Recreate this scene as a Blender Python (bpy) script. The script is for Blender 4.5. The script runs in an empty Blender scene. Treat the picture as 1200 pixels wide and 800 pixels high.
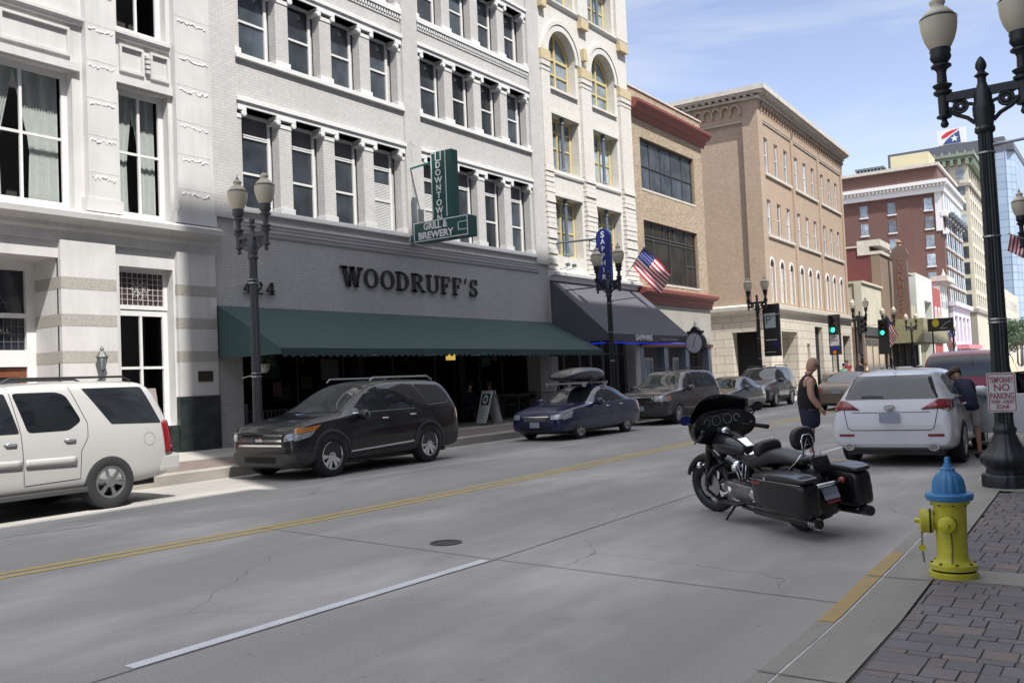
import bpy, bmesh, math, random
from mathutils import Vector as V, Matrix as MX
from mathutils.bvhtree import BVHTree
R = math.radians
PI = math.pi
rnd = random.Random(7)
S = bpy.context.scene
COL = S.collection

# ------------------------------------------------------------------ camera
f_px, YAW, PIT, ROL = 1072.97, 0.602858, 0.0418238, -0.0432796
Fw = V((-math.sin(YAW) * math.cos(PIT), math.cos(YAW) * math.cos(PIT), math.sin(PIT)))
R0 = V((math.cos(YAW), math.sin(YAW), 0)); U0 = R0.cross(Fw)
Rt = R0 * math.cos(ROL) + U0 * math.sin(ROL); Up = Rt.cross(Fw)
cam_d = bpy.data.cameras.new('camera'); cam = bpy.data.objects.new('camera', cam_d); COL.objects.link(cam)
cam.matrix_world = MX(((Rt.x, Up.x, -Fw.x, 0), (Rt.y, Up.y, -Fw.y, 0), (Rt.z, Up.z, -Fw.z, 1.68), (0, 0, 0, 1)))
cam_d.sensor_width = 36; cam_d.sensor_fit = 'HORIZONTAL'; cam_d.lens = f_px / 1200 * 36
cam_d.clip_start = 0.05; cam_d.clip_end = 3000
S.camera = cam

# ------------------------------------------------------------------ world, sun, exposure
SUN_AZ, SUN_EL = R(-25), R(56)          # azimuth measured from +X towards +Y
sd = V((math.cos(SUN_EL) * math.cos(SUN_AZ), math.cos(SUN_EL) * math.sin(SUN_AZ), math.sin(SUN_EL)))
W = bpy.data.worlds.new('World'); S.world = W; W.use_nodes = True
nt = W.node_tree; nt.nodes.clear()
def N(nt, t, **k):
    n = nt.nodes.new(t)
    for a, b in k.items():
        if a == 'inp':
            for i, v in b.items(): n.inputs[i].default_value = v
        else: setattr(n, a, b)
    return n
sky = N(nt, 'ShaderNodeTexSky', sky_type='NISHITA', sun_disc=False, sun_elevation=SUN_EL,
        sun_rotation=PI / 2 - SUN_AZ, altitude=250, air_density=1.0, dust_density=.4, ozone_density=1.6)
tc = N(nt, 'ShaderNodeTexCoord')
mp = N(nt, 'ShaderNodeMapping'); mp.inputs['Scale'].default_value = (1.1, 1.1, 5.5); mp.inputs['Rotation'].default_value = (0.1, 0.25, 0.3)
nz = N(nt, 'ShaderNodeTexNoise', inp={'Scale': 2.1, 'Detail': 7.0, 'Roughness': .58, 'Distortion': .5})
cr = N(nt, 'ShaderNodeValToRGB'); cr.color_ramp.elements[0].position = .49; cr.color_ramp.elements[1].position = .76
cr.color_ramp.elements[1].color = (.6, .6, .6, 1)
mxs = N(nt, 'ShaderNodeMix', data_type='RGBA'); mxs.inputs['B'].default_value = (3.2, 3.4, 3.8, 1)
bg = N(nt, 'ShaderNodeBackground', inp={'Strength': .138}); wo = N(nt, 'ShaderNodeOutputWorld')
L = nt.links.new
L(tc.outputs['Generated'], mp.inputs[0]); L(mp.outputs[0], nz.inputs['Vector']); L(nz.outputs[0], cr.inputs[0])
tint = N(nt, 'ShaderNodeMix', data_type='RGBA', blend_type='MULTIPLY'); tint.inputs['Factor'].default_value = 1; tint.inputs['B'].default_value = (1.06, .85, .79, 1)
L(sky.outputs[0], tint.inputs['A']); L(cr.outputs[0], mxs.inputs['Factor']); L(tint.outputs['Result'], mxs.inputs['A'])
sx = N(nt, 'ShaderNodeSeparateXYZ'); L(tc.outputs['Generated'], sx.inputs[0])       # bright overhead zone, out of view, added for more ambient fill
mh_ = N(nt, 'ShaderNodeMapRange', inp={'From Min': .42, 'From Max': .75, 'To Min': 0., 'To Max': .8}); L(sx.outputs[2], mh_.inputs[0])
mx2 = N(nt, 'ShaderNodeMix', data_type='RGBA'); mx2.inputs['B'].default_value = (6.6, 6.7, 7.2, 1)
L(mh_.outputs[0], mx2.inputs['Factor']); L(mxs.outputs['Result'], mx2.inputs['A']); L(mx2.outputs['Result'], bg.inputs[0]); L(bg.outputs[0], wo.inputs[0])
sl = bpy.data.lights.new('sun', 'SUN'); sl.energy = 3.5; sl.angle = R(.55); sl.color = (1.0, .965, .91)
so = bpy.data.objects.new('sun', sl); COL.objects.link(so); so.rotation_euler = sd.to_track_quat('Z', 'Y').to_euler()
S.view_settings.view_transform = 'Standard'; S.view_settings.look = 'None'; S.view_settings.gamma = 1
S.view_settings.exposure = 0.98
S.cycles.use_denoising = True; S.cycles.max_bounces = 6; S.cycles.glossy_bounces = 3; S.cycles.transparent_max_bounces = 8
S.cycles.sample_clamp_indirect = 6; S.cycles.caustics_reflective = False; S.cycles.caustics_refractive = False

# ------------------------------------------------------------------ materials
def newmat(name):
    m = bpy.data.materials.new(name); m.use_nodes = True
    return m, m.node_tree, m.node_tree.nodes['Principled BSDF']
def boxuv(nt):
    t = N(nt, 'ShaderNodeTexCoord'); s = N(nt, 'ShaderNodeSeparateXYZ'); n = N(nt, 'ShaderNodeSeparateXYZ')
    nt.links.new(t.outputs['Object'], s.inputs[0]); nt.links.new(t.outputs['Normal'], n.inputs[0])
    def m(op, a, b=None):
        q = N(nt, 'ShaderNodeMath', operation=op)
        for i, x in enumerate((a, b)):
            if x is None: continue
            if isinstance(x, (int, float)): q.inputs[i].default_value = x
            else: nt.links.new(x, q.inputs[i])
        return q.outputs[0]
    fx = m('GREATER_THAN', m('ABSOLUTE', n.outputs[0]), .6); fz = m('GREATER_THAN', m('ABSOLUTE', n.outputs[2]), .7)
    u = m('ADD', s.outputs[0], m('MULTIPLY', fx, m('SUBTRACT', s.outputs[1], s.outputs[0])))
    v = m('ADD', s.outputs[2], m('MULTIPLY', fz, m('SUBTRACT', s.outputs[1], s.outputs[2])))
    c = N(nt, 'ShaderNodeCombineXYZ'); nt.links.new(u, c.inputs[0]); nt.links.new(v, c.inputs[1])
    return c.outputs[0], t.outputs['Object']
def noise_mix(nt, vec, base, amt, scale, detail=5, dark=None, lo=.35, hi=.7, rough=.6):
    """base colour broken up by noise: returns a colour socket. base: tuple or socket"""
    nz = N(nt, 'ShaderNodeTexNoise', inp={'Scale': scale, 'Detail': float(detail), 'Roughness': rough})
    if vec is not None: nt.links.new(vec, nz.inputs['Vector'])
    mr = N(nt, 'ShaderNodeMapRange', inp={'From Min': lo, 'From Max': hi}); nt.links.new(nz.outputs[0], mr.inputs[0])
    mu = N(nt, 'ShaderNodeMath', operation='MULTIPLY', inp={1: amt}); nt.links.new(mr.outputs[0], mu.inputs[0])
    mx = N(nt, 'ShaderNodeMix', data_type='RGBA'); nt.links.new(mu.outputs[0], mx.inputs['Factor'])
    if isinstance(base, tuple): mx.inputs['A'].default_value = (*base, 1)
    else: nt.links.new(base, mx.inputs['A'])
    mx.inputs['B'].default_value = (*dark, 1) if dark else (0, 0, 0, 1)
    return mx.outputs['Result'], nz.outputs[0]
def bump(nt, b, h, strength=.3, dist=.02):
    bp = N(nt, 'ShaderNodeBump', inp={'Strength': strength, 'Distance': dist}); nt.links.new(h, bp.inputs['Height']); nt.links.new(bp.outputs[0], b.inputs['Normal'])
def streaks(nt, vec, c, amt, dark):
    """rain streaks and soot: noise stretched down the wall"""
    mp_ = N(nt, 'ShaderNodeMapping'); mp_.inputs['Scale'].default_value = (1, 1, .07); nt.links.new(vec, mp_.inputs[0])
    c, _ = noise_mix(nt, mp_.outputs[0], c, amt, 4.5, 5, dark=dark, lo=.48, hi=.78); return c
def mat(name, col, rough=.6, metal=0., var=.25, scale=3., dark=None, bmp=0., bscale=None, coat=0., spec=None, emit=None, fine=0., streak=0.):
    m, nt, b = newmat(name)
    b.inputs['Roughness'].default_value = rough; b.inputs['Metallic'].default_value = metal
    if spec is not None: b.inputs['Specular IOR Level'].default_value = spec
    if coat: b.inputs['Coat Weight'].default_value = coat; b.inputs['Coat Roughness'].default_value = .04
    if emit: b.inputs['Emission Color'].default_value = (*emit[:3], 1); b.inputs['Emission Strength'].default_value = emit[3]
    if var > 0:
        t = N(nt, 'ShaderNodeTexCoord')
        c, h = noise_mix(nt, t.outputs['Object'], col, var, scale, dark=dark or tuple(x * .45 for x in col))
        if streak: c = streaks(nt, t.outputs['Object'], c, streak, tuple(x * .62 for x in col))
        if fine: c, _ = noise_mix(nt, t.outputs['Object'], c, fine, scale * 14, dark=tuple(x * .5 for x in col), lo=.4, hi=.62)
        nt.links.new(c, b.inputs['Base Color'])
        if bmp:
            if bscale:
                z = N(nt, 'ShaderNodeTexNoise', inp={'Scale': bscale, 'Detail': 4.0}); nt.links.new(t.outputs['Object'], z.inputs['Vector']); h = z.outputs[0]
            bump(nt, b, h, bmp)
    else: b.inputs['Base Color'].default_value = (*col, 1)
    return m
def brick(name, c1, c2, mort, bw=.215, bh=.075, ms=.012, var=.3, stain=(.1, .09, .08), bstr=.5, offset=.5, rough=.85, nscale=.5):
    m, nt, b = newmat(name); uv, ob = boxuv(nt)
    t = N(nt, 'ShaderNodeTexBrick', offset=offset, inp={'Color1': (*c1, 1), 'Color2': (*c2, 1), 'Mortar': (*mort, 1), 'Scale': 1.0, 'Mortar Size': ms, 'Mortar Smooth': .3, 'Bias': 0., 'Brick Width': bw, 'Row Height': bh})
    nt.links.new(uv, t.inputs['Vector'])
    c, h = noise_mix(nt, ob, t.outputs['Color'], var, nscale, 6, dark=stain, lo=.4, hi=.8)
    c = streaks(nt, ob, c, .35, tuple(x * .7 for x in c1))
    c, h2 = noise_mix(nt, ob, c, .25, 7., 3, dark=tuple(x * .5 for x in c1))
    nt.links.new(c, b.inputs['Base Color']); b.inputs['Roughness'].default_value = rough
    iv = N(nt, 'ShaderNodeMath', operation='SUBTRACT', inp={0: 1.}); nt.links.new(t.outputs['Fac'], iv.inputs[1])
    ad = N(nt, 'ShaderNodeMath', operation='MULTIPLY_ADD', inp={1: .35}); nt.links.new(h2, ad.inputs[0]); nt.links.new(iv.outputs[0], ad.inputs[2])
    bump(nt, b, ad.outputs[0], bstr, .012)
    return m
def glass_mat(name, tint=(.02, .025, .03), rough=.09, clear=0.):
    m, nt, b = newmat(name)
    b.inputs['Base Color'].default_value = (*tint, 1); b.inputs['Roughness'].default_value = rough
    b.inputs['Specular IOR Level'].default_value = .9
    if not clear:   # every pane has its own depth of tone: what stands behind it differs
        oi = N(nt, 'ShaderNodeObjectInfo'); mr = N(nt, 'ShaderNodeMapRange', inp={'To Min': .5, 'To Max': 2.6}); nt.links.new(oi.outputs['Random'], mr.inputs[0])
        tcc = N(nt, 'ShaderNodeTexCoord'); cc, _ = noise_mix(nt, tcc.outputs['Object'], tint, .6, 1.1, 3, dark=tuple(x * 2.6 for x in tint), lo=.4, hi=.65)
        ml = N(nt, 'ShaderNodeVectorMath', operation='SCALE'); nt.links.new(cc, ml.inputs[0]); nt.links.new(mr.outputs[0], ml.inputs['Scale']); nt.links.new(ml.outputs[0], b.inputs['Base Color'])
    t = N(nt, 'ShaderNodeTexCoord'); z = N(nt, 'ShaderNodeTexNoise', inp={'Scale': 1.3, 'Detail': 2.0}); nt.links.new(t.outputs['Object'], z.inputs['Vector'])
    bump(nt, b, z.outputs[0], .06, .02)
    if clear:
        tr = N(nt, 'ShaderNodeBsdfTransparent', inp={'Color': (clear, clear, clear, 1)})
        mx = N(nt, 'ShaderNodeMixShader'); lw_ = N(nt, 'ShaderNodeLayerWeight', inp={'Blend': .5}); fr = N(nt, 'ShaderNodeMath', operation='POWER', inp={1: 4.}); nt.links.new(lw_.outputs['Facing'], fr.inputs[0])
        ad = N(nt, 'ShaderNodeMath', operation='MULTIPLY_ADD', inp={1: .9, 2: .05}); nt.links.new(fr.outputs[0], ad.inputs[0])
        out = nt.nodes['Material Output']; nt.links.new(ad.outputs[0], mx.inputs[0]); nt.links.new(tr.outputs[0], mx.inputs[1]); nt.links.new(b.outputs[0], mx.inputs[2])
        nt.links.new(mx.outputs[0], out.inputs[0]); b.inputs['Base Color'].default_value = (.01, .01, .01, 1)
    return m
M = {}
M['white_stone'] = mat('white_stone', (.61, .60, .585), .75, var=.45, scale=1.1, dark=(.43, .42, .405), bmp=.12, bscale=22, streak=.4)
M['rock_stone'] = mat('rock_stone', (.62, .605, .585), .85, var=.35, scale=3, dark=(.42, .40, .38), bmp=.9, bscale=16)
M['band_stone'] = mat('band_stone', (.42, .40, .36), .85, var=.6, scale=26, dark=(.2, .19, .17), bmp=.5, bscale=30)
M['marble_green'] = mat('marble_green', (.018, .025, .026), .25, var=.8, scale=3.4, dark=(.05, .065, .062))
M['paint_white'] = mat('paint_white', (.70, .70, .69), .5, var=.15, scale=5)
M['grey_brick'] = brick('painted_grey_brick', (.57, .56, .545), (.52, .51, .50), (.42, .41, .40), bh=.078, ms=.009, var=.6, stain=(.40, .375, .355), bstr=.28, nscale=.45)
M['grey_smooth'] = mat('painted_grey_plain', (.52, .50, .50), .7, var=.3, scale=1.2, dark=(.38, .36, .36))
M['cream_wall'] = brick('cream_painted_brick', (.66, .645, .60), (.62, .605, .56), (.50, .485, .45), bw=.4, bh=.13, ms=.006, var=.25, stain=(.5, .47, .4), bstr=.25)
M['cream_rust'] = mat('cream_rusticated', (.60, .585, .54), .85, var=.5, scale=5, dark=(.45, .42, .37), bmp=.9, bscale=7)
M['yellow_trim'] = mat('yellow_trim', (.60, .50, .25), .6, var=.2, scale=5)
M['tan_trim'] = mat('tan_trim', (.58, .48, .30), .7, var=.5, scale=14, bmp=.4)
M['iron_grey'] = mat('iron_grey', (.12, .14, .16), .5, var=.3, scale=8)
M['buff_brick'] = brick('buff_speckled_brick', (.50, .39, .27), (.27, .20, .14), (.34, .29, .23), var=.35, stain=(.3, .23, .16), bstr=.3)
M['red_trim'] = mat('red_painted_trim', (.24, .07, .06), .5, var=.3, scale=4)
M['tan_brick'] = brick('tan_brick', (.485, .36, .26), (.37, .27, .19), (.40, .33, .27), bstr=.25, var=.25, stain=(.28, .2, .14))
M['tan_stone'] = mat('tan_cornice_stone', (.58, .55, .49), .8, var=.4, scale=2.2, bmp=.2)
M['lime_block'] = brick('limestone_blocks', (.60, .55, .46), (.56, .51, .43), (.22, .19, .16), bw=1.15, bh=.52, ms=.02, var=.35, stain=(.36, .32, .26), bstr=.5)
M['tile_grey'] = brick('grey_small_tile', (.40, .39, .35), (.36, .35, .32), (.28, .27, .25), bw=.2, bh=.1, ms=.008, var=.3, bstr=.2)
M['red_brick'] = brick('hotel_red_brick', (.175, .082, .066), (.13, .062, .05), (.16, .11, .09), var=.35, stain=(.12, .05, .035), bstr=.2)
M['dark_red'] = brick('theatre_dark_red_brick', (.17, .04, .045), (.13, .03, .035), (.12, .05, .05), var=.3, stain=(.09, .03, .03), bstr=.2)
M['brown_brick'] = brick('theatre_brown_brick', (.28, .2, .14), (.22, .155, .11), (.2, .16, .12), var=.3, bstr=.2)
M['cream_stone'] = mat('tower_cream_stone', (.56, .53, .43), .8, var=.35, scale=.5)
M['copper'] = mat('copper_green', (.20, .25, .19), .8, var=.5, scale=2)
M['glass_dark'] = glass_mat('window_glass_dark')
M['glass_mid'] = glass_mat('window_glass_bluish', (.10, .12, .14), .08)
M['glass_clear'] = glass_mat('window_glass_clear', clear=.82)
M['black'] = mat('black_void', (.006, .006, .007), .9, var=0)
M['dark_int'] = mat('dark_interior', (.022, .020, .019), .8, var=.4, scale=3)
M['curtain'] = mat('curtain_fabric', (.62, .68, .64), .9, var=.2, scale=9)
M['door_wood'] = mat('brown_door_wood', (.20, .065, .03), .35, var=.5, scale=6, coat=.3)
M['awn_green'] = mat('green_awning_canvas', (.036, .076, .074), .8, var=.5, scale=1.2, dark=(.055, .085, .083), bmp=.35, bscale=1.6)
M['awn_grey'] = mat('charcoal_awning_canvas', (.085, .082, .10), .8, var=.25, scale=1.4, bmp=.15, bscale=2)
M['sign_black'] = mat('black_letter_metal', (.012, .012, .015), .4, var=0)
M['sign_green'] = mat('green_sign_enamel', (.012, .085, .07), .35, var=.25, scale=4)
M['sign_blue'] = mat('blue_sign_enamel', (.015, .03, .22), .35, var=.2, scale=4)
M['white_paint'] = mat('white_lettering', (.8, .8, .8), .5, var=0)
M['lamp_iron'] = mat('black_green_lamp_iron', (.012, .014, .017), .38, var=.4, scale=9, dark=(.03, .035, .04), bmp=.12, bscale=60)
M['lamp_grey'] = mat('grey_lamp_iron', (.075, .078, .085), .45, var=.4, scale=9, bmp=.12, bscale=60)
M['globe'] = mat('frosted_lamp_globe', (.60, .55, .42), .35, var=.35, scale=3, dark=(.34, .32, .26))
M['chrome'] = mat('chrome', (.75, .76, .78), .09, 1., var=0)
M['steel'] = mat('brushed_steel', (.45, .46, .48), .35, 1., var=.2)
M['rubber'] = mat('tyre_rubber', (.018, .018, .020), .85, var=.4, scale=8, dark=(.032, .032, .032))
M['liner'] = mat('wheel_arch_liner', (.004, .004, .004), .9, var=0)
M['plastic'] = mat('black_plastic', (.018, .018, .020), .5, var=0)

# concrete road, worn, with aggregate speckle, tyre-path tone and oil marks
def concrete(name, col, stain, speck=.35, sc=.35, rough=.85, track=False, warm=None, cracks=False):
    m, nt, b = newmat(name); t = N(nt, 'ShaderNodeTexCoord'); ob = t.outputs['Object']
    mpp = N(nt, 'ShaderNodeMapping'); mpp.inputs['Scale'].default_value = (1.0, .45, 1); nt.links.new(ob, mpp.inputs[0])
    c, h = noise_mix(nt, mpp.outputs[0], col, .75, sc, 6, dark=stain, lo=.35, hi=.72)
    if warm: c, _ = noise_mix(nt, ob, c, .5, sc * 1.7, 4, dark=warm, lo=.5, hi=.85)
    c, h2 = noise_mix(nt, ob, c, speck, 55., 3, dark=tuple(x * .55 for x in col), lo=.35, hi=.65)
    c, h3 = noise_mix(nt, ob, c, .45, 3.6, 4, dark=tuple(x * .5 for x in col), lo=.64, hi=.80, rough=.6)
    c, h4 = noise_mix(nt, ob, c, .7, 14., 2, dark=tuple(x * .45 for x in col), lo=.72, hi=.78, rough=.4)
    c, h7 = noise_mix(nt, mpp.outputs[0], c, .75, .55, 4, dark=tuple(min(1, x * 1.36) for x in col), lo=.48, hi=.68)  # paler patches: dappled light off the windows put into the colour
    c, h6 = noise_mix(nt, ob, c, .8, 170., 2, dark=tuple(min(1, x * 1.7) for x in col), lo=.62, hi=.75)
    if track:   # darker rubbered wheel paths running along the street
        mp2 = N(nt, 'ShaderNodeMapping'); mp2.inputs['Scale'].default_value = (1.0, .03, 1); nt.links.new(ob, mp2.inputs[0])
        c, h5 = noise_mix(nt, mp2.outputs[0], c, .42, 1.0, 3, dark=tuple(x * .5 for x in col), lo=.45, hi=.75)
    if cracks:
        wn = N(nt, 'ShaderNodeTexNoise', inp={'Scale': 2.5, 'Detail': 6.0}); nt.links.new(ob, wn.inputs['Vector'])
        va = N(nt, 'ShaderNodeMix', data_type='RGBA'); va.inputs['Factor'].default_value = .22; nt.links.new(ob, va.inputs['A']); nt.links.new(wn.outputs['Color'], va.inputs['B'])
        vo = N(nt, 'ShaderNodeTexVoronoi', feature='DISTANCE_TO_EDGE', inp={'Scale': .42}); nt.links.new(va.outputs['Result'], vo.inputs['Vector'])
        ck = N(nt, 'ShaderNodeMapRange', inp={'From Min': .0, 'From Max': .0028, 'To Min': 1., 'To Max': 0.}); nt.links.new(vo.outputs['Distance'], ck.inputs[0])
        mk = N(nt, 'ShaderNodeTexNoise', inp={'Scale': .35, 'Detail': 1.0}); nt.links.new(ob, mk.inputs['Vector'])
        mm = N(nt, 'ShaderNodeMapRange', inp={'From Min': .52, 'From Max': .6}); nt.links.new(mk.outputs[0], mm.inputs[0])
        mu = N(nt, 'ShaderNodeMath', operation='MULTIPLY'); nt.links.new(ck.outputs[0], mu.inputs[0]); nt.links.new(mm.outputs[0], mu.inputs[1])
        mu2 = N(nt, 'ShaderNodeMath', operation='MULTIPLY', inp={1: .6}); nt.links.new(mu.outputs[0], mu2.inputs[0])
        cm = N(nt, 'ShaderNodeMix', data_type='RGBA'); cm.inputs['B'].default_value = (.06, .06, .06, 1); nt.links.new(mu2.outputs[0], cm.inputs['Factor']); nt.links.new(c, cm.inputs['A']); c = cm.outputs['Result']
    nt.links.new(c, b.inputs['Base Color']); b.inputs['Roughness'].default_value = rough
    bump(nt, b, h2, .35, .006)
    return m
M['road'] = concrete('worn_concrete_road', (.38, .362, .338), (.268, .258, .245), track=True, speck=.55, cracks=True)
M['kerb'] = concrete('kerb_concrete', (.31, .29, .255), (.19, .18, .16), sc=1.2, warm=(.24, .19, .14))
M['walk'] = concrete('pale_pavement', (.37, .35, .32), (.24, .23, .21), sc=.8)
M['asphalt'] = concrete('far_asphalt', (.10, .10, .10), (.06, .06, .06), sc=.3)
M['ochre'] = mat('kerb_yellow_paint', (.44, .30, .10), .7, var=.6, scale=7, dark=(.29, .24, .15), fine=.5)
M['line_yellow'] = mat('road_yellow_paint', (.64, .46, .11), .7, var=.5, scale=5, dark=(.30, .24, .14), fine=.6)
M['line_white'] = mat('road_white_paint', (.74, .75, .77), .7, var=.35, scale=4, dark=(.36, .36, .37), fine=.4)
M['line_faded'] = mat('faded_white_paint', (.46, .46, .47), .7, var=.8, scale=3, dark=(.27, .27, .27), fine=.4)
M['joint'] = mat('dark_joint_sealant', (.07, .07, .07), .9, var=.8, scale=5, dark=(.2, .2, .2))
M['caulk'] = mat('white_joint_sealant', (.62, .62, .60), .7, var=.7, scale=3, dark=(.22, .22, .21))
def paver_mat():
    m, nt, b = newmat('brick_pavers'); t = N(nt, 'ShaderNodeTexCoord'); oi = N(nt, 'ShaderNodeNewGeometry')
    rp = N(nt, 'ShaderNodeValToRGB'); e = rp.color_ramp.elements
    e[0].color = (.155, .15, .155, 1); e[1].color = (.27, .215, .185, 1)
    for p, c in ((.3, (.185, .172, .178, 1)), (.55, (.215, .195, .195, 1)), (.8, (.20, .17, .165, 1))):
        q = e.new(p); q.color = c
    nt.links.new(oi.outputs['Random Per Island'], rp.inputs[0])
    c, h = noise_mix(nt, t.outputs['Object'], rp.outputs[0], .4, 1.5, 4, dark=(.09, .08, .08))
    c, h2 = noise_mix(nt, t.outputs['Object'], c, .45, 90, 3, dark=(.07, .06, .065))
    nt.links.new(c, b.inputs['Base Color']); b.inputs['Roughness'].default_value = .85; bump(nt, b, h2, .4, .004)
    return m
M['paver'] = paver_mat()

# ------------------------------------------------------------------ mesh helper
class MB:
    def __init__(s): s.v = []; s.f = []; s.m = []
    def add(s, vs, fs, mi=0):
        o = len(s.v); s.v += [tuple(p) for p in vs]; s.f += [tuple(i + o for i in f) for f in fs]; s.m += [mi] * len(fs); return s
    def box(s, a, b, mi=0, top=(0, 0)):
        x0, y0, z0 = a; x1, y1, z1 = b; tx, ty = top
        return s.add([(x0, y0, z0), (x1, y0, z0), (x1, y1, z0), (x0, y1, z0), (x0 + tx, y0 + ty, z1), (x1 - tx, y0 + ty, z1), (x1 - tx, y1 - ty, z1), (x0 + tx, y1 - ty, z1)],
              [(0, 3, 2, 1), (4, 5, 6, 7), (0, 1, 5, 4), (1, 2, 6, 5), (2, 3, 7, 6), (3, 0, 4, 7)], mi)
    def obox(s, c, ax, ay, az, h, mi=0):
        c, ax, ay, az = V(c), V(ax).normalized() * h[0], V(ay).normalized() * h[1], V(az).normalized() * h[2]
        vs = [c + ax * i + ay * j + az * k for k in (-1, 1) for i, j in ((-1, -1), (1, -1), (1, 1), (-1, 1))]
        return s.add(vs, [(0, 3, 2, 1), (4, 5, 6, 7), (0, 1, 5, 4), (1, 2, 6, 5), (2, 3, 7, 6), (3, 0, 4, 7)], mi)
    def quad(s, *p, mi=0): return s.add(p, [tuple(range(len(p)))], mi)
    def prism(s, pts, d, mi=0):
        """closed polygon of 3-D pts swept by vector d"""
        n = len(pts); d = V(d); a = [V(p) for p in pts]; b = [p + d for p in a]
        return s.add(a + b, [tuple(range(n))[::-1], tuple(range(n, 2 * n))] + [(i, (i + 1) % n, n + (i + 1) % n, n + i) for i in range(n)], mi)
    def sweepY(s, prof, y0, y1, mi=0):
        """prof: (x,z) closed profile swept along Y"""
        return s.prism([(x, y0, z) for x, z in prof], (0, y1 - y0, 0), mi)
    def sweepX(s, prof, x0, x1, mi=0):
        return s.prism([(x0, y, z) for y, z in prof], (x1 - x0, 0, 0), mi)
    def tube(s, pts, r, n=8, mi=0, cap=True):
        pts = [V(p) for p in pts]; k = len(pts); rr = r if isinstance(r, (list, tuple)) else [r] * k
        rings = []; pu = None
        for i, p in enumerate(pts):
            t = (pts[min(i + 1, k - 1)] - pts[max(i - 1, 0)])
            t = t.normalized() if t.length > 1e-9 else V((0, 0, 1))
            if pu is None: pu = t.orthogonal().normalized()
            u = (pu - t * pu.dot(t)); u = u.normalized() if u.length > 1e-6 else t.orthogonal().normalized()
            pu = u; w = t.cross(u)
            rings.append([p + (u * math.cos(2 * PI * j / n) + w * math.sin(2 * PI * j / n)) * rr[i] for j in range(n)])
        vs = [q for g in rings for q in g]; fs = [(i * n + j, i * n + (j + 1) % n, (i + 1) * n + (j + 1) % n, (i + 1) * n + j) for i in range(k - 1) for j in range(n)]
        if cap: fs += [tuple(range(n))[::-1], tuple((k - 1) * n + j for j in range(n))]
        return s.add(vs, fs, mi)
    def lathe(s, prof, c=(0, 0, 0), n=24, axis='z', flute=0, fl=0, mi=0, a0=0, sc=(1, 1), cap=True):
        """prof: (r, h) from bottom up; flute: radial depth on fl grooves"""
        vs = []; c = V(c)
        for r, h in prof:
            for j in range(n):
                a = a0 + 2 * PI * j / n; q = r * (1 - flute * (.5 - .5 * math.cos(a * fl))) if fl else r
                x, y = q * math.cos(a) * sc[0], q * math.sin(a) * sc[1]
                vs.append(c + (V((x, y, h)) if axis == 'z' else V((h, x, y)) if axis == 'x' else V((y, h, x))))
        k = len(prof); fs = [(i * n + j, i * n + (j + 1) % n, (i + 1) * n + (j + 1) % n, (i + 1) * n + j) for i in range(k - 1) for j in range(n)]
        if cap and prof[0][0] > 1e-5: fs.append(tuple(range(n))[::-1])
        if cap and prof[-1][0] > 1e-5: fs.append(tuple((k - 1) * n + j for j in range(n)))
        return s.add(vs, fs, mi)
    def xf(s, mtx):
        s.v = [tuple(mtx @ V(p)) for p in s.v]; return s
    def build(s, name, mats, parent=None, smooth=False, auto=None, bevel=0, loc=None, sub=0):
        me = bpy.data.meshes.new(name); me.from_pydata(s.v, [], s.f)
        if not isinstance(mats, (list, tuple)): mats = [mats]
        for m in mats: me.materials.append(M[m] if isinstance(m, str) else m)
        for p, i in zip(me.polygons, s.m): p.material_index = i
        bm = bmesh.new(); bm.from_mesh(me)
        if bevel:
            bmesh.ops.remove_doubles(bm, verts=bm.verts, dist=1e-5)
            ed = [e for e in bm.edges if len(e.link_faces) == 2 and e.calc_face_angle(0) > .6]
            bmesh.ops.bevel(bm, geom=ed, offset=bevel, segments=2, affect='EDGES', profile=.7, clamp_overlap=True)
        bmesh.ops.recalc_face_normals(bm, faces=bm.faces); bm.to_mesh(me); bm.free()
        o = bpy.data.objects.new(name, me); COL.objects.link(o)
        if sub:
            md = o.modifiers.new('s', 'SUBSURF'); md.levels = md.render_levels = sub; bake(o)
        if smooth or auto:
            me = o.data
            me.polygons.foreach_set('use_smooth', [True] * len(me.polygons))
            if auto is not None: me.set_sharp_from_angle(angle=R(auto))
        if parent: o.parent = parent
        if loc: o.location = loc
        return o
def bake(o):
    dg = bpy.context.evaluated_depsgraph_get(); dg.update()
    me = bpy.data.meshes.new_from_object(o.evaluated_get(dg)); o.modifiers.clear(); o.data = me; return o
def thing(name, label, cat, loc=(0, 0, 0), rz=0, group=None, kind=None):
    o = bpy.data.objects.new(name, None); COL.objects.link(o); o.empty_display_size = .2
    o.location = loc; o.rotation_euler = (0, 0, rz); return tag(o, label, cat, group, kind)
def tag(o, label=None, cat=None, group=None, kind=None):
    if label: o['label'] = label
    if cat: o['category'] = cat
    if group: o['group'] = group
    if kind: o['kind'] = kind
    return o
def struct(mb, name, mats, **k): return tag(mb.build(name, mats, **k), kind='structure')
def kids(o): return [c for c in bpy.data.objects if c.parent == o]
def dup(root, loc, rz=0, label=None, group=None, scale=None):
    def cp(o, par):
        c = o.copy(); COL.objects.link(c)
        if par: c.parent = par
        for k in kids_map.get(o.name, []): cp(k, c)
        return c
    kids_map = {}
    for o in bpy.data.objects:
        if o.parent: kids_map.setdefault(o.parent.name, []).append(o)
    r = cp(root, None); r.location = loc; r.rotation_euler = (0, 0, rz)
    if scale: r.scale = (scale,) * 3
    if label: r['label'] = label
    if group: r['group'] = group
    return r
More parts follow.
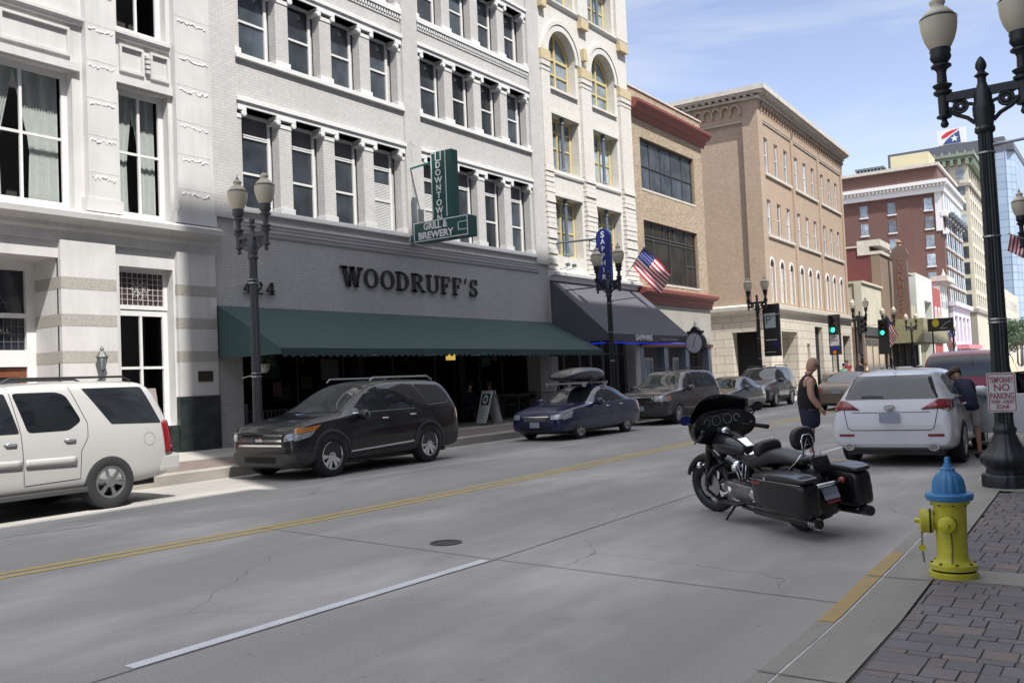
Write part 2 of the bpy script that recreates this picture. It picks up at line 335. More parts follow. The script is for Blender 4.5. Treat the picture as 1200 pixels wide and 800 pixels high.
def text(name, s, size, mtx, m, parent, ext=.01, align='CENTER', off=0, sx=1., spacing=1., bold=0.):
    """flat lettering, its own plane = local XY of mtx"""
    cu = bpy.data.curves.new(name, 'FONT'); cu.body = s; cu.size = size; cu.extrude = ext; cu.align_x = align; cu.align_y = 'CENTER'
    cu.space_character = spacing; cu.offset = bold; cu.resolution_u = 3
    o = bpy.data.objects.new(name, cu); COL.objects.link(o)
    dg = bpy.context.evaluated_depsgraph_get(); dg.update(); me = bpy.data.meshes.new_from_object(o.evaluated_get(dg))
    bpy.data.objects.remove(o); me.transform(MX.Diagonal((sx, 1, 1, 1))); me.transform(mtx); me.materials.clear(); me.materials.append(M[m])
    o = bpy.data.objects.new(name, me); COL.objects.link(o)
    if parent: o.parent = parent
    return o
def frame(o, x, y, z=None):
    x = V(x).normalized(); y = V(y).normalized(); z = x.cross(y)
    return MX(((x.x, y.x, z.x, o[0]), (x.y, y.y, z.y, o[1]), (x.z, y.z, z.z, o[2]), (0, 0, 0, 1)))
FX = lambda x, y, z: frame((x, y, z), (0, 1, 0), (0, 0, 1))      # facing +X
FY = lambda x, y, z: frame((x, y, z), (1, 0, 0), (0, 0, 1))      # facing -Y

def split(o):
    """the separate pieces of a part become parts of their own"""
    me = o.data; bm = bmesh.new(); bm.from_mesh(me); bm.verts.ensure_lookup_table(); seen = {}; comps = []
    for v in bm.verts:
        if v.index in seen: continue
        st = [v]; seen[v.index] = len(comps); L_ = []
        while st:
            q = st.pop(); L_.append(q)
            for e in q.link_edges:
                w = e.other_vert(q)
                if w.index not in seen: seen[w.index] = len(comps); st.append(w)
        comps.append(L_)
    bb = [[min(v.co[i] for v in c) - .02 for i in range(3)] + [max(v.co[i] for v in c) + .02 for i in range(3)] for c in comps]; par = list(range(len(comps)))
    def fd(a):
        while par[a] != a: a = par[a]
        return a
    for i in range(len(comps)):
        for j in range(i):
            if all(bb[i][k] < bb[j][k + 3] and bb[j][k] < bb[i][k + 3] for k in range(3)): par[fd(i)] = fd(j)
    gs = {}
    for f in bm.faces: gs.setdefault(fd(seen[f.verts[0].index]), []).append(f.index)
    bm.free()
    if len(gs) < 2 or len(gs) > 100: return [o]
    out = []
    for k, (g_, fl) in enumerate(gs.items()):
        idx = {}; vs = []; fs = []
        for fi in fl:
            f = []
            for vi in me.polygons[fi].vertices:
                if vi not in idx: idx[vi] = len(vs); vs.append(me.vertices[vi].co[:])
                f.append(idx[vi])
            fs.append(f)
        m2 = bpy.data.meshes.new(o.name); m2.from_pydata(vs, [], fs)
        for m in me.materials: m2.materials.append(m)
        for p, fi in zip(m2.polygons, fl): p.material_index = me.polygons[fi].material_index; p.use_smooth = me.polygons[fi].use_smooth
        if k == 0: c = o; c.data = m2
        else: c = o.copy(); c.data = m2; COL.objects.link(c); c.parent = o.parent
        out.append(c)
    return out
# ------------------------------------------------------------------ ground
def bend(y): return 0. if y < 18 else -.0342 * (y - 18)
TH = .0342
def far(x, s, z=0.): # point in the far block's frame
    return (-19 + x * math.cos(TH) - s * math.sin(TH), 56 + x * math.sin(TH) + s * math.cos(TH), z)
struct(MB().quad((-900, -300, -.03), (900, -300, -.03), (900, 2500, -.03), (-900, 2500, -.03)), 'ground', 'asphalt')
g = MB()
ys = [-40, 0, 10, 20, 30, 46, 56, 80, 120, 180, 260, 400]
def kR(y):   # right kerb line
    return -1.74 if y < 5.8 else -1.74 - .031 * (y - 5.8) if y < 24 else -2.304 - .0342 * (y - 24)
def kL(y): return -15.0 if y < 46 else -15.0 - .0342 * (y - 46)
for a, b in zip(ys, ys[1:]):
    g.quad((kL(a) - .4, a, 0), (2, a, 0), (2, b, 0), (kL(b) - .4, b, 0))
g.quad((-90, 47.3, .0), (kL(47.3) - .4, 47.3, 0), (kL(55) - .4, 55, 0), (-90, 55, .0))
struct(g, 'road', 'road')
def strip(pts, w, z=.004, dx=0):
    m = MB()
    for (x0, y0), (x1, y1) in zip(pts, pts[1:]):
        d = V((x1 - x0, y1 - y0, 0)).normalized(); n = V((d.y, -d.x, 0)) * w / 2
        m.quad((x0 - n.x, y0 - n.y, z), (x0 + n.x, y0 + n.y, z), (x1 + n.x, y1 + n.y, z), (x1 - n.x, y1 - n.y, z))
    return m
yl = [(-9.25, -6), (-9.22, 4.5), (-8.93, 7.3), (-8.8, 10), (-8.78, 13), (-8.95, 19.8), (-9.5, 31.3), (-10.2, 46)]
for s_ in (-.11, .11): struct(strip([(x + s_, y) for x, y in yl], .105), 'road_marking', 'line_yellow')
for s_ in (-.11, .11): struct(strip([(x + s_, y) for x, y in [(-10.6, 57), (-12.5, 110), (-15.5, 200)]], .105), 'road_marking', 'line_yellow')
for a, b in ((-7.2, -3.6), (3.35, 6.95), (16, 19.6), (28, 31.6)):
    struct(strip([(-5.3 + bend(a) + .0 * a, a), (-5.2 + bend(b), b)], .11), 'road_marking', 'line_white')
for a, b in ((5.2, 6.9), (11.9, 15.2), (19, 22.5), (26.5, 30), (34, 37.5)):
    struct(strip([(-11.95 + .17 * (b > 10), a), (-11.55, b)] if b < 20 else [(-11.8 + bend(a), a), (-11.8 + bend(b), b)], .09), 'road_marking', 'line_faded')
for y0 in (48.0, 54.6): struct(strip([(-16, y0), (-3.5, y0)], .25), 'road_marking', 'line_white')
j = strip([(-5.34, -6), (-5.225, 3.4), (-5.125, 7), (-5.2, 12.2), (-5.3, 18), (-6.2, 46)], .012, .0045)
for y0 in (-6.5, 7.02, 20.5, 34): j.add(*(lambda q: (q.v, q.f))(strip([(-9 + bend(y0), y0 + .5), (-5.2 + bend(y0), y0), (kR(y0), y0 - .35)], .010, .0055)))
for y0 in (-1, 13.5, 27): j.add(*(lambda q: (q.v, q.f))(strip([(kL(y0), y0 + .9), (-9 + bend(y0), y0 + .4)], .010, .0055)))
j.add(*(lambda q: (q.v, q.f))(strip([(-12.3, -6), (-12.2, 8), (-12.3, 24), (-13, 46)], .010, .0055)))
struct(j, 'road', 'joint')
# manhole and patched core holes
mh = MB().lathe([(.17, .0), (.17, .008), (.14, .008), (.135, -.0), (.0, .002)], n=28, mi=0)
tag(mh.build('manhole_cover', mat('cast_iron_cover', (.04, .04, .042), .6, var=.5, scale=25, bmp=.5), auto=30, loc=(-6.15, 7.55, 0)), 'small round dark iron cover set in the middle lane of the road', 'manhole cover')
# right pavement: painted kerb top, joint, concrete band, pavers
yr = [-8, 0, 5.8, 8, 12, 16, 24, 36, 60, 100, 200]
kt = MB(); ct = MB(); ck = MB()
for a, b in zip(yr, yr[1:]):
    A, B = kR(a), kR(b)
    ct.prism([(A, a, -.02), (A, a, .13), (A + .03, a, .15), (A + .125, a, .15), (A + .125, a, -.02)], (B - A, b - a, 0))
    kt.prism([(A + .14, a, -.02), (A + .14, a, .15), (A + .46, a, .155), (A + .46, a, -.02)], (B - A, b - a, 0))
    ck.quad((A + .124, a, .147), (A + .141, a, .147), (B + .141, b, .147), (B + .124, b, .147))
struct(ct, 'kerb', 'kerb'); struct(kt, 'sidewalk', 'kerb'); struct(ck, 'kerb', 'caulk')
for k in range(30):    # saw joints across the band
    y0 = 6.95 + (k - 8) * 2.4
    struct(MB().quad((kR(y0) + .01, y0, .1565), (kR(y0) + .46, y0 - .02, .1565), (kR(y0) + .46, y0 - .008, .1565), (kR(y0) + .01, y0 + .012, .1565)), 'kerb', 'joint') if k < 14 else None
yk = MB(); a, b = 5.62, 7.72
for p, q in ((5.62, 5.8), (5.8, 6.9), (6.9, 7.95)):
    A, B = kR(p), kR(q); yk.quad((A + .03, p, .1525), (A + .122, p, .1525), (B + .122, q, .1525), (B + .03, q, .1525))
    yk.quad((A - .002, p, .005), (A - .002, p, .13), (B - .002, q, .13), (B - .002, q, .005)); yk.quad((A - .002, p, .13), (A + .03, p, .1525), (B + .03, q, .1525), (B - .002, q, .13))
struct(yk, 'kerb', 'ochre')
base = MB()
for a, b in zip(yr, yr[1:]): base.prism([(kR(a) + .46, a, -.02), (kR(a) + .46, a, .143), (3.1, a, .143), (3.1, a, -.02)], (0, b - a, 0))
M['sand'] = mat('paver_joint_sand', (.085, .078, .075), .9, var=.5, scale=6, dark=(.14, .13, .115)); struct(base, 'sidewalk', 'sand')
# pavers: pinwheel of 0.2 squares and 0.2x0.1 bricks, laid at the street's angle
pv = MB(); r2 = random.Random(3)
PW = .2
def paver(x0, y0, x1, y1):
    gp = .0024; h = .150 + r2.uniform(-.0015, .0015); t = r2.uniform(-.0012, .0012)
    e = kR((y0 + y1) / 2) + .47
    if x1 < e + .03: return
    x0 = max(x0, e)
    if x1 > -1.36 and x0 < .2 and y1 > 7.02 and y0 < 7.42:
        if y0 < 6.98: y1 = 7.015
        elif y1 > 7.46: y0 = 7.425
        else: return
    if 11.95 < y1 and y0 < 12.9 and x1 > -1.95 and x0 < -.9: return
    pv.add([(x0 + gp, y0 + gp, .14), (x1 - gp, y0 + gp, .14), (x1 - gp, y1 - gp, .14), (x0 + gp, y1 - gp, .14),
            (x0 + gp + .003, y0 + gp + .003, h + t), (x1 - gp - .003, y0 + gp + .003, h - t), (x1 - gp - .003, y1 - gp - .003, h - t), (x0 + gp + .003, y1 - gp - .003, h + t)],
           [(4, 5, 6, 7), (0, 1, 5, 4), (1, 2, 6, 5), (2, 3, 7, 6), (3, 0, 4, 7)])
rows = 0; y = 1.6
while y < 19:
    hh = (.17, .085, .17)[rows % 3] if y < 16 else .17; x = -2.4 + r2.choice((0, .08, .04, .12))
    while x < .9:
        ww = r2.choice((.17, .17, .17, .255, .085)) if hh == .17 else .17
        paver(x, y, x + ww, y + hh); x += ww
    y += hh; rows += 1
pvo = pv.build('sidewalk', 'paver'); tag(pvo, kind='structure')
cols = []
struct(MB().box((-1.36, 7.02, .1), (-.6, 7.42, .153)).box((-.59, 7.02, .1), (.2, 7.42, .153)).box((-1.95, 12.0, .1), (-.95, 12.9, .153)), 'sidewalk', 'kerb')
struct(MB().box((.9, -8, .1), (3.1, 19, .149)).box((-2.6, 19, .1), (3.1, 46, .149)), 'sidewalk', 'walk')
# left pavement (slopes up to the facades), with kerb
lw = MB(); lk = MB(); lb = MB()
def left_walk(a, b):
    n = max(1, int((b - a) / 12)); q = [a + (b - a) * i / n for i in range(n + 1)]
    for a, b in zip(q, q[1:]):
        for (ya, yb) in ((a, b),):
            A, B = kL(ya), kL(yb)
            lk.prism([(A, ya, -.02), (A, ya, .19), (A - .04, ya, .22), (A - .18, ya, .22), (A - .18, ya, -.02)], (B - A, yb - ya, 0))
            e0 = -19.9 if b < 50 else -30
            z1 = .34
            vs = [(A - .18, ya, .221), (B - .18, yb, .221), (B - 1.7, yb, .27), (A - 1.7, ya, .27)]
            lb.quad(*vs)
            lw.quad((A - 1.7, ya, .27), (B - 1.7, yb, .27), (-21.5 - (3 if ya > 50 else 0), yb, z1), (-21.5 - (3 if ya > 50 else 0), ya, z1))
left_walk(-10, 47); left_walk(55.5, 140)
lk.box((-60, 46.9, -.02), (-15.2, 47.05, .22)); lk.box((-60, 55.3, -.02), (-15.4, 55.5, .22))
lw.quad((-60, 46.3, .225), (-15.2, 46.3, .225), (-15.2, 46.95, .225), (-60, 46.95, .225))
struct(lk, 'kerb', 'kerb')
M['brick_walk'] = brick('brick_pavement', (.20, .145, .125), (.16, .12, .105), (.13, .115, .105), bw=.2, bh=.1, bstr=.2, var=.3)
struct(lb, 'sidewalk', 'brick_walk'); struct(lw, 'sidewalk', 'walk')

# ------------------------------------------------------------------ facade kit (x outward, y along, z up)
def holed(mb, x, y0, y1, z0, z1, holes, depth=.25, mi=0, mr=None):
    """wall face on plane x with rectangular holes (ya,yb,za,zb[,depth]) and their reveals"""
    ys = sorted({y0, y1, *[v for h in holes for v in h[:2] if y0 < v < y1]}); zs = sorted({z0, z1, *[v for h in holes for v in h[2:4] if z0 < v < z1]})
    for a, b in zip(ys, ys[1:]):
        run = None
        for c, d in zip(zs, zs[1:]):
            cy, cz = (a + b) / 2, (c + d) / 2
            if any(h[0] < cy < h[1] and h[2] < cz < h[3] for h in holes): continue
            mb.quad((x, a, c), (x, b, c), (x, b, d), (x, a, d), mi=mi)
    mr = mi if mr is None else mr
    for h in holes:
        a, b, c, d = h[:4]; e = x - (h[4] if len(h) > 4 else depth)
        mb.quad((x, a, c), (x, a, d), (e, a, d), (e, a, c), mi=mr); mb.quad((x, b, c), (x, b, d), (e, b, d), (e, b, c), mi=mr)
        mb.quad((x, a, d), (x, b, d), (e, b, d), (e, a, d), mi=mr); mb.quad((x, a, c), (x, b, c), (e, b, c), (e, a, c), mi=mr)
    return mb
def window(par, x, y0, y1, z0, z1, zs=(), ys=(), fw=.07, m='paint_white', glass='glass_dark', sill=True, sm=None, blinds=None, head=False, sash=.5):
    """frame mesh named window, with pane(s), sill as sub-parts; zs/ys bars"""
    f = MB()
    f.box((x, y0, z0), (x + .06, y0 + fw, z1)).box((x, y1 - fw, z0), (x + .06, y1, z1))
    f.box((x + .001, y0 + fw, z1 - fw), (x + .058, y1 - fw, z1)).box((x + .001, y0 + fw, z0), (x + .058, y1 - fw, z0 + fw))
    for z in zs: f.box((x + .002, y0 + fw, z - .03), (x + .05, y1 - fw, z + .03))
    for yy in ys: f.box((x - .002, yy - .03, z0 + fw), (x + .055, yy + .03, z1 - fw))
    w = f.build('window', m, par)
    MB().quad((x + .012, y0 + fw, z0 + fw), (x + .012, y1 - fw, z0 + fw), (x + .012, y1 - fw, z1 - fw), (x + .012, y0 + fw, z1 - fw)).build('pane', glass, w)
    if sill: MB().box((x - .02, y0 - .05, z0 - .1), (x + .22, y1 + .05, z0 - .002)).build('sill', sm or m, w)
    if blinds:
        b = MB(); z = blinds[0]
        while z < blinds[1]: b.box((x + .014, y0 + fw + .01, z), (x + .020, y1 - fw - .01, z + .032)); z += .05
        b.build('blind', 'paint_white', w)
    return w
def cornice(prof, x, y0, y1, name, m, par, ends=True):
    return MB().sweepY([(x + a, z) for a, z in prof], y0, y1).build(name, m, par)

# ------------------------------------------------------------------ building 1: white stone with brown doors (Y .. 14.6)
b1 = thing('stone_building', 'white stone building with rough-cut piers, curtained windows and brown wooden doors', 'building', (-19, 8, 0))
OY = -8
def Y(*a): return [v - 8 for v in a]
Y0, Y1 = -9., 6.6
w1 = MB()
up = [(1.02, 3.06, 5.85, 8.88), (4.17, 5.47, 5.85, 8.86), (1.02, 3.06, 10.5, 13.4), (4.17, 5.47, 10.22, 13.4), (-6.6, -3.6, 5.85, 8.88), (-6.6, -3.6, 10.5, 13.4)]
holed(w1, -.1, Y0, Y1, 5.7, 17, up, .3)
gr = [(-2.2, 2.62, .3, 4.72, 1.1), (4.05, 5.45, .95, 4.66, .35), (-7.6, -4.2, .95, 4.66, .35)]
holed(w1, -.05, Y0, Y1, .28, 5.2, gr, .3)
w1.quad((-.05, Y1, .2), (-12, Y1, .2), (-12, Y1, 17), (-.05, Y1, 17)); w1.quad((-.05, Y0, 17), (-.05, Y1, 17), (-12, Y1, 17), (-12, Y0, 17))
w1.quad((-.1, Y0, 17), (-.1, Y1, 17), (-.1, Y1, 17.001), (-.1, Y0, 17.001))
w1.build('wall', 'white_stone', b1)
cornice([(-.1, 5.1), (.02, 5.1), (.04, 5.3), (.12, 5.36), (.14, 5.45), (.2, 5.5), (.34, 5.56), (.36, 5.68), (.1, 5.78), (-.1, 5.8)], -.0, Y0, Y1 + .08, 'cornice', 'white_stone', b1)
cornice([(-.1, 9.95), (-.02, 9.95), (.0, 10.0), (.04, 10.05), (.04, 10.12), (-.1, 10.15)], -.0, Y0, Y1 - 1.1, 'string_course', 'white_stone', b1)
cornice([(-.1, 17), (.1, 17), (.5, 17.5), (.5, 17.8), (-.1, 17.8)], 0, Y0, Y1, 'roof_cornice', 'white_stone', b1)
pr = MB(); rk = MB(); bd = MB(); rr = random.Random(5)
def pier(y0, y1, z0, z1, x1, step=.84, rock=True, r=pr):
    z = z0; r.box((-.1, y0, z0), (x1, y1, z1))
    while z < z1 - .3 and rock:    # chipped quarry-faced ledge at every course
        n = 15; zc = z + step - .1 + rr.uniform(-.05, .05)
        vs = []; fs = []
        for i in range(n + 1):
            yy = y0 + (y1 - y0) * (.1 + .8 * i / n) + rr.uniform(-.02, .02); k = .004 + .016 * rr.random(); zz = zc + rr.uniform(-.045, .045)
            vs += [(x1 - .004, yy, zz + .05), (x1 + k, yy, zz + .015 + rr.uniform(-.01, .01)), (x1 + k * .9, yy, zz - .008), (x1 - .004, yy, zz - .018)]
        for i in range(n):
            for q in range(3): fs.append((i * 4 + q, i * 4 + q + 1, i * 4 + 4 + q + 1, i * 4 + 4 + q))
        rk.add(vs, fs); rk.box((x1 - .001, y0, zc + .13), (x1 + .004, y1, zc + .142)); z += step
pier(3.30, 4.02, 5.8, 17, .08); pier(5.58, 6.6, 5.8, 17, .08); pier(-1.1, .0, 5.8, 17, .08); pier(-8.4, -7.2, 5.8, 17, .08)
pr.box((-.1, 3.22, 5.8), (.12, 4.1, 6.1)).box((-.1, 5.5, 5.8), (.12, 6.64, 6.1)).box((-.1, -1.2, 5.8), (.12, .08, 6.1))
pier(2.62, 3.9, .28, 5.1, .06, rock=False); pier(5.5, 6.6, 1.6, 5.1, .06, rock=False); pier(-4.1, -2.2, .28, 5.1, .06, rock=False)
pr.build('pier', 'white_stone', b1); rk.build('rough_stone', 'rock_stone', b1)
for (a, b) in ((2.62, 3.9), (5.5, 6.6), (-4.1, -2.2)):
    for z in (2.45, 3.25, 4.05): bd.box((-.05, a - .004, z), (.064, b + .004, z + .26))
for z in (2.45, 3.25, 4.05): bd.box((-1.12, 2.616, z), (-.05, 2.63, z + .26))
bd.build('band', 'band_stone', b1)
MB().box((-.1, 5.46, .2), (.09, 6.62, 1.62)).build('plinth', 'marble_green', b1, bevel=.01)
MB().box((-.1, 3.9, .2), (.0, 5.46, .95)).build('plinth', 'marble_green', b1)
MB().box((.06, 6.0, 1.97), (.085, 6.42, 2.22)).build('plaque', mat('bronze_plaque', (.04, .03, .02), .4, var=.5, scale=20), b1, bevel=.004)
pn = MB()     # sunk panels with carved blocks
for a, b, c in ((.15, 1.28, 0), (1.5, 3.0, 0), (4.2, 4.82, 0), (5.0, 5.5, 0), (-6.4, -5.2, 0), (-5, -3.7, 0)):
    for y0, y1, z0, z1 in ((a, b, 9.78, 9.84), (a, b, 9.2, 9.26), (a, a + .05, 9.26, 9.78), (b - .05, b, 9.26, 9.78)): pn.box((-.1, y0, z0), (-.03, y1, z1))
for a in (1.34, 4.87, -5.14):
    for k in range(4): pn.box((-.1, a, 9.3 + k * .12), (-.01, a + .1, 9.37 + k * .12))
pn.box((-.1, -.05, 8.9), (0, 3.2, 9.08)).box((-.1, 4.06, 8.9), (0, 5.56, 9.08))
pn.build('panel_moulding', 'white_stone', b1)
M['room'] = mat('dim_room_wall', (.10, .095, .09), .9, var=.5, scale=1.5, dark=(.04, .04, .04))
def curtains(w, x, y0, y1, z0, z1, dirn):
    c = MB(); n = 14; q = 10
    for i in range(q):
        for jx in range(n): pass
    vs = []; fs = []
    for i in range(q + 1):
        t = i / q; zz = z1 + (z0 - z1) * t; wd = 1 - .45 * min(1, t * 1.5) if t < .55 else .62 + .1 * (t - .55)
        for k in range(n * 2 + 1):
            u = k / (n * 2); yy = (y0 + (y1 - y0) * u * wd) if dirn > 0 else (y1 - (y1 - y0) * u * wd)
            vs.append((x + .03 * math.sin(u * n * 2 * PI * .9 + .3 * t), yy, zz))
    k = n * 2 + 1
    for i in range(q):
        for a in range(k - 1): fs.append((i * k + a, i * k + a + 1, (i + 1) * k + a + 1, (i + 1) * k + a))
    c.add(vs, fs).build('curtain', 'curtain', w, smooth=True)
def b1win(y0, y1, z0, z1, cur):
    mid = (y0 + y1) / 2; w = window(b1, -.38, y0 + .0, y1 - .0, z0, z1, zs=((z0 + z1) / 2 + .02,), ys=(mid,), fw=.13, glass='glass_clear', sill=False)
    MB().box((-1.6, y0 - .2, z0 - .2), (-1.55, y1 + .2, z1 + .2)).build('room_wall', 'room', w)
    if cur:
        curtains(w, -.55, mid + .02 - .1, y1 - .1, z0 + .05, z1 - .05, -1)
        curtains(w, -.50, y0 + .08, y0 + (y1 - y0) * .48, z0 + .05, z1 - .05, 1)
    return w
for h in up: b1win(*h[:4], h[2] < 6)
pw = b1win(4.05, 5.45, .95, 3.68, False)
MB().box((-.9, 4.05, .95), (-.6, 5.45, 1.35)).build('window_seat', 'room', pw)
tw = window(b1, -.36, 4.05, 5.45, 3.7, 4.66, fw=.1, sill=False, glass=mat('stained_glass', (.05, .03, .035), .2, var=.7, scale=3, dark=(.10, .07, .06)))
ld = MB()
def leading(ld, x, y0, y1, z0, z1, nx, nz, flower=True):
    for i in range(1, nx): ld.box((x, y0 + (y1 - y0) * i / nx - .005, z0), (x + .012, y0 + (y1 - y0) * i / nx + .005, z1))
    for i in range(1, nz): ld.box((x + .001, y0, z0 + (z1 - z0) * i / nz - .005), (x + .011, y1, z0 + (z1 - z0) * i / nz + .005))
    if flower:
        cy, cz, r = (y0 + y1) / 2, (z0 + z1) / 2, (z1 - z0) * .36
        for k in range(8):
            a = k * PI / 4; P0 = V((x + .008, cy, cz)); t = V((0, math.cos(a), math.sin(a))); n_ = V((0, -math.sin(a), math.cos(a)))
            ld.tube([P0 + t * r * .2, P0 + t * r * .6 + n_ * r * .2, P0 + t * r, P0 + t * r * .6 - n_ * r * .2, P0 + t * r * .2], .007, 4)
leading(ld, -.335, 4.15, 5.35, 3.8, 4.56, 9, 6); ld.build('leading', 'white_stone', tw)
# entrance: white frame, arched-pattern transoms, brown double doors
en = MB(); xd = -1.1
en.box((xd - .02, -2.2, .3), (xd + .1, -2.02, 4.72)).box((xd - .02, 2.42, .3), (xd + .1, 2.62, 4.72)).box((xd - .02, -2.02, 4.52), (xd + .1, 2.42, 4.72))
en.box((xd - .01, -2.02, 3.48), (xd + .09, 2.42, 3.58)).box((xd - .01, -2.02, 2.42), (xd + .12, 2.42, 2.78)).box((xd - .01, 1.28, 2.78), (xd + .08, 1.36, 3.48)).box((xd - .01, -.9, 2.78), (xd + .08, -.82, 3.48))
ent = en.build('doorway', 'paint_white', b1)
MB().quad((xd, -2.02, 2.78), (xd, 2.42, 2.78), (xd, 2.42, 4.52), (xd, -2.02, 4.52)).build('transom_glass', mat('leaded_dark_glass', (.018, .018, .03), .12, var=.5, scale=6), ent)
ld = MB(); leading(ld, xd + .02, 1.36, 2.42, 2.8, 3.46, 7, 4, False); leading(ld, xd + .02, -.8, 1.28, 2.8, 3.46, 12, 4, False)
for r_ in (.5, .95, 1.4, 1.85):
    ld.tube([(xd + .02, .2 + r_ * math.cos(a), 3.6 + .48 * r_ * math.sin(a)) for a in [PI * k / 16 for k in range(17)]], .006, 4)
for k in range(1, 12): a = PI * k / 12; ld.tube([(xd + .02, .2 + .3 * math.cos(a), 3.6 + .14 * math.sin(a)), (xd + .02, .2 + 1.9 * math.cos(a), 3.6 + .88 * math.sin(a))], .005, 4)
ld.build('leading', 'iron_grey', ent)
text('transom_lettering', 'MALL', .16, FX(xd + .025, 1.9, 3.2), 'band_stone', ent, .003)
for y0 in (-2.02, -.9, .22, 1.32):
    y1 = y0 + 1.1
    d = MB().box((xd, y0, .3), (xd + .06, y0 + .16, 2.4)).box((xd, y1 - .16, .3), (xd + .06, y1, 2.4)).box((xd + .001, y0 + .16, 2.2), (xd + .058, y1 - .16, 2.4)).box((xd + .001, y0 + .16, .3), (xd + .058, y1 - .16, .75)).build('door', 'door_wood', b1, bevel=.006)
    MB().quad((xd + .02, y0 + .16, .75), (xd + .02, y1 - .16, .75), (xd + .02, y1 - .16, 2.2), (xd + .02, y0 + .16, 2.2)).build('pane', 'glass_dark', d)
    MB().tube([(xd + .07, y0 + .08, 1.1), (xd + .12, y0 + .08, 1.15), (xd + .12, y0 + .08, 1.45), (xd + .07, y0 + .08, 1.5)], .012).build('handle', 'steel', d)
# notice leaning in the ground-floor window
tag(MB().prism([(-.45, 4.9, 1.1), (-.45, 5.28, 1.1), (-.52, 5.22, 1.85), (-.52, 4.86, 1.85)], (-.01, 0, 0)).build('poster', mat('poster_paper', (.6, .55, .5), .8, var=.6, scale=6, dark=(.3, .25, .3)), loc=(-19, 8, 0)), 'pale framed notice leaning inside the tall window beside the green marble plinth', 'poster')
# wall lantern on the pier
lt = thing('wall_lantern', 'small weathered copper lantern fixed to the stone pier beside the doors', 'lantern', (-18.94, 11.42, 2.05))
MB().tube([(-.02, 0, .0), (.05, 0, .02), (.12, 0, .1), (.16, 0, .2)], [.045, .03, .025, .03], 8).build('bracket', 'iron_grey', lt)
MB().lathe([(.03, .2), (.06, .24), (.11, .5), (.13, .52), (.06, .62), (.03, .66), (.045, .69), (.01, .76)], (.16, 0, 0), 6).build('housing', mat('lantern_copper', (.10, .11, .10), .5, var=.5, scale=20), lt)
MB().lathe([(.055, .25), (.105, .49)], (.165, 0, 0), 6, a0=.2).build('pane', 'glass_mid', lt)

# ------------------------------------------------------------------ building 2: grey painted brick, WOODRUFF'S
b2 = thing('brewery_building', "tall pale grey painted brick building with rows of white windows above a long green awning", 'building', (-19, 14.6, 0))
H2 = 15.65
holes = []; bays = ((.85, 7.4), (8.2, 14.8))
rowz = ((6.45, 9.1), (10.5, 12.6), (13.68, 15.75), (17.0, 19.1))
for (a, b) in bays:
    for z0, z1 in rowz: holes.append((a, b, z0, z1, .42))
wl = MB(); holed(wl, 0, 0, H2, 3.6, 21, holes, .42); wl.quad((0, H2, 17), (0, H2, 21), (-12, H2, 21), (-12, H2, 17)); wl.quad((0, 0, .2), (0, 0, 21), (-12, 0, 21), (-12, 0, .2))
wl.quad((0, 0, 21), (0, H2, 21), (-12, H2, 21), (-12, 0, 21))
wl.box((-.6, 0, .25), (0.0, .8, 3.6)).box((-.6, H2 - .8, .25), (0.0, H2, 3.6)).build('wall', 'grey_brick', b2)
pp = MB()
for a, b in ((0, .8), (7.42, 8.18), (14.82, H2)): pp.box((-.01, a, 6.1), (.07, b, 21))
pp.build('pilaster', 'grey_brick', b2)
cornice([(0, 5.72), (.03, 5.74), (.05, 5.78), (.05, 5.84), (.08, 5.86), (.08, 5.93), (.1, 5.96), (.1, 6.02), (.13, 6.06), (0, 6.1)], 0, .62, 15.0, 'moulding', 'grey_smooth', b2)
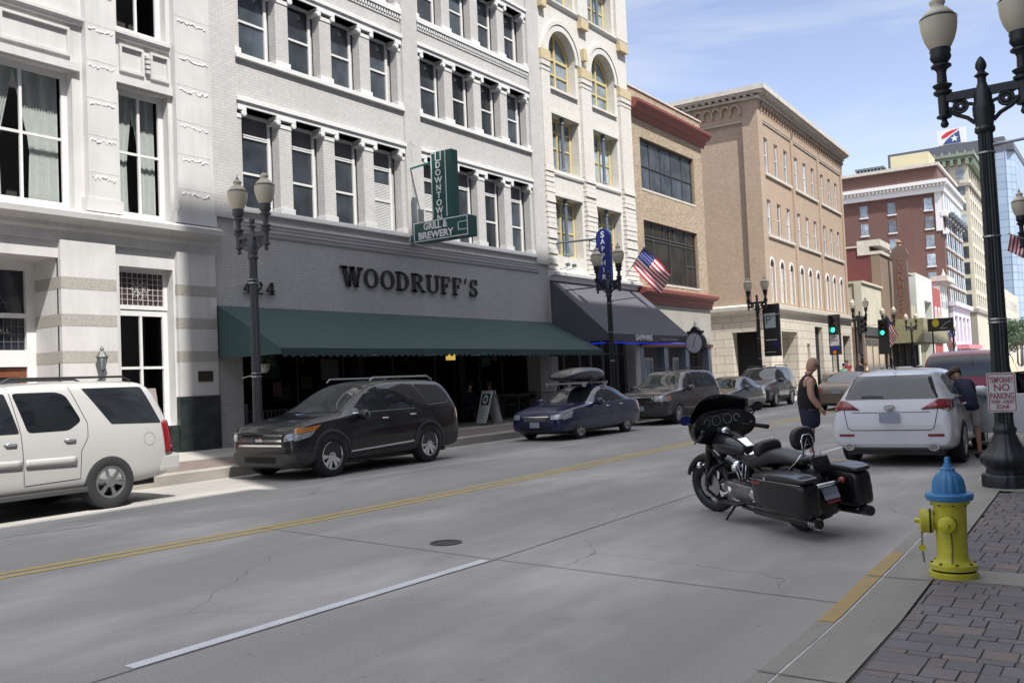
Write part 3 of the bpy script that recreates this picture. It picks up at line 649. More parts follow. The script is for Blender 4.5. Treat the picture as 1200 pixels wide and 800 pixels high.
for (a, b) in bays:
    pit = (b - a) / 4
    for z0, z1 in rowz: MB().quad((-.385, a, z0), (-.385, b, z0), (-.385, b, z1), (-.385, a, z1)).build('bay_wall', 'grey_brick', b2)
    for ri, (z0, z1) in enumerate(rowz):
        MB().box((-.42, a - .02, z0 - .13), (.1, b + .02, z0)).build('sill', 'paint_white', b2, bevel=.01)
        MB().box((-.42, a, z1), (.05, b, z1 + .13)).box((-.01, a - .03, z1 + .13), (.1, b + .03, z1 + .24)).build('lintel', 'paint_white', b2, bevel=.008)
        for k in range(4):
            c = a + pit * (k + .5) - (.02 if k else 0); gw = .53
            if ri == 0: window(b2, -.36, c - gw, c + gw, z0, z1 - .05, zs=(z0 + 1.0, z0 + 1.98, z0 + 2.02), fw=.09, sill=False, glass='glass_dark',
                               blinds=(z0 + .1, z0 + 1.5) if (k == 3 and a < 1) or (k == 0 and a > 1) else None)
            else: window(b2, -.36, c - gw, c + gw, z0, z1 - .02, zs=((z0 + z1) / 2,), fw=.09, sill=False)
        for k in range(5):
            c = a + pit * k; lo, hi = (c - .225, c + .225)
            if k == 0: lo, hi = a, a + .16
            if k == 4: lo, hi = b - .16, b
            p = MB().box((-.3, lo, z0 + .16), (-.02, hi, z1 - .3)).build('column', 'grey_brick', b2)
            q = MB().box((-.3, lo - .03, z0), (.03, hi + .03, z0 + .16))
            zc = z1 - .3
            q.box((-.3, lo, zc), (.0, hi, zc + .12)).box((-.3, lo - .12 * (0 < k), zc + .2), (.06, hi + .12 * (k < 4), zc + .3))
            q.build('base_and_capital', 'paint_white', p, bevel=.012)
            sc_ = MB()
            for yy in ([lo - .05] if k else []) + ([hi + .05] if k < 4 else []): sc_.lathe([(.0, -.3), (.085, -.3), (.085, .05), (.05, .06), (0, .06)], (0, yy, zc + .14), 12, 'x')
            if sc_.v: sc_.build('volute', 'paint_white', p)
    leadm = mat('leaded_transom', (.10, .085, .095), .3, var=.5, scale=12, dark=(.05, .045, .06))
    for k in range(4):
        c = a + pit * (k + .5) - (.02 if k else 0)
        t = MB().quad((-.34, c - .44, 8.5), (-.34, c + .44, 8.5), (-.34, c + .44, 9.0), (-.34, c - .44, 9.0)).build('transom_pane', leadm, b2)
        l = MB()
        for i in range(1, 12): l.box((-.338, c - .44 + i * .0733 - .004, 8.5), (-.33, c - .44 + i * .0733 + .004, 9.0))
        for i in range(1, 7): l.box((-.337, c - .44, 8.5 + i * .0714 - .004), (-.331, c + .44, 8.5 + i * .0714 + .004))
        l.build('leading', mat('lead_came', (.25, .23, .25), .5, var=0) if 'lead_came' not in bpy.data.materials else bpy.data.materials['lead_came'], t)
    dn = MB().box((-.05, a, 13.5), (.1, b, 13.56)).box((-.05, a, 13.28), (.03, b, 13.34))
    y = a + .03
    while y < b: dn.box((0, y, 13.36), (.07, y + .06, 13.48)); y += .12
    dn.build('dentil_band', 'paint_white', b2)
MB().sweepY([(0, 20.2), (.2, 20.3), (.3, 20.6), (.6, 20.8), (.6, 21), (0, 21.1)], 0, H2).build('cornice', 'paint_white', b2)
# recessed storefront under the awning
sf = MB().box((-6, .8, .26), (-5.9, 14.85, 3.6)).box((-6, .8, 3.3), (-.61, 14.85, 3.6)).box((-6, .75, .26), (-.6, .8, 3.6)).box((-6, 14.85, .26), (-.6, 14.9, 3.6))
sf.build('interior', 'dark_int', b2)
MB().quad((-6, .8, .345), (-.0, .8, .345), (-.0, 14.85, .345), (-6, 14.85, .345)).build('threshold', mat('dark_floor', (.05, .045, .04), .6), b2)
fr = MB()
for y in (1.2, 3.2, 5.0, 7.2, 9.3, 10.6, 11.8, 13.2, 14.6): fr.box((-.75, y, .3), (-.66, y + .07, 3.4))
fr.box((-.74, .9, 2.7), (-.67, 14.7, 2.78)); fr.build('shopfront_frame', 'plastic', b2)
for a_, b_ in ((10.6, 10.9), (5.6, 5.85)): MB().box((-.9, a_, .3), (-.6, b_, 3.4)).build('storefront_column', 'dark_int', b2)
for y, z, w_, h_, c in ((4.1, 1.9, .7, .6, (.09, .08, .07)), (9.9, 2.45, .5, .5, (.22, .18, .05)), (11.9, 2.2, .55, .35, (.02, .05, .04)), (12.6, 2.4, .3, .6, (.10, .03, .03)), (2.3, 1.5, .3, .4, (.1, .03, .03))):
    MB().box((-.64, y, z), (-.62, y + w_, z + h_)).build('window_poster', mat('poster', c, .6, var=.5, scale=8, emit=(.9, .6, .12, .35) if c[0] > .2 else None), b2)  # the yellow one is a lit sign, hence its emission
for i, (y, z) in enumerate(((2.0, 2.2), (3.6, 1.5), (6.4, 2.1), (8.1, 1.7), (9.0, 2.4), (11.4, 1.5), (12.9, 1.9), (13.6, 1.4), (6.9, 1.35), (13.9, 2.3))):
    MB().box((-5.88, y, z), (-5.84, y + .5 + .1 * (i % 3), z + .4)).build('picture_frame', mat('picture_%d' % i, ((.3, .25, .15), (.25, .08, .05), (.1, .15, .2))[i % 3], .6, var=.6, scale=7), b2)
for y in (3, 5.5, 8, 10.5, 13):  # lit pendants added to warm the dark interior
    MB().tube([(-3, y, 3.3), (-3, y, 2.75)], .01, 5).lathe([(.02, 2.75), (.10, 2.6), (.13, 2.5)], (-3, y, 0), 14).build('pendant_lamp', 'iron_grey', b2)
    MB().lathe([(0, 2.5), (.06, 2.52), (0, 2.6)], (-3, y, 0), 10).build('bulb', mat('warm_bulb', (.5, .3, .1), .4, var=0, emit=(1, .55, .2, 4)) if 'warm_bulb' not in bpy.data.materials else bpy.data.materials['warm_bulb'], b2)
# green awning
aw = thing('awning', "long dark green canvas awning with scalloped edge below the WOODRUFF'S letters", 'awning', (-19, 14.6, 0))
def awning(par, L_, ztop, zbot, out, val, m, scallop=.0, y0=.05):
    c = MB(); n = 60
    x1 = out; th = .012
    c.prism([(.01, y0, ztop), (x1, y0, zbot), (x1 + .008, y0, zbot + .008), (.02, y0, ztop + .014)], (0, L_ - 2 * y0, 0))
    for yy in (y0, L_ - y0 - .012): c.prism([(.01, yy, ztop), (x1, yy, zbot), (x1, yy, zbot - val * .8), (.01, yy, zbot - val * .8)], (0, .012, 0))
    o = c.build('canvas', m, par)
    v = MB(); n = int((L_ - 2 * y0) / (.24 if scallop else 1)); 
    for i in range(n):
        a = y0 + (L_ - 2 * y0) * i / n; b = y0 + (L_ - 2 * y0) * (i + 1) / n; pts = [(x1 + .004, a, zbot + .005), (x1 + .004, b, zbot + .005)]
        k = 6
        for q in range(k + 1): t = q / k; pts.append((x1 + .004, b + (a - b) * t, zbot - val + (-.075 * math.sin(PI * t) + .03 if scallop else 0)))
        v.prism(pts, (.006, 0, 0))
    v.build('valance', m, par)
    fr = MB()
    for yy in [y0 + .05 + (L_ - 2 * y0 - .1) * i / 6 for i in range(7)]: fr.tube([(.02, yy, ztop - .05), (x1 - .03, yy, zbot - .02)], .018, 6); fr.tube([(.02, yy, zbot - .1), (x1 - .03, yy, zbot - .03)], .018, 6)
    fr.tube([(x1 - .02, y0, zbot - .03), (x1 - .02, L_ - y0, zbot - .03)], .018, 6); fr.build('frame', 'steel', par)
awning(aw, H2, 3.84, 2.66, 2.32, .17, 'awn_green', True)
# slab serif letters from strokes
def slab(mb, ch, o, w, h, d=.07):
    """o: origin function (u,v)->xyz on the wall; strokes of thick/thin bars with slab serifs"""
    T, t = w * .205, w * .10
    def bar(a, b, k):
        a, b = V((*a, 0)), V((*b, 0)); dd = (b - a).normalized(); n = V((-dd.y, dd.x, 0)) * k / 2
        if abs(dd.x) > .05 and abs(dd.y) > .3: n = V((k / 2, 0, 0))
        mb.prism([o(p.x, p.y) for p in (a - n, b - n, b + n, a + n)], (d, 0, 0))
    def serif(x, y, k): bar((x - k / 2, y), (x + k / 2, y), t)
    def arc(cx, cy, rx, ry, a0, a1, k0, k1=None):
        n = 16; P = []
        for i in range(n + 1):
            a = R(a0 + (a1 - a0) * i / n); kk = abs(math.cos(a)) * (k0 - t) + t
            P.append(((cx + rx * math.cos(a), cy + ry * math.sin(a)), (cx + (rx - kk) * math.cos(a), cy + (ry - t) * math.sin(a))))
        for p, q in zip(P, P[1:]): mb.prism([o(*p[0]), o(*q[0]), o(*q[1]), o(*p[1])], (d, 0, 0))
    e = t / 2
    if ch == 'W':
        for x0, x1, k in ((.1, .32, T), (.32, .5, t), (.5, .70, T), (.70, .9, t)):
            u = (x0 in (.1, .5)); bar((w * x0, h if u else 0), (w * x1, 0 if u else h), k)
        serif(w * .1, h - e, w * .34); serif(w * .9, h - e, w * .28); serif(w * .5, h - e, w * .26)
    elif ch == 'O': arc(w / 2, h / 2, w * .46, h * .5, 0, 360, T * .95)
    elif ch == 'D': bar((w * .2, 0), (w * .2, h), T); serif(w * .2, e, w * .4); serif(w * .2, h - e, w * .4); arc(w * .35, h / 2, w * .55, h * .5, -90, 90, T)
    elif ch == 'R':
        bar((w * .2, 0), (w * .2, h), T); serif(w * .2, e, w * .42); serif(w * .2, h - e, w * .4); arc(w * .4, h * .74, w * .42, h * .26, -90, 90, T); bar((w * .25, h - e), (w * .42, h - e), t); bar((w * .25, h * .49), (w * .45, h * .49), t)
        bar((w * .5, h * .48), (w * .82, 0), T * .9); serif(w * .86, e, w * .26)
    elif ch == 'U': bar((w * .2, h * .3), (w * .2, h), T); bar((w * .82, h * .3), (w * .82, h), t * 1.3); serif(w * .2, h - e, w * .42); serif(w * .82, h - e, w * .34); arc(w * .49, h * .34, w * .40, h * .34, 180, 360, T * .8)
    elif ch == 'F': bar((w * .24, 0), (w * .24, h), T); serif(w * .26, e, w * .48); bar((w * .05, h - e), (w * .86, h - e), t); bar((w * .84, h - t), (w * .84, h * .72), t); bar((w * .24, h * .5), (w * .62, h * .5), t); bar((w * .6, h * .62), (w * .6, h * .38), t * .9)
    elif ch == 'S': arc(w * .48, h * .73, w * .36, h * .27, 20, 270, T * .9); arc(w * .48, h * .26, w * .38, h * .26, -160, 90, T * .9); bar((w * .8, h * .68), (w * .8, h), t); bar((w * .12, 0), (w * .12, h * .32), t)
    elif ch == "'": bar((w * .4, h * .7), (w * .55, h), T * 1.0)
    elif ch == '4': bar((w * .68, 0), (w * .68, h), T); bar((w * .05, h * .3), (w * .95, h * .3), t); bar((w * .1, h * .3), (w * .6, h), t); serif(w * .68, e, w * .46)
    elif ch == '2': arc(w * .46, h * .72, w * .36, h * .28, -20, 180, T * .9); bar((w * .72, h * .58), (w * .18, t), T * .7); bar((w * .1, e), (w * .85, e), t * 1.4)
# letters are parts of one sign each
sg = thing('shop_sign', "large black slab-serif letters reading WOODRUFF'S on the grey wall", 'sign', (-19, 19.0, 4.6))
y = 0; spec = (('W', .93), ('O', .74), ('O', .74), ('D', .74), ('R', .76), ('U', .76), ('F', .62), ('F', .62), ("'", .3), ('S', .60))
tot = sum(w for _, w in spec); k = (6.62 - .045 * 9) / tot
for ch, w in spec:
    w *= k; mb = MB(); slab(mb, ch, lambda u, v, y=y: (.03, y + u, v), w, .60, .035); mb.build('letter', 'sign_black', sg); y += w + .045
s4 = thing('house_number', 'black slab-serif house number 424 high on the grey wall', 'sign', (-19, 15.44, 4.2))
for i, ch in enumerate('424'):
    mb = MB(); slab(mb, ch, lambda u, v, i=i: (.04, i * .37 + u, v), .31, .33, .05); mb.build('numeral', 'sign_black', s4)
# projecting neon sign
ds = thing('hanging_sign', 'dark green projecting neon sign reading DOWNTOWN GRILL & BREWERY', 'sign', (-19, 22.2, 6))
MB().box((1.02, -.16, .72), (1.86, .16, 2.86)).build('upright_box', 'sign_green', ds, bevel=.015)
MB().box((.28, -.22, .1), (2.46, .22, .74)).build('lower_box', 'sign_green', ds, bevel=.02)
bt = MB()
for yy in (-.23, .224):
    for a, b in (((.3, .12), (2.44, .15)), ((.3, .7), (2.44, .73)), ((.3, .15), (.33, .7)), ((2.41, .15), (2.44, .7)), ((2.06, .3), (2.09, .56)), ((2.06, .54), (2.4, .56)), ((2.06, .3), (2.4, .32))): bt.box((a[0], yy, a[1]), (b[0], yy + .008, b[1]))
for a, b in (((1.04, .8), (1.07, 2.84)), ((1.6, .8), (1.63, 2.84)), ((1.04, 2.81), (1.2, 2.84)), ((1.42, 2.56), (1.45, 2.84)), ((1.22, 2.56), (1.42, 2.59)), ((1.22, 2.56), (1.25, 2.84))): bt.box((a[0], -.17, a[1]), (b[0], -.162, b[1]))
bt.build('border_tube', 'white_paint', ds)
for i, ch in enumerate('DOWNTOWN'): text('letter', ch, .27, FY(1.33, -.175, 2.42 - i * .235), 'white_paint', ds, .006, sx=1.0, bold=.008)
text('lettering', 'GRILL &', .3, FY(1.18, -.235, .56), 'white_paint', ds, .006, sx=.9, bold=.01)
text('lettering', 'BREWERY', .3, FY(1.18, -.235, .28), 'white_paint', ds, .006, sx=1.05, bold=.01)
text('lettering', 'BREWERY', .3, frame((1.18, .235, .28), (-1, 0, 0), (0, 0, 1)), 'white_paint', ds, .006, sx=1.05, bold=.01)
MB().tube([(0.05, 0, 2.55), (1.02, 0, 2.62)], .035).box((0, -.1, 2.42), (.06, .1, 2.68)).box((0, -.12, .2), (.3, .12, .36)).build('bracket', mat('teal_bracket', (.03, .2, .19), .4), ds)
MB().tube([(.02, 0, 3.5), (.3, 0, 3.2)], .008, 5).tube([(.05, .05, 2.5), (.2, .05, 1.6)], .012, 5).box((.12, -.06, .4), (.24, .06, 1.6)).build('conduit', 'iron_grey', ds)
# ------------------------------------------------------------------ building 3: cream painted brick with arches (Y 30.25 .. 37.9)
b3 = thing('cream_building', 'cream painted brick building with arched windows and yellow window frames above a charcoal awning', 'building', (-19, 30.25, 0))
H3 = 7.65
bayc = (1.8, 5.27)
hs = []
for c in bayc:
    for z0, z1 in ((6.55, 8.95), (10.05, 12.3), (17.05, 19.2)): hs.append((c - 1.13, c + 1.13, z0, z1, .5))
    hs.append((c - 1.08, c + 1.08, 13.38, 14.78 + 1.08, .5))
w3 = MB(); holed(w3, 0, 0, H3, 5.9, 21, hs, .5)
for c in bayc:      # spandrels round the arches
    r = 1.08; n = 14
    for sgn in (-1, 1):
        for i in range(n):
            a, b = PI / 2 * i / n, PI / 2 * (i + 1) / n
            p = [(c + sgn * r * math.cos(t), 14.78 + r * math.sin(t)) for t in (a, b)]
            w3.quad((0, p[0][0], p[0][1]), (0, c + sgn * r, p[0][1]), (0, c + sgn * r, p[1][1]), (0, p[1][0], p[1][1]))
            w3.quad((0, p[0][0], p[0][1]), (0, p[1][0], p[1][1]), (-.5, p[1][0], p[1][1]), (-.5, p[0][0], p[0][1]))
w3.quad((0, H3, 5), (0, H3, 21), (-12, H3, 21), (-12, H3, 5)).quad((0, 0, 5), (0, 0, 21), (-12, 0, 21), (-12, 0, 5)).quad((0, 0, 21), (0, H3, 21), (-12, H3, 21), (-12, 0, 21))
w3.box((-.5, 0, .3), (0, .5, 5.9)).box((-.5, H3 - .5, .3), (0, H3, 5.9)).box((-.5, .5, 3.4), (-.05, H3 - .5, 5.9))
w3.build('wall', 'cream_wall', b3)
cornice([(0, 5.5), (.06, 5.52), (.08, 5.66), (.3, 5.72), (.32, 5.84), (.1, 5.92), (0, 5.95)], 0, .0, H3 + .02, 'cornice', 'paint_white', b3)
cornice([(0, 9.8), (.06, 9.82), (.08, 9.9), (0, 9.96)], 0, .62, 6.5, 'sill_course', 'cream_wall', b3)
cornice([(0, 16.85), (.08, 16.88), (.12, 16.95), (.12, 17.02), (0, 17.05)], 0, .0, H3, 'string_course', 'cream_wall', b3)
MB().sweepY([(0, 20), (.2, 20.2), (.7, 20.7), (.7, 21), (0, 21.1)], 0, H3).build('roof_cornice', 'cream_wall', b3)
pm = MB(); rs = MB(); tr = MB(); r3 = random.Random(8)
for a, b in ((0, .62), (3.12, 3.98), (6.62, H3)):
    for t in (0,): pm.box((-.01, a, 10.05), (.14, b, 14.3)).box((-.01, a, 17), (.14, b, 21))
    z = 5.95
    while z < 10.0:
        rs.box((-.01, a, z), (.14 + r3.uniform(0, .05), b, z + .19), top=(.012, .012)); z += .205
    tr.box((-.01, a - .03, 14.3), (.2, b + .03, 14.72)); pm.box((-.01, a - .02, 14.1), (.18, b + .02, 14.3)).box((-.01, a - .02, 13.9), (.16, b + .02, 13.98))
    tr.box((-.01, a + .12, 16.45), (.22, b - .12, 16.86), mi=0)
tr.box((-.01, 3.4, 15.1), (.2, 3.7, 15.6))
pm.build('pilaster', 'cream_wall', b3); rs.build('rusticated_pier', 'cream_rust', b3); tr.build('capital', 'tan_trim', b3, bevel=.02)
for c in bayc:
    ar = MB()
    for ra, rb, d in ((1.08, 1.3, .07), (1.34, 1.5, .1)):
        n = 28
        for i in range(n):
            a, b = PI * i / n, PI * (i + 1) / n
            q = [(0, c + rr_ * math.cos(t), 14.78 + rr_ * math.sin(t)) for rr_, t in ((ra, a), (rb, a), (rb, b), (ra, b))]; ar.prism(q, (d, 0, 0))
    ar.build('arch_moulding', 'cream_wall', b3)
    for z0, z1 in ((6.55, 8.95), (10.05, 12.3), (17.05, 19.2)):
        w = window(b3, -.42, c - 1.1, c + 1.1, z0, z1, zs=(z0 + (z1 - z0) * .45, z0 + (z1 - z0) * .75), ys=(c - .04, c + .04), fw=.14, m='yellow_trim', glass='glass_mid', sm='cream_wall')
        MB().tube([(-.12, c, z0), (-.12, c, z1)], .075, 10).lathe([(.11, z1 - .25), (.07, z1 - .15), (.12, z1 - .02)], (-.12, c, 0), 10).lathe([(.11, z0), (.11, z0 + .1), (.08, z0 + .15)], (-.12, c, 0), 10).build('iron_column', 'iron_grey', w)
        MB().box((-.04, c - 1.2, z1), (.06, c + 1.2, z1 + .12)).build('lintel', 'cream_wall', w)
    w = MB(); fx = -.42
    for yy in (c - 1.06, c - .05, c + .95): w.box((fx, yy, 13.4), (fx + .09, yy + .11, 14.85 + (.9 if yy == c - .05 else .1)))
    for zz in (13.4, 14.1, 14.72): w.box((fx, c - 1.0, zz), (fx + .08, c + 1.0, zz + (.1 if zz > 14.5 else .06)))
    for k in range(16):
        a, b = PI * k / 16, PI * (k + 1) / 16; w.prism([(fx, c + q * math.cos(t), 14.78 + q * math.sin(t)) for q, t in ((.95, a), (1.07, a), (1.07, b), (.95, b))], (.1, 0, 0))
    wo_ = w.build('window', 'yellow_trim', b3)
    MB().prism([(fx + .02, c + 1.05 * math.cos(t), 14.78 + 1.05 * math.sin(t)) for t in [PI * k / 16 for k in range(17)]] + [(fx + .02, c - 1.05, 13.4), (fx + .02, c + 1.05, 13.4)], (.005, 0, 0)).build('pane', 'glass_mid', wo_)
    MB().box((-.02, c - 1.15, 13.27), (.1, c + 1.15, 13.37)).build('sill', 'cream_wall', wo_)
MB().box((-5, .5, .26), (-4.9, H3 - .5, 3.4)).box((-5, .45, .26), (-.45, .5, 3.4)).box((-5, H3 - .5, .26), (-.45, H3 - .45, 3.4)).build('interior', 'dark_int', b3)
fl = MB()
for y in (.5, 1.6, 2.9, 3.8, 4.9, 6.2, 7.0): fl.box((-.5, y, .3), (-.42, y + .1, 3.4))
fl.box((-.5, .5, 2.6), (-.43, 7.1, 2.68)).build('shopfront_frame', 'iron_grey', b3)
fld = MB()
for y, z in ((1.0, 6.02), (1.5, 6.02)): fld.tube([(.0, y, z), (.3, y, z + .02), (.34, y, z + .12)], .015, 6).box((.28, y - .07, z + .08), (.42, y + .07, z + .2))
fld.build('floodlight', 'iron_grey', b3)
# charcoal awning
a2 = thing('awning', 'charcoal canvas awning with white SAPPHIRE lettering and a blue light strip below', 'awning', (-19, 30.35, 0))
awning(a2, 7.6, 5.5, 3.26, 2.5, .3, 'awn_grey')
SAPC = FX(2.52, 0, 0)
text('lettering', 'SAPPHIRE', .31, FX(2.53, 2.95, 3.13), 'white_paint', a2, .004, sx=1.15, bold=.008)
text('lettering', 'A Modern Bar and Restaurant', .14, FX(2.53, 5.3, 3.1), 'line_faded', a2, .003)
nb = mat('blue_neon', (.0, .02, .5), .4, var=0, emit=(.01, .04, 1.0, .35))
MB().tube([(2.4, .2, 2.93), (2.4, 7.4, 2.93)], .018, 6).tube([(2.3, .15, 2.93), (.2, .15, 2.93)], .018, 6).build('neon_strip', nb, a2)
sp = thing('blade_sign', 'tall blue rounded blade sign with white SAPPHIRE letters stacked down it', 'sign', (-19, 30.8, 0))
MB().prism([(2.26 + .29 * math.cos(t), -.09, 7.0 + .29 * math.sin(t)) for t in [PI * k / 12 for k in range(13)]] + [(1.97, -.09, 4.95), (2.55, -.09, 4.95)], (0, .18, 0)).build('board', 'sign_blue', sp)
for i, ch in enumerate('SAPPHIRE'): text('letter', ch, .34 if i == 0 else .27, FY(2.26, -.1, 7.05 - i * .27), 'white_paint', sp, .004, bold=.006)
MB().tube([(0, 0, 7.0), (2.0, 0, 6.95)], .04, 8).tube([(1.65, 0, 6.95), (1.62, 0, 6.6)], .02, 6).tube([(0, 0, 5.1), (2, 0, 5.1)], .03, 8).build('bracket', 'iron_grey', sp)
# flag on the facade
M['flag_red'] = mat('flag_red', (.45, .02, .04), .8, var=.1); M['flag_white'] = mat('flag_white', (.75, .74, .74), .8, var=.1); M['flag_blue'] = mat('flag_blue', (.02, .03, .16), .8, var=.1)
def flag(name_l, loc, rz, pole, L_, w_, h_, label, group=None, droop=.35, lean=.6, ph=0., stars=True):
    t = thing('flag', label, 'flag', loc, rz, group)
    P0, P1 = V((0, 0, 0)), V(pole); MB().tube([P0, P1], .018, 8).lathe([(.0, -.02), (.04, 0), (.0, .05)], P1, 10).build('pole', 'steel', t)
    nx, nz = 32, 26; d = (P1 - P0).normalized(); vs = []; out = V((d.y * 0 + .0, 0, 0))
    hang = V((0, .42, -.9)).normalized() if not isinstance(w_, tuple) else V(w_[1]).normalized(); ww = w_ if not isinstance(w_, tuple) else w_[0]
    side = d.cross(hang).normalized()
    for i in range(nx + 1):
        for k in range(nz + 1):
            u, v = i / nx, k / nz
            wave = .09 * math.sin(u * 6 + v * 2.5 + ph) * u + .05 * math.sin(v * 9 + u * 3)
            p = P1 - d * (.05 + h_ * v) + hang * ww * u + side * wave + V((0, 0, -.10 * u * v))
            vs.append(p)
    cl_ = MB()
    for i in range(nx):
        for k in range(nz):
            q = [vs[(i) * (nz + 1) + k], vs[(i + 1) * (nz + 1) + k], vs[(i + 1) * (nz + 1) + k + 1], vs[(i) * (nz + 1) + k + 1]]
            can = stars and i < nx * .4 and k < 14
            if can and i % 2 == 1 and k % 3 == 1:
                c = (q[0] + q[2]) / 2; z_ = [c + (a - c) * .55 for a in q]
                for e in range(4): cl_.quad(q[e], q[(e + 1) % 4], z_[(e + 1) % 4], z_[e], mi=2)
                cl_.quad(*z_, mi=1)
            else: cl_.quad(*q, mi=2 if can else (0 if (k // 2) % 2 == 0 else 1))
    o = cl_.build('cloth', ['flag_red', 'flag_white', 'flag_blue'], t); bm = bmesh.new(); bm.from_mesh(o.data); bmesh.ops.remove_doubles(bm, verts=bm.verts, dist=1e-5); bm.to_mesh(o.data); bm.free()
    return t
flag('f', (-18.9, 36.55, 6.0), 0, (1.05, .02, 1.32), 0, (1.75, (.72, .12, -.78)), 1.0, 'American flag on a slanted pole above the charcoal awning')
# street sign boards / red neon etc handled later

# ------------------------------------------------------------------ building 4: buff brick with red cornices (37.9 .. 46.35)
b4 = thing('buff_building', 'two-storey buff brick building with red cornices and dark grouped windows', 'building', (-19, 37.9, 0))
H4 = 8.45; w4 = MB()
holed(w4, 0, 0, H4, 3.1, 15.1, [(1.05, 7.32, 10.45, 12.9, .3), (1.05, 7.32, 6.02, 8.95, .3)], .3)
w4.quad((0, H4, 3.1), (0, H4, 14.85), (-14, H4, 14.85), (-14, H4, 3.1)).quad((0, 0, 13), (0, 0, 15.1), (-14, 0, 15.1), (-14, 0, 13)).quad((0, 0, 15.1), (0, H4, 15.1), (-14, H4, 15.1), (-14, 0, 15.1))
w4.quad((0, H4, 14.85), (0, H4, 15.1), (-14, H4, 15.1), (-14, H4, 14.85)).quad((-.3, 0, 0), (-.3, 0, 5.5), (-14, 0, 5.5), (-14, 0, 0)).quad((0, H4, 0), (0, H4, 3.1), (-14, H4, 3.1), (-14, H4, 0))
w4.build('wall', 'buff_brick', b4)
MB().box((-.3, -.0, 15.1), (.06, H4 + .05, 15.18)).build('coping', 'tan_stone', b4)
cornice([(0, 13.7), (.06, 13.72), (.08, 13.85), (.16, 13.92), (.18, 14.0), (.42, 14.12), (.44, 14.2), (.55, 14.28), (.56, 14.4), (.1, 14.55), (0, 14.55)], 0, 0, H4 + .3, 'upper_cornice', 'red_trim', b4)
cornice([(0, 4.95), (.1, 4.97), (.1, 5.2), (.16, 5.24), (.18, 5.36), (.5, 5.48), (.52, 5.62), (.1, 5.75), (0, 5.75)], 0, 0, H4 + .25, 'lower_cornice', 'red_trim', b4)
MB().box((.001, 0, 3.1), (.05, H4, 4.95)).build('tiled_fascia', 'tile_grey', b4)
MB().box((-.05, 0, 2.95), (.08, H4 + .1, 3.1)).build('canopy_edge', mat('dull_red_trim', (.12, .04, .04), .7), b4)
fm = mat('dark_window_frame', (.055, .055, .055), .5, var=0)
M['fm'] = fm
gb = glass_mat('window_glass_amber', (.045, .04, .03), .08); M['glass_amber'] = gb
ys = [1.05 + 1.254 * i for i in range(6)]
window(b4, -.2, 1.05, 7.32, 10.45, 12.9, zs=(11.6,), ys=ys[1:5], fw=.1, m='fm', glass='glass_dark', sm='tan_stone')
window(b4, -.2, 1.05, 7.32, 6.02, 8.95, zs=(8.1, 8.25), ys=(2.3, 4.2, 6.07), fw=.1, m='fm', glass='glass_amber', sm='tan_stone')
ex = MB()
for y in (3.5, 4.7): ex.box((-.195, y, 8.3), (-.15, y + .06, 8.88))
ex.box((-.195, 6.1, 7.1), (-.15, 7.25, 7.16)); ex.build('mullion', 'fm', b4)
sb = MB()
for y in (0, 2.6, 5.1, 8.0): sb.box((-.4, y, .3), (0, y + .42, 2.95))
sb.build('storefront_pier', mat('blue_grey_paint', (.20, .24, .30), .6, var=.3), b4)
MB().box((-1.6, 0, .3), (-1.5, H4, 3.0)).build('recess_wall', mat('recess_paint', (.14, .13, .15), .8), b4)
for y in (.9, 3.3, 6.6):
    d = MB().box((-1.48, y, .3), (-1.42, y + .14, 2.5)).box((-1.48, y + .8, .3), (-1.42, y + .94, 2.5)).box((-1.48, y + .14, 2.35), (-1.42, y + .8, 2.5)).box((-1.48, y + .14, .3), (-1.42, y + .8, .6)).build('door', 'paint_white', b4)
    MB().quad((-1.46, y + .14, .6), (-1.46, y + .8, .6), (-1.46, y + .8, 2.35), (-1.46, y + .14, 2.35)).build('pane', 'glass_mid', d)

# ------------------------------------------------------------------ building 5: tan brick block on the corner (far block frame)
b5 = thing('tan_building', 'large tan brick corner block with white cornice, arched windows and a limestone ground floor', 'building', (-19, 56, 0), TH)
L5 = 21.7; DX = -22.
hs = []; G = [(.75, 1.5), (2.75, 3.65), (4.95, 5.85), (7.9, 8.7), (9.8, 10.6), (11.85, 12.6), (15.05, 15.8), (17.3, 18.0), (19.3, 20.1)]
G = []
for c0 in (3.25, 10.2, 17.35): G += [(c0 - 2.2 - .42, c0 - 2.2 + .42), (c0 - .42, c0 + .42), (c0 + 2.2 - .42, c0 + 2.2 + .42)]
for a, b in G: hs += [(a, b, 14.15, 16.35, .2), (a, b, 10.22, 12.4, .2), (a, b, 5.9, 8.6, .25)]
w5 = MB(); holed(w5, 0, -.4, L5, 5.6, 18, hs, .2)
w5.quad((0, -.4, 5.6), (0, -.4, 18), (DX, -.4, 18), (DX, -.4, 5.6))
w5.quad((0, -.4, 18), (0, L5, 18), (DX, L5, 18), (DX, -.4, 18)).quad((0, L5, 0), (0, L5, 18), (DX, L5, 18), (DX, L5, 0))
w5.build('wall', 'tan_brick', b5)
pf = MB()     # side and front pilasters, frieze
pf.box((-.9, -.62, 5.6), (.0, -.4, 18.0)).box((DX, -.62, 17.3), (-.9, -.4, 18.0)).box((0, -.62, 5.6), (.1, .35, 18))
for y in (6.65, 13.65, 21.0): pf.box((0, y, 5.6), (.1, y + .5, 17.8))
pf.box((0, .35, 17.35), (.1, L5, 18.0)); pf.build('pilaster', 'tan_brick', b5)
MB().box((-3.9 * 5, -.58, 17.2), (-.9, -.4, 17.3)).build('string', 'tan_stone', b5)
st5 = MB()
for a, b in ((.35, 6.65), (7.15, 13.65), (14.15, 21)): st5.box((0, a, 17.25), (.07, b, 17.35)).box((0, a + .2, 9.98), (.12, b - .2, 10.15)).box((0, a + .2, 13.9), (.12, b - .2, 14.08))
st5.build('sill_course', 'tan_stone', b5)
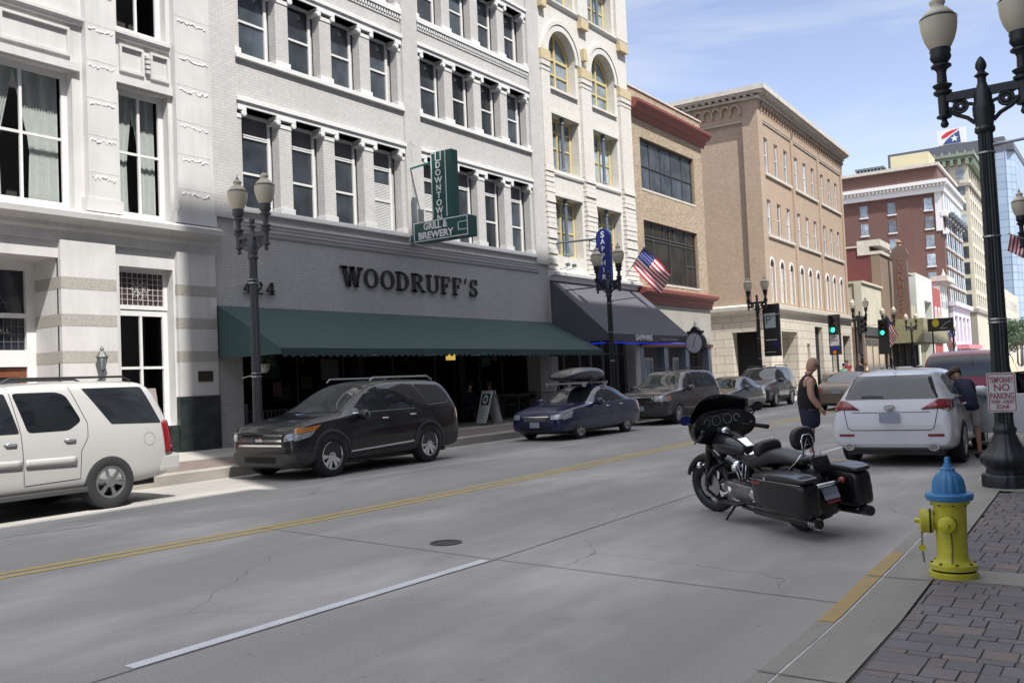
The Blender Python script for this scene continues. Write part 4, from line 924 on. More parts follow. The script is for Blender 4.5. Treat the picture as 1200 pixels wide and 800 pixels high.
ab = MB()     # arched corbel table under the cornice
y = .0
while y < L5 - .3:
    for k in range(6): a, b = PI * k / 6, PI * (k + 1) / 6; ab.prism([(.1, y + .3 + q * math.cos(t), 18.15 + q * math.sin(t)) for q, t in ((.18, a), (.30, a), (.30, b), (.18, b))], (.16, 0, 0))
    ab.box((.1, y - .03, 17.8), (.2, y + .05, 18.2)); y += .6
x = -1.0
while x > DX + .5:
    for k in range(6): a, b = PI * k / 6, PI * (k + 1) / 6; ab.prism([(x - .3 + q * math.cos(t), -.62, 18.05 + q * math.sin(t)) for q, t in ((.18, a), (.30, a), (.30, b), (.18, b))], (0, -.18, 0))
    ab.box((x - .05, -.80, 17.65), (x + .07, -.62, 18.1)); x -= .6
ab.build('corbel_table', 'tan_brick', b5)
cn = MB().box((DX, -.62, 18.0), (.12, L5, 18.5))
cn.build('frieze', 'tan_brick', b5)
cn = MB()
for o_, z0, z1 in ((.18, 18.5, 18.66), (.48, 18.78, 18.9), (.62, 18.9, 19.2)): cn.box((DX, -.62 - o_, z0), (.12 + o_, L5 + o_ * .5, z1))
y = -.6
while y < L5: cn.box((.12, y, 18.66), (.5, y + .2, 18.78)); y += .45
x = 0.
while x > DX: cn.box((x - .2, -1.0, 18.66), (x, -.62, 18.78)); x -= .45
cn.build('cornice', 'tan_stone', b5)
for i, (a, b) in enumerate(G):
    for z0, z1 in ((14.15, 16.35), (10.22, 12.4)): window(b5, -.14, a, b, z0, z1, zs=((z0 + z1) / 2,), fw=.06, glass='glass_mid', sill=False)
    c = (a + b) / 2; w = window(b5, -.18, a, b, 5.9, 8.15, zs=(7.0, 8.1), ys=(c,), fw=.09, glass='glass_mid', sill=False)
    ar = MB(); sp_ = MB(); r = .42
    for k in range(8):
        t0, t1 = PI * k / 8, PI * (k + 1) / 8
        ar.prism([(-.02, c + q * math.cos(t), 8.18 + q * math.sin(t)) for q, t in ((r, t0), (r + .16, t0), (r + .16, t1), (r, t1))], (.06, 0, 0))
    for yy in (a - .14, b + .02): ar.box((-.02, yy, 5.9), (.04, yy + .12, 8.18))
    ar.build('arch', 'paint_white', w)
    MB().prism([(-.15, c + r * math.cos(t), 8.15 + r * math.sin(t)) for t in [PI * k / 10 for k in range(11)]], (.01, 0, 0)).build('fanlight', 'glass_mid', w)
    for sgn in (-1, 1):
        for k in range(5):
            t0, t1 = PI / 2 * k / 5, PI / 2 * (k + 1) / 5; p = [(c + sgn * r * math.cos(t), 8.18 + r * math.sin(t)) for t in (t0, t1)]
            sp_.quad((0, p[0][0], p[0][1]), (0, c + sgn * r, p[0][1]), (0, c + sgn * r, 8.6), (0, p[1][0], p[1][1]))
            sp_.quad((0, p[1][0], p[1][1]), (0, c + sgn * r, 8.6), (0, c, 8.6)) if k < 5 else None
    sp_.build('spandrel', 'tan_brick', w)
gw = MB(); holed(gw, .12, -.5, L5, .2, 5.2, [(1.9, 5.6, .2, 4.05, 2.5), (7.85, 8.6, 2.0, 3.3, .3), (10.1, 12.3, .2, 4.55, .5), (14.6, 16.6, 1.2, 4.0, .4), (18.5, 21.2, .2, 4.05, .6)], .5)
def side_hole(mb, y, x0, x1, z0, z1, h, dep):
    xs = sorted({x0, x1, h[0], h[1]}); zs = sorted({z0, z1, h[2], h[3]})
    for a, b in zip(xs, xs[1:]):
        for c, d in zip(zs, zs[1:]):
            if h[0] < (a + b) / 2 < h[1] and h[2] < (c + d) / 2 < h[3]: continue
            mb.quad((a, y, c), (b, y, c), (b, y, d), (a, y, d))
    for x in h[:2]: mb.quad((x, y, h[2]), (x, y, h[3]), (x, y + dep, h[3]), (x, y + dep, h[2]))
    mb.quad((h[0], y, h[3]), (h[1], y, h[3]), (h[1], y + dep, h[3]), (h[0], y + dep, h[3]))
side_hole(gw, -.5, DX, .12, .0, 5.2, (-2.3, -.62, .2, 4.05), .9)
gw.build('ground_floor_wall', 'lime_block', b5)
cornice([(.0, 5.15), (.2, 5.17), (.22, 5.28), (.3, 5.34), (.45, 5.4), (.47, 5.62), (.0, 5.75)], 0, -.9, L5 + .1, 'belt_cornice', 'tan_stone', b5)
MB().sweepX([(-.5, 5.15), (-.62, 5.17), (-.66, 5.3), (-.85, 5.4), (-.87, 5.62), (-.4, 5.75)], DX, .0).build('belt_cornice', 'tan_stone', b5)
MB().box((-2.6, 1.9 + .0, .2), (-2.5, 5.6, 4.05)).box((-.25, 10.1, .2), (-.2, 12.3, 4.55)).box((-.4, 14.6, 1.2), (-.3, 16.6, 4)).box((-.5, 18.5, .2), (-.4, 21.2, 4.05)).box((-2.3, .4, .2), (-.62, .5, 4.05)).box((-.3, 7.85, 2), (-.2, 8.6, 3.3)).build('dark_opening', 'black', b5)
MB().box((-1.2, 1.92, .2), (-1.15, 5.58, 3.6)).build('shutter', mat('grey_shutter', (.12, .13, .14), .6, var=.4), b5)

# ------------------------------------------------------------------ far block: one Empty-rooted thing per building, in block coordinates
def bbox(mb, x0, x1, y0, y1, z0, z1, mi=0): return mb.box((x0, y0, z0), (x1, y1, z1), mi)
def fthing(name, label, s, group=None, cat='building', dx=0.): return thing(name, label, cat, far(dx, s, 0), TH, group)
cl = fthing('cream_shop', 'low cream shop building with a brick front between the tan block and theatre', 27)
MB().box((-14, 0, 5.0), (0, 8.6, 8.8)).box((-14, -.1, 8.8), (.15, 8.8, 9.0)).box((-3.2, -.12, 5.0), (-2.6, -.001, 8.8)).box((-.6, -.12, 5), (0.02, -.001, 8.8)).build('upper_wall', mat('cream_render', (.60, .56, .44), .8, var=.3, scale=.7), cl)
MB().box((-14, 0, .2), (-.01, 8.6, 5.0)).build('lower_wall', 'brown_brick', cl)
MB().box((0, .3, 4.2), (.12, 8.4, 5.0)).build('fascia', mat('dark_fascia', (.05, .05, .06), .5, var=.4), cl)
for y in (.6, 3.3, 6): MB().box((-.005, y, .6), (.03, y + 2.2, 3.9)).build('window', 'glass_dark', cl)
tt = fthing('theatre_building', 'dark red brick theatre with a brown brick front tower behind its vertical sign', 36)
MB().box((-18, 0, .2), (-.8, 5, 13.0)).build('auditorium', 'dark_red', tt)
MB().box((-.8, 0, .2), (0, 12, 12.2)).build('front_wall', 'brown_brick', tt)
MB().box((-2.0, -.1, 13.0), (.1, 5, 13.6)).box((-.9, -.05, 12.2), (.15, 12.1, 12.5)).box((-18.1, -.1, 13.0), (-2.0, 5.1, 13.15)).box((-2, -.1, 12.2), (-.9, .2, 13)).build('coping', 'tan_stone', tt)
MB().box((-16, 12, .2), (-.5, 18.8, 11.4)).build('red_annexe', 'dark_red', tt)
MB().box((-.5, 12, .2), (-.02, 18.8, 8.0)).box((-.6, 12, 11.4), (0, 18.9, 11.6)).build('cream_panel', mat('cream_panel', (.42, .40, .30), .8, var=.3), tt)
MB().box((-.02, 2, 5.6), (3.2, 18, 5.9)).box((0, 2, 3.6), (3.2, 18, 5.6)).build('marquee', mat('marquee_panel', (.30, .28, .16), .6, var=.6, scale=1.5, dark=(.16, .15, .10)), tt)
MB().box((.02, 2.2, .3), (.05, 17.8, 3.6)).build('lobby_front', 'black', tt)
for y in (2.2, 6, 10, 14, 17.6): MB().box((.05, y, .3), (.2, y + .3, 3.6)).build('pier', 'brown_brick', tt)
ts = fthing('vertical_sign', 'tall ornate brown vertical theatre sign reading TENNESSEE', 40, cat='sign')
MB().prism([(.5, -.25, 4.6), (1.7, -.25, 4.6), (1.85, -.25, 5.4), (1.75, -.25, 11.8), (1.95, -.25, 12.3), (1.7, -.25, 12.9), (1.1, -.25, 13.3), (.5, -.25, 12.9), (.25, -.25, 12.3), (.45, -.25, 11.8), (.35, -.25, 5.4)], (0, .5, 0)).build('board', mat('sign_brown', (.17, .11, .09), .6, var=.5, scale=5), ts)
for i, ch in enumerate('TENNESSEE'): text('letter', ch, .72, FY(1.1, -.27, 11.7 - i * .76), mat('sign_gold', (.30, .12, .05), .5, var=0) if 'sign_gold' not in bpy.data.materials else bpy.data.materials['sign_gold'], ts, .01, bold=.02) if False else None
M['sign_gold'] = mat('sign_gold', (.24, .12, .07), .5, var=0)
for i, ch in enumerate('TENNESSEE'): text('letter', ch, .78, FY(1.1, -.27, 11.6 - i * .78), 'sign_gold', ts, .01, bold=.02)
MB().lathe([(0, 0), (.25, .1), (.18, .3), (.3, .45), (0, .8)], (1.1, 0, 13.1), 10).build('finial', 'sign_gold', ts)
wb = fthing('white_shopfront', 'white modern shop front with a square recessed balcony beside the theatre', 56)
q = MB(); holed(q, 0, 0, 12, .2, 11.9, [(5.5, 11, 6.2, 9.0, 1.5), (.8, 11.2, .2, 4.5, 1)], 1)
q.quad((0, 0, .2), (0, 0, 11.9), (-12, 0, 11.9), (-12, 0, .2)).quad((0, 0, 11.9), (0, 12, 11.9), (-12, 12, 11.9), (-12, 0, 11.9)).build('wall', mat('white_render', (.62, .64, .60), .8, var=.25, scale=.6), wb)
MB().box((-1.6, 5.5, 6.2), (-1.5, 11, 9)).box((-1.1, .8, .2), (-1, 11.2, 4.5)).build('recess', mat('recess_olive', (.22, .21, .13), .8), wb)
rsb = fthing('red_shop', 'narrow red brick shop with white trimmed windows', 68.2)
MB().box((-12, 0, .2), (0, 6.6, 11)).build('wall', mat('bright_red_brick', (.36, .08, .07), .8, var=.3, scale=2), rsb)
for y in (1, 3.8): w = MB().box((-.02, y, 6.2), (.08, y + 1.6, 8.6)).build('window', 'paint_white', rsb); MB().box((.08, y + .25, 6.4), (.09, y + 1.35, 8.3)).build('pane', 'glass_dark', w)
MB().box((0, 0, 4.3), (.4, 6.6, 4.8)).build('fascia', 'paint_white', rsb)
orn = fthing('white_ornate_shop', 'narrow white ornate shop with a projecting bracketed cornice', 75)
MB().box((-12, 0, .2), (0, 6.9, 12.2)).build('wall', mat('ornate_white', (.58, .58, .56), .8, var=.3, scale=1), orn)
cn = MB().box((-1, -.2, 12.2), (1.0, 7.1, 12.9)).box((-.5, -.1, 11.9), (.5, 7, 12.2))
cn.lathe([(.3, 0), (.15, .4), (0, 1.0)], (.5, .3, 12.9), 8); cn.build('cornice', 'tan_stone', orn)
for z in (5.5, 8.8):
    for y in (1, 3, 5): MB().box((-.005, y, z), (.05, y + 1.1, z + 2)).build('window', 'glass_mid', orn)
# hotel
ht = fthing('brick_hotel', 'tall red brick hotel with white cornice and rows of small windows', 82.5)
BH = 26.
q = MB().box((-28, 0, .2), (0, 20.5, BH)).box((-27.9, .3, BH), (-.4, 20.2, 29.0)); q.build('wall', 'red_brick', ht)
MB().box((-28.3, -.5, 25.2), (.4, 20.9, 26.4)).box((-28.5, -.9, 26.4), (.8, 21.3, 26.9)).build('white_cornice', 'paint_white', ht)
q = MB(); x = -12.9
while x < .6: q.box((x, -.85, 26.0), (x + .2, -.5, 26.4)); x += .5
q.build('dentils', 'tan_stone', ht)
MB().box((.01, 0.2, 22.4), (.18, 20, 25.2)).box((-.9, -.12, 19.8), (.001, -.01, 25.2)).box((-.2, -.2, 21.8), (.5, 20.2, 22.4)).box((-.1, -.15, 19.3), (.5, 1.2, 19.8)).build('white_facing', 'paint_white', ht)
MB().box((-28.2, -.2, 29.0), (-.1, 20.5, 29.4)).build('parapet_cap', 'tan_stone', ht)
for zi in range(7):
    z = 22.9 - zi * 2.62
    for x in (-10.9, -7.1, -2.3, -14.8, -18.6):
        w = MB().box((x, -.06, z), (x + 1.05, -.002, z + 1.65)).build('window', 'glass_mid', ht)
        MB().box((x - .08, -.12, z - .2), (x + 1.15, -.003, z - .02)).build('sill', 'paint_white', w)
    for y in (1.2, 3.4, 6, 8.2, 11, 13.2, 16, 18.2):
        w = MB().box((.002 if z < 20 else .18, y, z), (.2, y + 1.1, z + 1.9)).build('window', 'glass_mid', ht)
        MB().box((.0, y - .1, z - .25), (.27, y + 1.2, z - .02)).build('sill', 'paint_white', w)
MB().box((-6.0, -.04, 3), (-4.0, .002, 25)).build('brick_panel', 'tan_brick' if False else 'red_brick', ht)
q = MB(); holed(q, .5, .5, 20.2, .2, 9.3, [(2 + 4.5 * i, 5 + 4.5 * i, 4.2, 8, .4) for i in range(4)] + [(2 + 4.5 * i, 5 + 4.5 * i, .2, 3.4, .4) for i in range(4)], .4)
q.quad((.5, .5, .2), (.5, .5, 9.3), (0, .5, 9.3), (0, .5, .2)).box((.0, .2, 9.3), (1.0, 20.5, 9.9))
q.build('white_base', mat('lilac_white_paint', (.62, .60, .68), .7, var=.15), ht); MB().box((.02, .6, .2), (.1, 20, 9.2)).build('base_glass', 'glass_mid', ht)
MB().box((.3, 2, 3.3), (2, 19, 3.9)).build('pink_awning', mat('pink_canvas', (.55, .20, .24), .8), ht)
for x in (1.0,): 
    q = MB()
    for y in (2, 5, 8, 11, 14, 17): q.tube([(.2, y, 20.6), (1.2, y, 21.6)], .08, 5).lathe([(0, -.5), (.4, -.3), (.45, .3), (0, .6)], (.9, y, 22.0), 6)
    q.build('flag_bracket', 'iron_grey', ht)
# rooftops behind the hotel
rt = thing('penthouse_block', 'pale yellow rooftop block rising behind the brick hotel', 'building', far(0, 108), TH)
MB().box((-10.65, 0, .2), (-4.7, 7, 36.5)).build('wall', mat('pale_yellow', (.58, .52, .34), .8, var=.2, scale=.4), rt)
rt2 = thing('grey_block', 'grey rooftop block with small square openings behind the brick hotel', 'building', far(0, 105.5), TH)
q = MB(); q.box((-11.2, 0, .2), (-3.1, 2, 33.6)).build('wall', mat('pale_grey', (.42, .40, .37), .8, var=.3, scale=.5), rt2)
for x in (-10, -7.8, -5.6): MB().box((x, -.05, 32.2), (x + .7, 0, 32.9)).build('opening', 'black', rt2)
rt3 = thing('dark_plant_room', 'dark slatted plant room on the roofline left of the brick hotel', 'building', far(0, 105), TH)
MB().box((-24, 0, .2), (-11.4, 3, 32.8)).build('wall', 'red_brick', rt3)
q = MB()
for i in range(8): q.box((-15.7 + i * .55, -.1, 32.8), (-15.4 + i * .55, 2, 34.3))
q.box((-15.8, -.14, 34.3), (-11.2, 2.2, 34.6)); q.build('louvres', 'iron_grey', rt3)
# cream tower with copper cornice
tw_ = fthing('cream_tower', 'cream stone office tower with a green copper cornice', 118)
TZ = 36.2
q = MB(); hs = []
for zi in range(9):
    for yi in range(8): hs.append((1.2 + yi * 3.3, 3.2 + yi * 3.3, 11 + zi * 2.75, 13 + zi * 2.75, .3))
holed(q, 0, 0, 27.5, .2, TZ, hs, .3); q.quad((0, 0, .2), (0, 0, TZ), (-4.9, 0, TZ), (-4.9, 0, .2)).quad((0, 0, TZ), (0, 27, TZ), (-4.9, 27, TZ), (-4.9, 0, TZ))
q.build('wall', 'cream_stone', tw_)
MB().quad((-.25, 0, 5), (-.25, 27.5, 5), (-.25, 27.5, TZ - .5), (-.25, 0, TZ - .5)).build('glazing', 'glass_mid', tw_)
MB().box((-4.9, -.3, 9.8), (.3, 27.8, 10.4)).box((-4.9, -.3, 31.6), (.3, 27.8, 32.1)).box((-4.9, -.1, .2), (-.001, -.001, 9.8)).build('string_course', mat('grey_stone', (.30, .28, .25), .8, var=.3), tw_)
q = MB().box((-5.2, -.9, TZ), (.9, 28.5, TZ + .5)).box((-5.4, -1.2, TZ + .5), (1.2, 29, TZ + 1.0))
x = -5
while x < 1: q.box((x, -1.1, TZ - 1.0), (x + .5, 0, TZ)); q.lathe([(.2, 0), (.1, .3), (0, .6)], (x, -1.0, TZ + 1.0), 5); x += 1.2
y = 0
while y < 28: q.box((0, y, TZ - 1.0), (1.1, y + .5, TZ)); q.lathe([(.2, 0), (.1, .3), (0, .6)], (1.0, y, TZ + 1.0), 5); y += 1.2
q.build('cornice', 'copper', tw_)
for zi in range(10):
    for x in (-1.9, -4.3): MB().box((x, -.05, 8.2 + zi * 2.75), (x + 1.3, -.001, 10.2 + zi * 2.75)).build('window', 'glass_mid' if zi > 5 else 'glass_dark', tw_)
# glass tower with roof sign
gm, gnt, gb_ = newmat('mirror_curtain_wall'); uv, ob = boxuv(gnt)
tb = N(gnt, 'ShaderNodeTexBrick', offset=0., inp={'Color1': (.30, .38, .48, 1), 'Color2': (.22, .30, .40, 1), 'Mortar': (.10, .13, .17, 1), 'Scale': 1., 'Mortar Size': .09, 'Brick Width': 2.4, 'Row Height': 2.2, 'Bias': -.3})
gnt.links.new(uv, tb.inputs['Vector']); gc, _ = noise_mix(gnt, ob, tb.outputs['Color'], .5, .05, 2, dark=(.38, .50, .62)); gnt.links.new(gc, gb_.inputs['Base Color']); gb_.inputs['Roughness'].default_value = .3; gb_.inputs['Specular IOR Level'].default_value = .3
M['curtain_wall'] = gm
gt = thing('glass_tower', 'pale blue mirrored glass office tower with a dark roof band', 'building', (-27.4, 299, 0), 0)
MB().add([(-34, 0, 0), (-2.2, 0, 0), (-0.2, 5, 0), (-0.2, 40, 0), (-34, 40, 0), (-34, 0, 63.5), (-2.2, 0, 63.5), (-.2, 5, 63.5), (-.2, 40, 63.5), (-34, 40, 63.5)], [(0, 1, 6, 5), (1, 2, 7, 6), (2, 3, 8, 7), (3, 4, 9, 8), (4, 0, 5, 9), (5, 6, 7, 8, 9)]).build('curtain_wall', 'curtain_wall', gt)
MB().box((-34.2, -.2, 62.0), (-2.2, 40, 66.0)).box((-2.3, .1, 62), (0, 40, 64)).build('roof_band', mat('dark_metal_band', (.10, .11, .13), .5, var=.2), gt)
lg = thing('roof_sign', 'square rooftop logo sign with red, white and navy swoosh and star on the glass tower', 'sign', (-44.0, 300, 66.0))
MB().box((-3.4, 0, .4), (4.2, 1.2, 5.0)).box((-3.2, .2, 0), (-2.9, .5, .4)).box((3, .2, 0), (3.3, .5, .4)).build('box', mat('logo_white', (.7, .7, .7), .5, var=0), lg)
q = [(-2.2, -.06, 3.2), (-1.0, -.06, 4.1), (.6, -.06, 4.6), (2.6, -.06, 4.8), (1.6, -.06, 4.2), (.2, -.06, 3.4), (-1.2, -.06, 2.6), (-2.3, -.06, 2.4)]
MB().prism(q, (0, .05, 0)).build('red_swoosh', mat('logo_red', (.55, .02, .03), .5, var=0), lg)
MB().prism([(-2.0, -.06, .6), (-1.2, -.06, 1.7), (.4, -.06, 3.0), (2.6, -.06, 4.2), (2.9, -.06, .6)], (0, .05, 0)).build('navy_field', mat('logo_navy', (.04, .07, .2), .5, var=0), lg)
MB().prism([(1.2 + (1.1 if k % 2 == 0 else .45) * math.sin(PI * k / 5), -.1, 2.0 + (1.1 if k % 2 == 0 else .45) * math.cos(PI * k / 5)) for k in range(10)], (0, .05, 0)).build('star', 'white_paint', lg)
# distant right end of the street
dt = thing('navy_glass_tower', 'far dark navy glass tower down the street beyond the lamp post', 'building', (-45, 520, 0), 0)
MB().box((-3, 0, 0), (13, 20, 48)).box((13, 4, 0), (26, 24, 58)).build('wall', mat('navy_glass', (.05, .07, .13), .2, var=.5, scale=.2, dark=(.10, .14, .22)), dt)
dt2 = thing('pale_office_block', 'far pale low office block at the end of the street', 'building', (-46, 460, 0), 0)
MB().box((-22, 0, 0), (14, 20, 12)).build('wall', 'cream_stone', dt2)
cr_ = thing('cream_rowhouse', 'narrow cream building beside the cream tower far down the street', 'building', far(.5, 150), TH)
MB().box((-20, 0, .2), (0, 60, 17)).build('wall', 'cream_stone', cr_)
for z in (6, 9.5, 13):
    for i in range(14): MB().box((-.002, 2 + i * 4, z), (.06, 4 + i * 4, z + 2)).build('window', 'glass_mid', cr_)

# ------------------------------------------------------------------ the other side of the street (behind the camera and right of the frame)
M['office_grey'] = mat('office_grey_stone', (.30, .31, .33), .8, var=.3, scale=.6); M['office_dark'] = mat('office_dark_stone', (.20, .20, .21), .8, var=.3, scale=.6)
def rblock(name, lab, y0, y1, h, m, x0=3.1, base='lime_block'):
    t = thing(name, lab, 'building', (x0, y0, 0)); L_ = y1 - y0; hs = []; q = MB(); n = max(2, int(L_ / 3.3)); p = L_ / n
    for i in range(n):
        for k in range(int((h - 6) / 3.8)): hs.append((p * i + .8, p * i + p - .8, 5.8 + 3.8 * k, 8.1 + 3.8 * k))
        hs.append((p * i + .3, p * i + p - .3, .5, 4.2))
    m2 = MB(); holed(m2, 0, 0, L_, .1, h, hs, .25); m2.v = [(-x, y, z) for x, y, z in m2.v]
    m2.quad((0, 0, .1), (0, 0, h), (22, 0, h), (22, 0, .1)).quad((0, L_, .1), (0, L_, h), (22, L_, h), (22, L_, .1)).quad((0, 0, h), (0, L_, h), (22, L_, h), (22, 0, h)).quad((22, 0, 0), (22, L_, 0), (22, L_, h), (22, 0, h))
    m2.build('wall', m, t); MB().quad((.2, 0, .2), (.2, L_, .2), (.2, L_, h - .5), (.2, 0, h - .5)).build('glazing', 'glass_mid', t)
    MB().box((-.5, 0, h - .5), (0, L_, h + .1)).build('cornice', 'tan_stone', t)
    return t
def street_tree(label, loc, h, r, seed):
    t = thing('street_tree', label, 'tree', loc, 0, 'distant street trees'); r5 = random.Random(seed)
    q = MB().tube([(0, 0, 0), (.05, .1, h * .35), (-.05, 0, h * .7)], [.16, .12, .05], 8)
    for k in range(6): a = k * 1.05; q.tube([(0, 0, h * (.35 + .05 * k)), (r * .35 * math.cos(a), r * .35 * math.sin(a), h * (.55 + .05 * k)), (r * .6 * math.cos(a), r * .6 * math.sin(a), h * (.65 + .05 * k))], [.06, .04, .02], 5)
    q.build('trunk', mat('bark', (.08, .06, .05), .9) if 'bark' not in bpy.data.materials else bpy.data.materials['bark'], t)
    q = MB(); cl_ = [(V((r5.uniform(-.7, .7) * r, r5.uniform(-.7, .7) * r, h * .68 + r5.uniform(-.3, .3) * h)), r * r5.uniform(.28, .45)) for _ in range(14)]
    for c, cr2 in cl_:
        for _ in range(160):
            d = V((r5.gauss(0, 1), r5.gauss(0, 1), r5.gauss(0, .8))).normalized() * cr2 * r5.uniform(.5, 1); p = c + d; u = V((r5.uniform(-1, 1), r5.uniform(-1, 1), r5.uniform(-1, 1))).normalized(); w_ = u.orthogonal().normalized(); s_ = r5.uniform(.12, .26); q.quad(p - u * s_, p + w_ * s_ * .5, p + u * s_, p - w_ * s_ * .5)
    q.build('crown', M['leaf'], t)
M['leaf'] = mat('leaf_green', (.05, .09, .04), .6, var=.6, scale=2, dark=(.02, .04, .02))
for i, (x, y, h) in enumerate(((-17.5, 175, 8), (-19, 196, 9), (-21.5, 225, 9), (-12.0, 210, 8))):
    street_tree(('green street tree at the far end of the street, nearest of the distant trees', 'green street tree behind the nearest distant one', 'farthest small green street tree by the pale rowhouse', 'green street tree beside the far white car at the photo edge')[i], (x, y, 0), h, 3.0, i)
rblock('brick_office', 'mid-height grey office building behind the hydrant', -42, 3.35, 25.0, 'office_grey')
rblock('stone_office', 'tall pale stone office building opposite the brewery', 3.36, 20.5, 41.6, 'office_grey')
rblock('brick_office', 'tall brick office building opposite the charcoal awning', 20.51, 36, 38.3, 'office_dark')
rblock('low_shop', 'single low shop opposite the buff building', 36.01, 46, 8., 'office_grey')
rblock('corner_office', 'large office building on the far corner of the side street', 57, 110, 36.8, 'office_dark', 3.0)
# ------------------------------------------------------------------ vehicles (x forward, y left, z up, origin on the road at mid length)
def paint(name, col, flake=0., rough=.35, metal=0., coat=.85):
    m, nt, b = newmat(name); b.inputs['Roughness'].default_value = rough; b.inputs['Metallic'].default_value = metal
    b.inputs['Coat Weight'].default_value = coat; b.inputs['Coat Roughness'].default_value = .03; b.inputs['Specular IOR Level'].default_value = .25
    t = N(nt, 'ShaderNodeTexCoord'); c, h = noise_mix(nt, t.outputs['Object'], col, .25, 1.2, 4, dark=tuple(min(1, x * .8 + .02) for x in col))
    nt.links.new(c, b.inputs['Base Color']); return m
M['pt_silver'] = paint('pearl_silver_paint', (.47, .465, .45), metal=.15)
M['pt_black'] = paint('black_car_paint', (.012, .011, .014))
M['pt_navy'] = paint('navy_car_paint', (.010, .014, .065))
M['pt_plum'] = paint('dark_plum_grey_paint', (.070, .058, .066), metal=.3)
M['pt_grey'] = paint('slate_grey_paint', (.09, .095, .105), metal=.3)
M['pt_white'] = paint('white_car_paint', (.66, .67, .70))
M['pt_red'] = paint('dark_red_paint', (.26, .010, .032))
M['pt_tan'] = paint('bronze_car_paint', (.16, .12, .08), metal=.3)
M['clad'] = mat('grey_plastic_cladding', (.055, .055, .056), .6, var=.2, scale=6)
M['tail_red'] = mat('tail_lamp_red', (.24, .006, .012), .15, var=.6, scale=22, coat=1)
M['amber'] = mat('amber_lens', (.55, .18, .02), .15, var=.2, coat=1)
M['lens'] = mat('clear_lamp_lens', (.50, .51, .53), .12, .3, var=.6, scale=16, dark=(.12, .12, .13), coat=1)
M['plate'] = mat('licence_plate', (.30, .33, .40), .5, var=.5, scale=20, dark=(.22, .26, .34))
M['car_glass'] = glass_mat('car_window_glass', (.005, .006, .007), .03)
M['car_glass_ws'] = glass_mat('car_windscreen_glass', (.02, .022, .022), .02)
M['alloy'] = mat('alloy_wheel', (.50, .50, .51), .28, .9, var=.15)
M['seam'] = mat('panel_gap', (.01, .01, .01), .9, var=0)
def loft_body(st, cut=(), r=.36, name='body', m='pt_white', parent=None, arch_w=.32, half=.95, sub=2, ak=1.14):
    mb = MB(); rings = []
    for (x, zb, zs, zt, wl, wm, ws, wt) in st:
        h = [(0, zb), (wl * .8, zb), (wl, zb + .05), (wl + (wm - wl) * .6, zb + (zs - zb) * .3), (wm, zb + (zs - zb) * .62), (ws, zs - .02), (ws - (ws - wt) * .12, zs + (zt - zs) * .12 + .005),
             (wt + .06 * (zt - zs > .2), zt - max(.02, (zt - zs) * .12)), (wt - .07, zt - .008), (0, zt)]
        rings.append([(x, y, z) for y, z in h] + [(x, -y, z) for y, z in h[-2:0:-1]])
    n = len(rings[0]); vs = [p for g in rings for p in g]; k = len(rings)
    fs = [(i * n + j, i * n + (j + 1) % n, (i + 1) * n + (j + 1) % n, (i + 1) * n + j) for i in range(k - 1) for j in range(n)]
    for b in (0, (k - 1) * n):     # end caps as quads across
        for j in range(n // 2 - 0):
            a1, a2, b1_, b2_ = b + j, b + j + 1, b + (n - j) % n, b + (n - j - 1) % n
            q = []
            for v in (a1, a2, b2_, b1_):
                if v not in q: q.append(v)
            if len(q) > 2: fs.append(tuple(q))
    mb.add(vs, fs); o = mb.build(name, [m, 'liner'], parent, smooth=True, sub=sub)
    if cut:
        c = MB()
        for x in cut:
            for s_ in (-1, 1): c.lathe([(r * ak, -arch_w), (r * ak, .3)] if s_ > 0 else [(r * ak, -.3), (r * ak, arch_w)], (x, s_ * half, r), 28, 'y')
        co = c.build('cutter', 'plastic'); md = o.modifiers.new('b', 'BOOLEAN'); md.operation = 'DIFFERENCE'; md.solver = 'EXACT'; md.object = co; bake(o); bpy.data.objects.remove(co)
        for p in o.data.polygons:
            vv = [o.data.vertices[i].co for i in p.vertices]
            for x in cut:
                dd = [math.hypot(c.x - x, c.z - r) for c in vv]
                if max(dd) < r * ak + .004 and (min(dd) > r * (ak - .02) or max(abs(c.y) for c in vv) < half - arch_w + .01): p.material_index = 1
        o.data.materials[-1] if len(o.data.materials) > 1 else o.data.materials.append(M['plastic'])
        o.data.set_sharp_from_angle(angle=R(38))
    bm = bmesh.new(); bm.from_mesh(o.data); bv = BVHTree.FromBMesh(bm); bm.free()
    return o, bv
AX = {'y+': ((0, 1, 0), 'xz'), 'y-': ((0, -1, 0), 'xz'), 'x+': ((1, 0, 0), 'yz'), 'x-': ((-1, 0, 0), 'yz'), 'z+': ((0, 0, 1), 'xy')}
def rounded(pts, r=.04, n=3):
    out = []; k = len(pts)
    for i in range(k):
        a, b, c = V((*pts[i - 1], 0)), V((*pts[i], 0)), V((*pts[(i + 1) % k], 0))
        u, w = (a - b), (c - b); q = min(r, u.length * .45, w.length * .45); u.normalize(); w.normalize()
        for j in range(n + 1):
            t = j / n; p = (b + u * q) * (1 - t) ** 2 + b * 2 * t * (1 - t) + (b + w * q) * t * t; out.append((p.x, p.y))
    return out
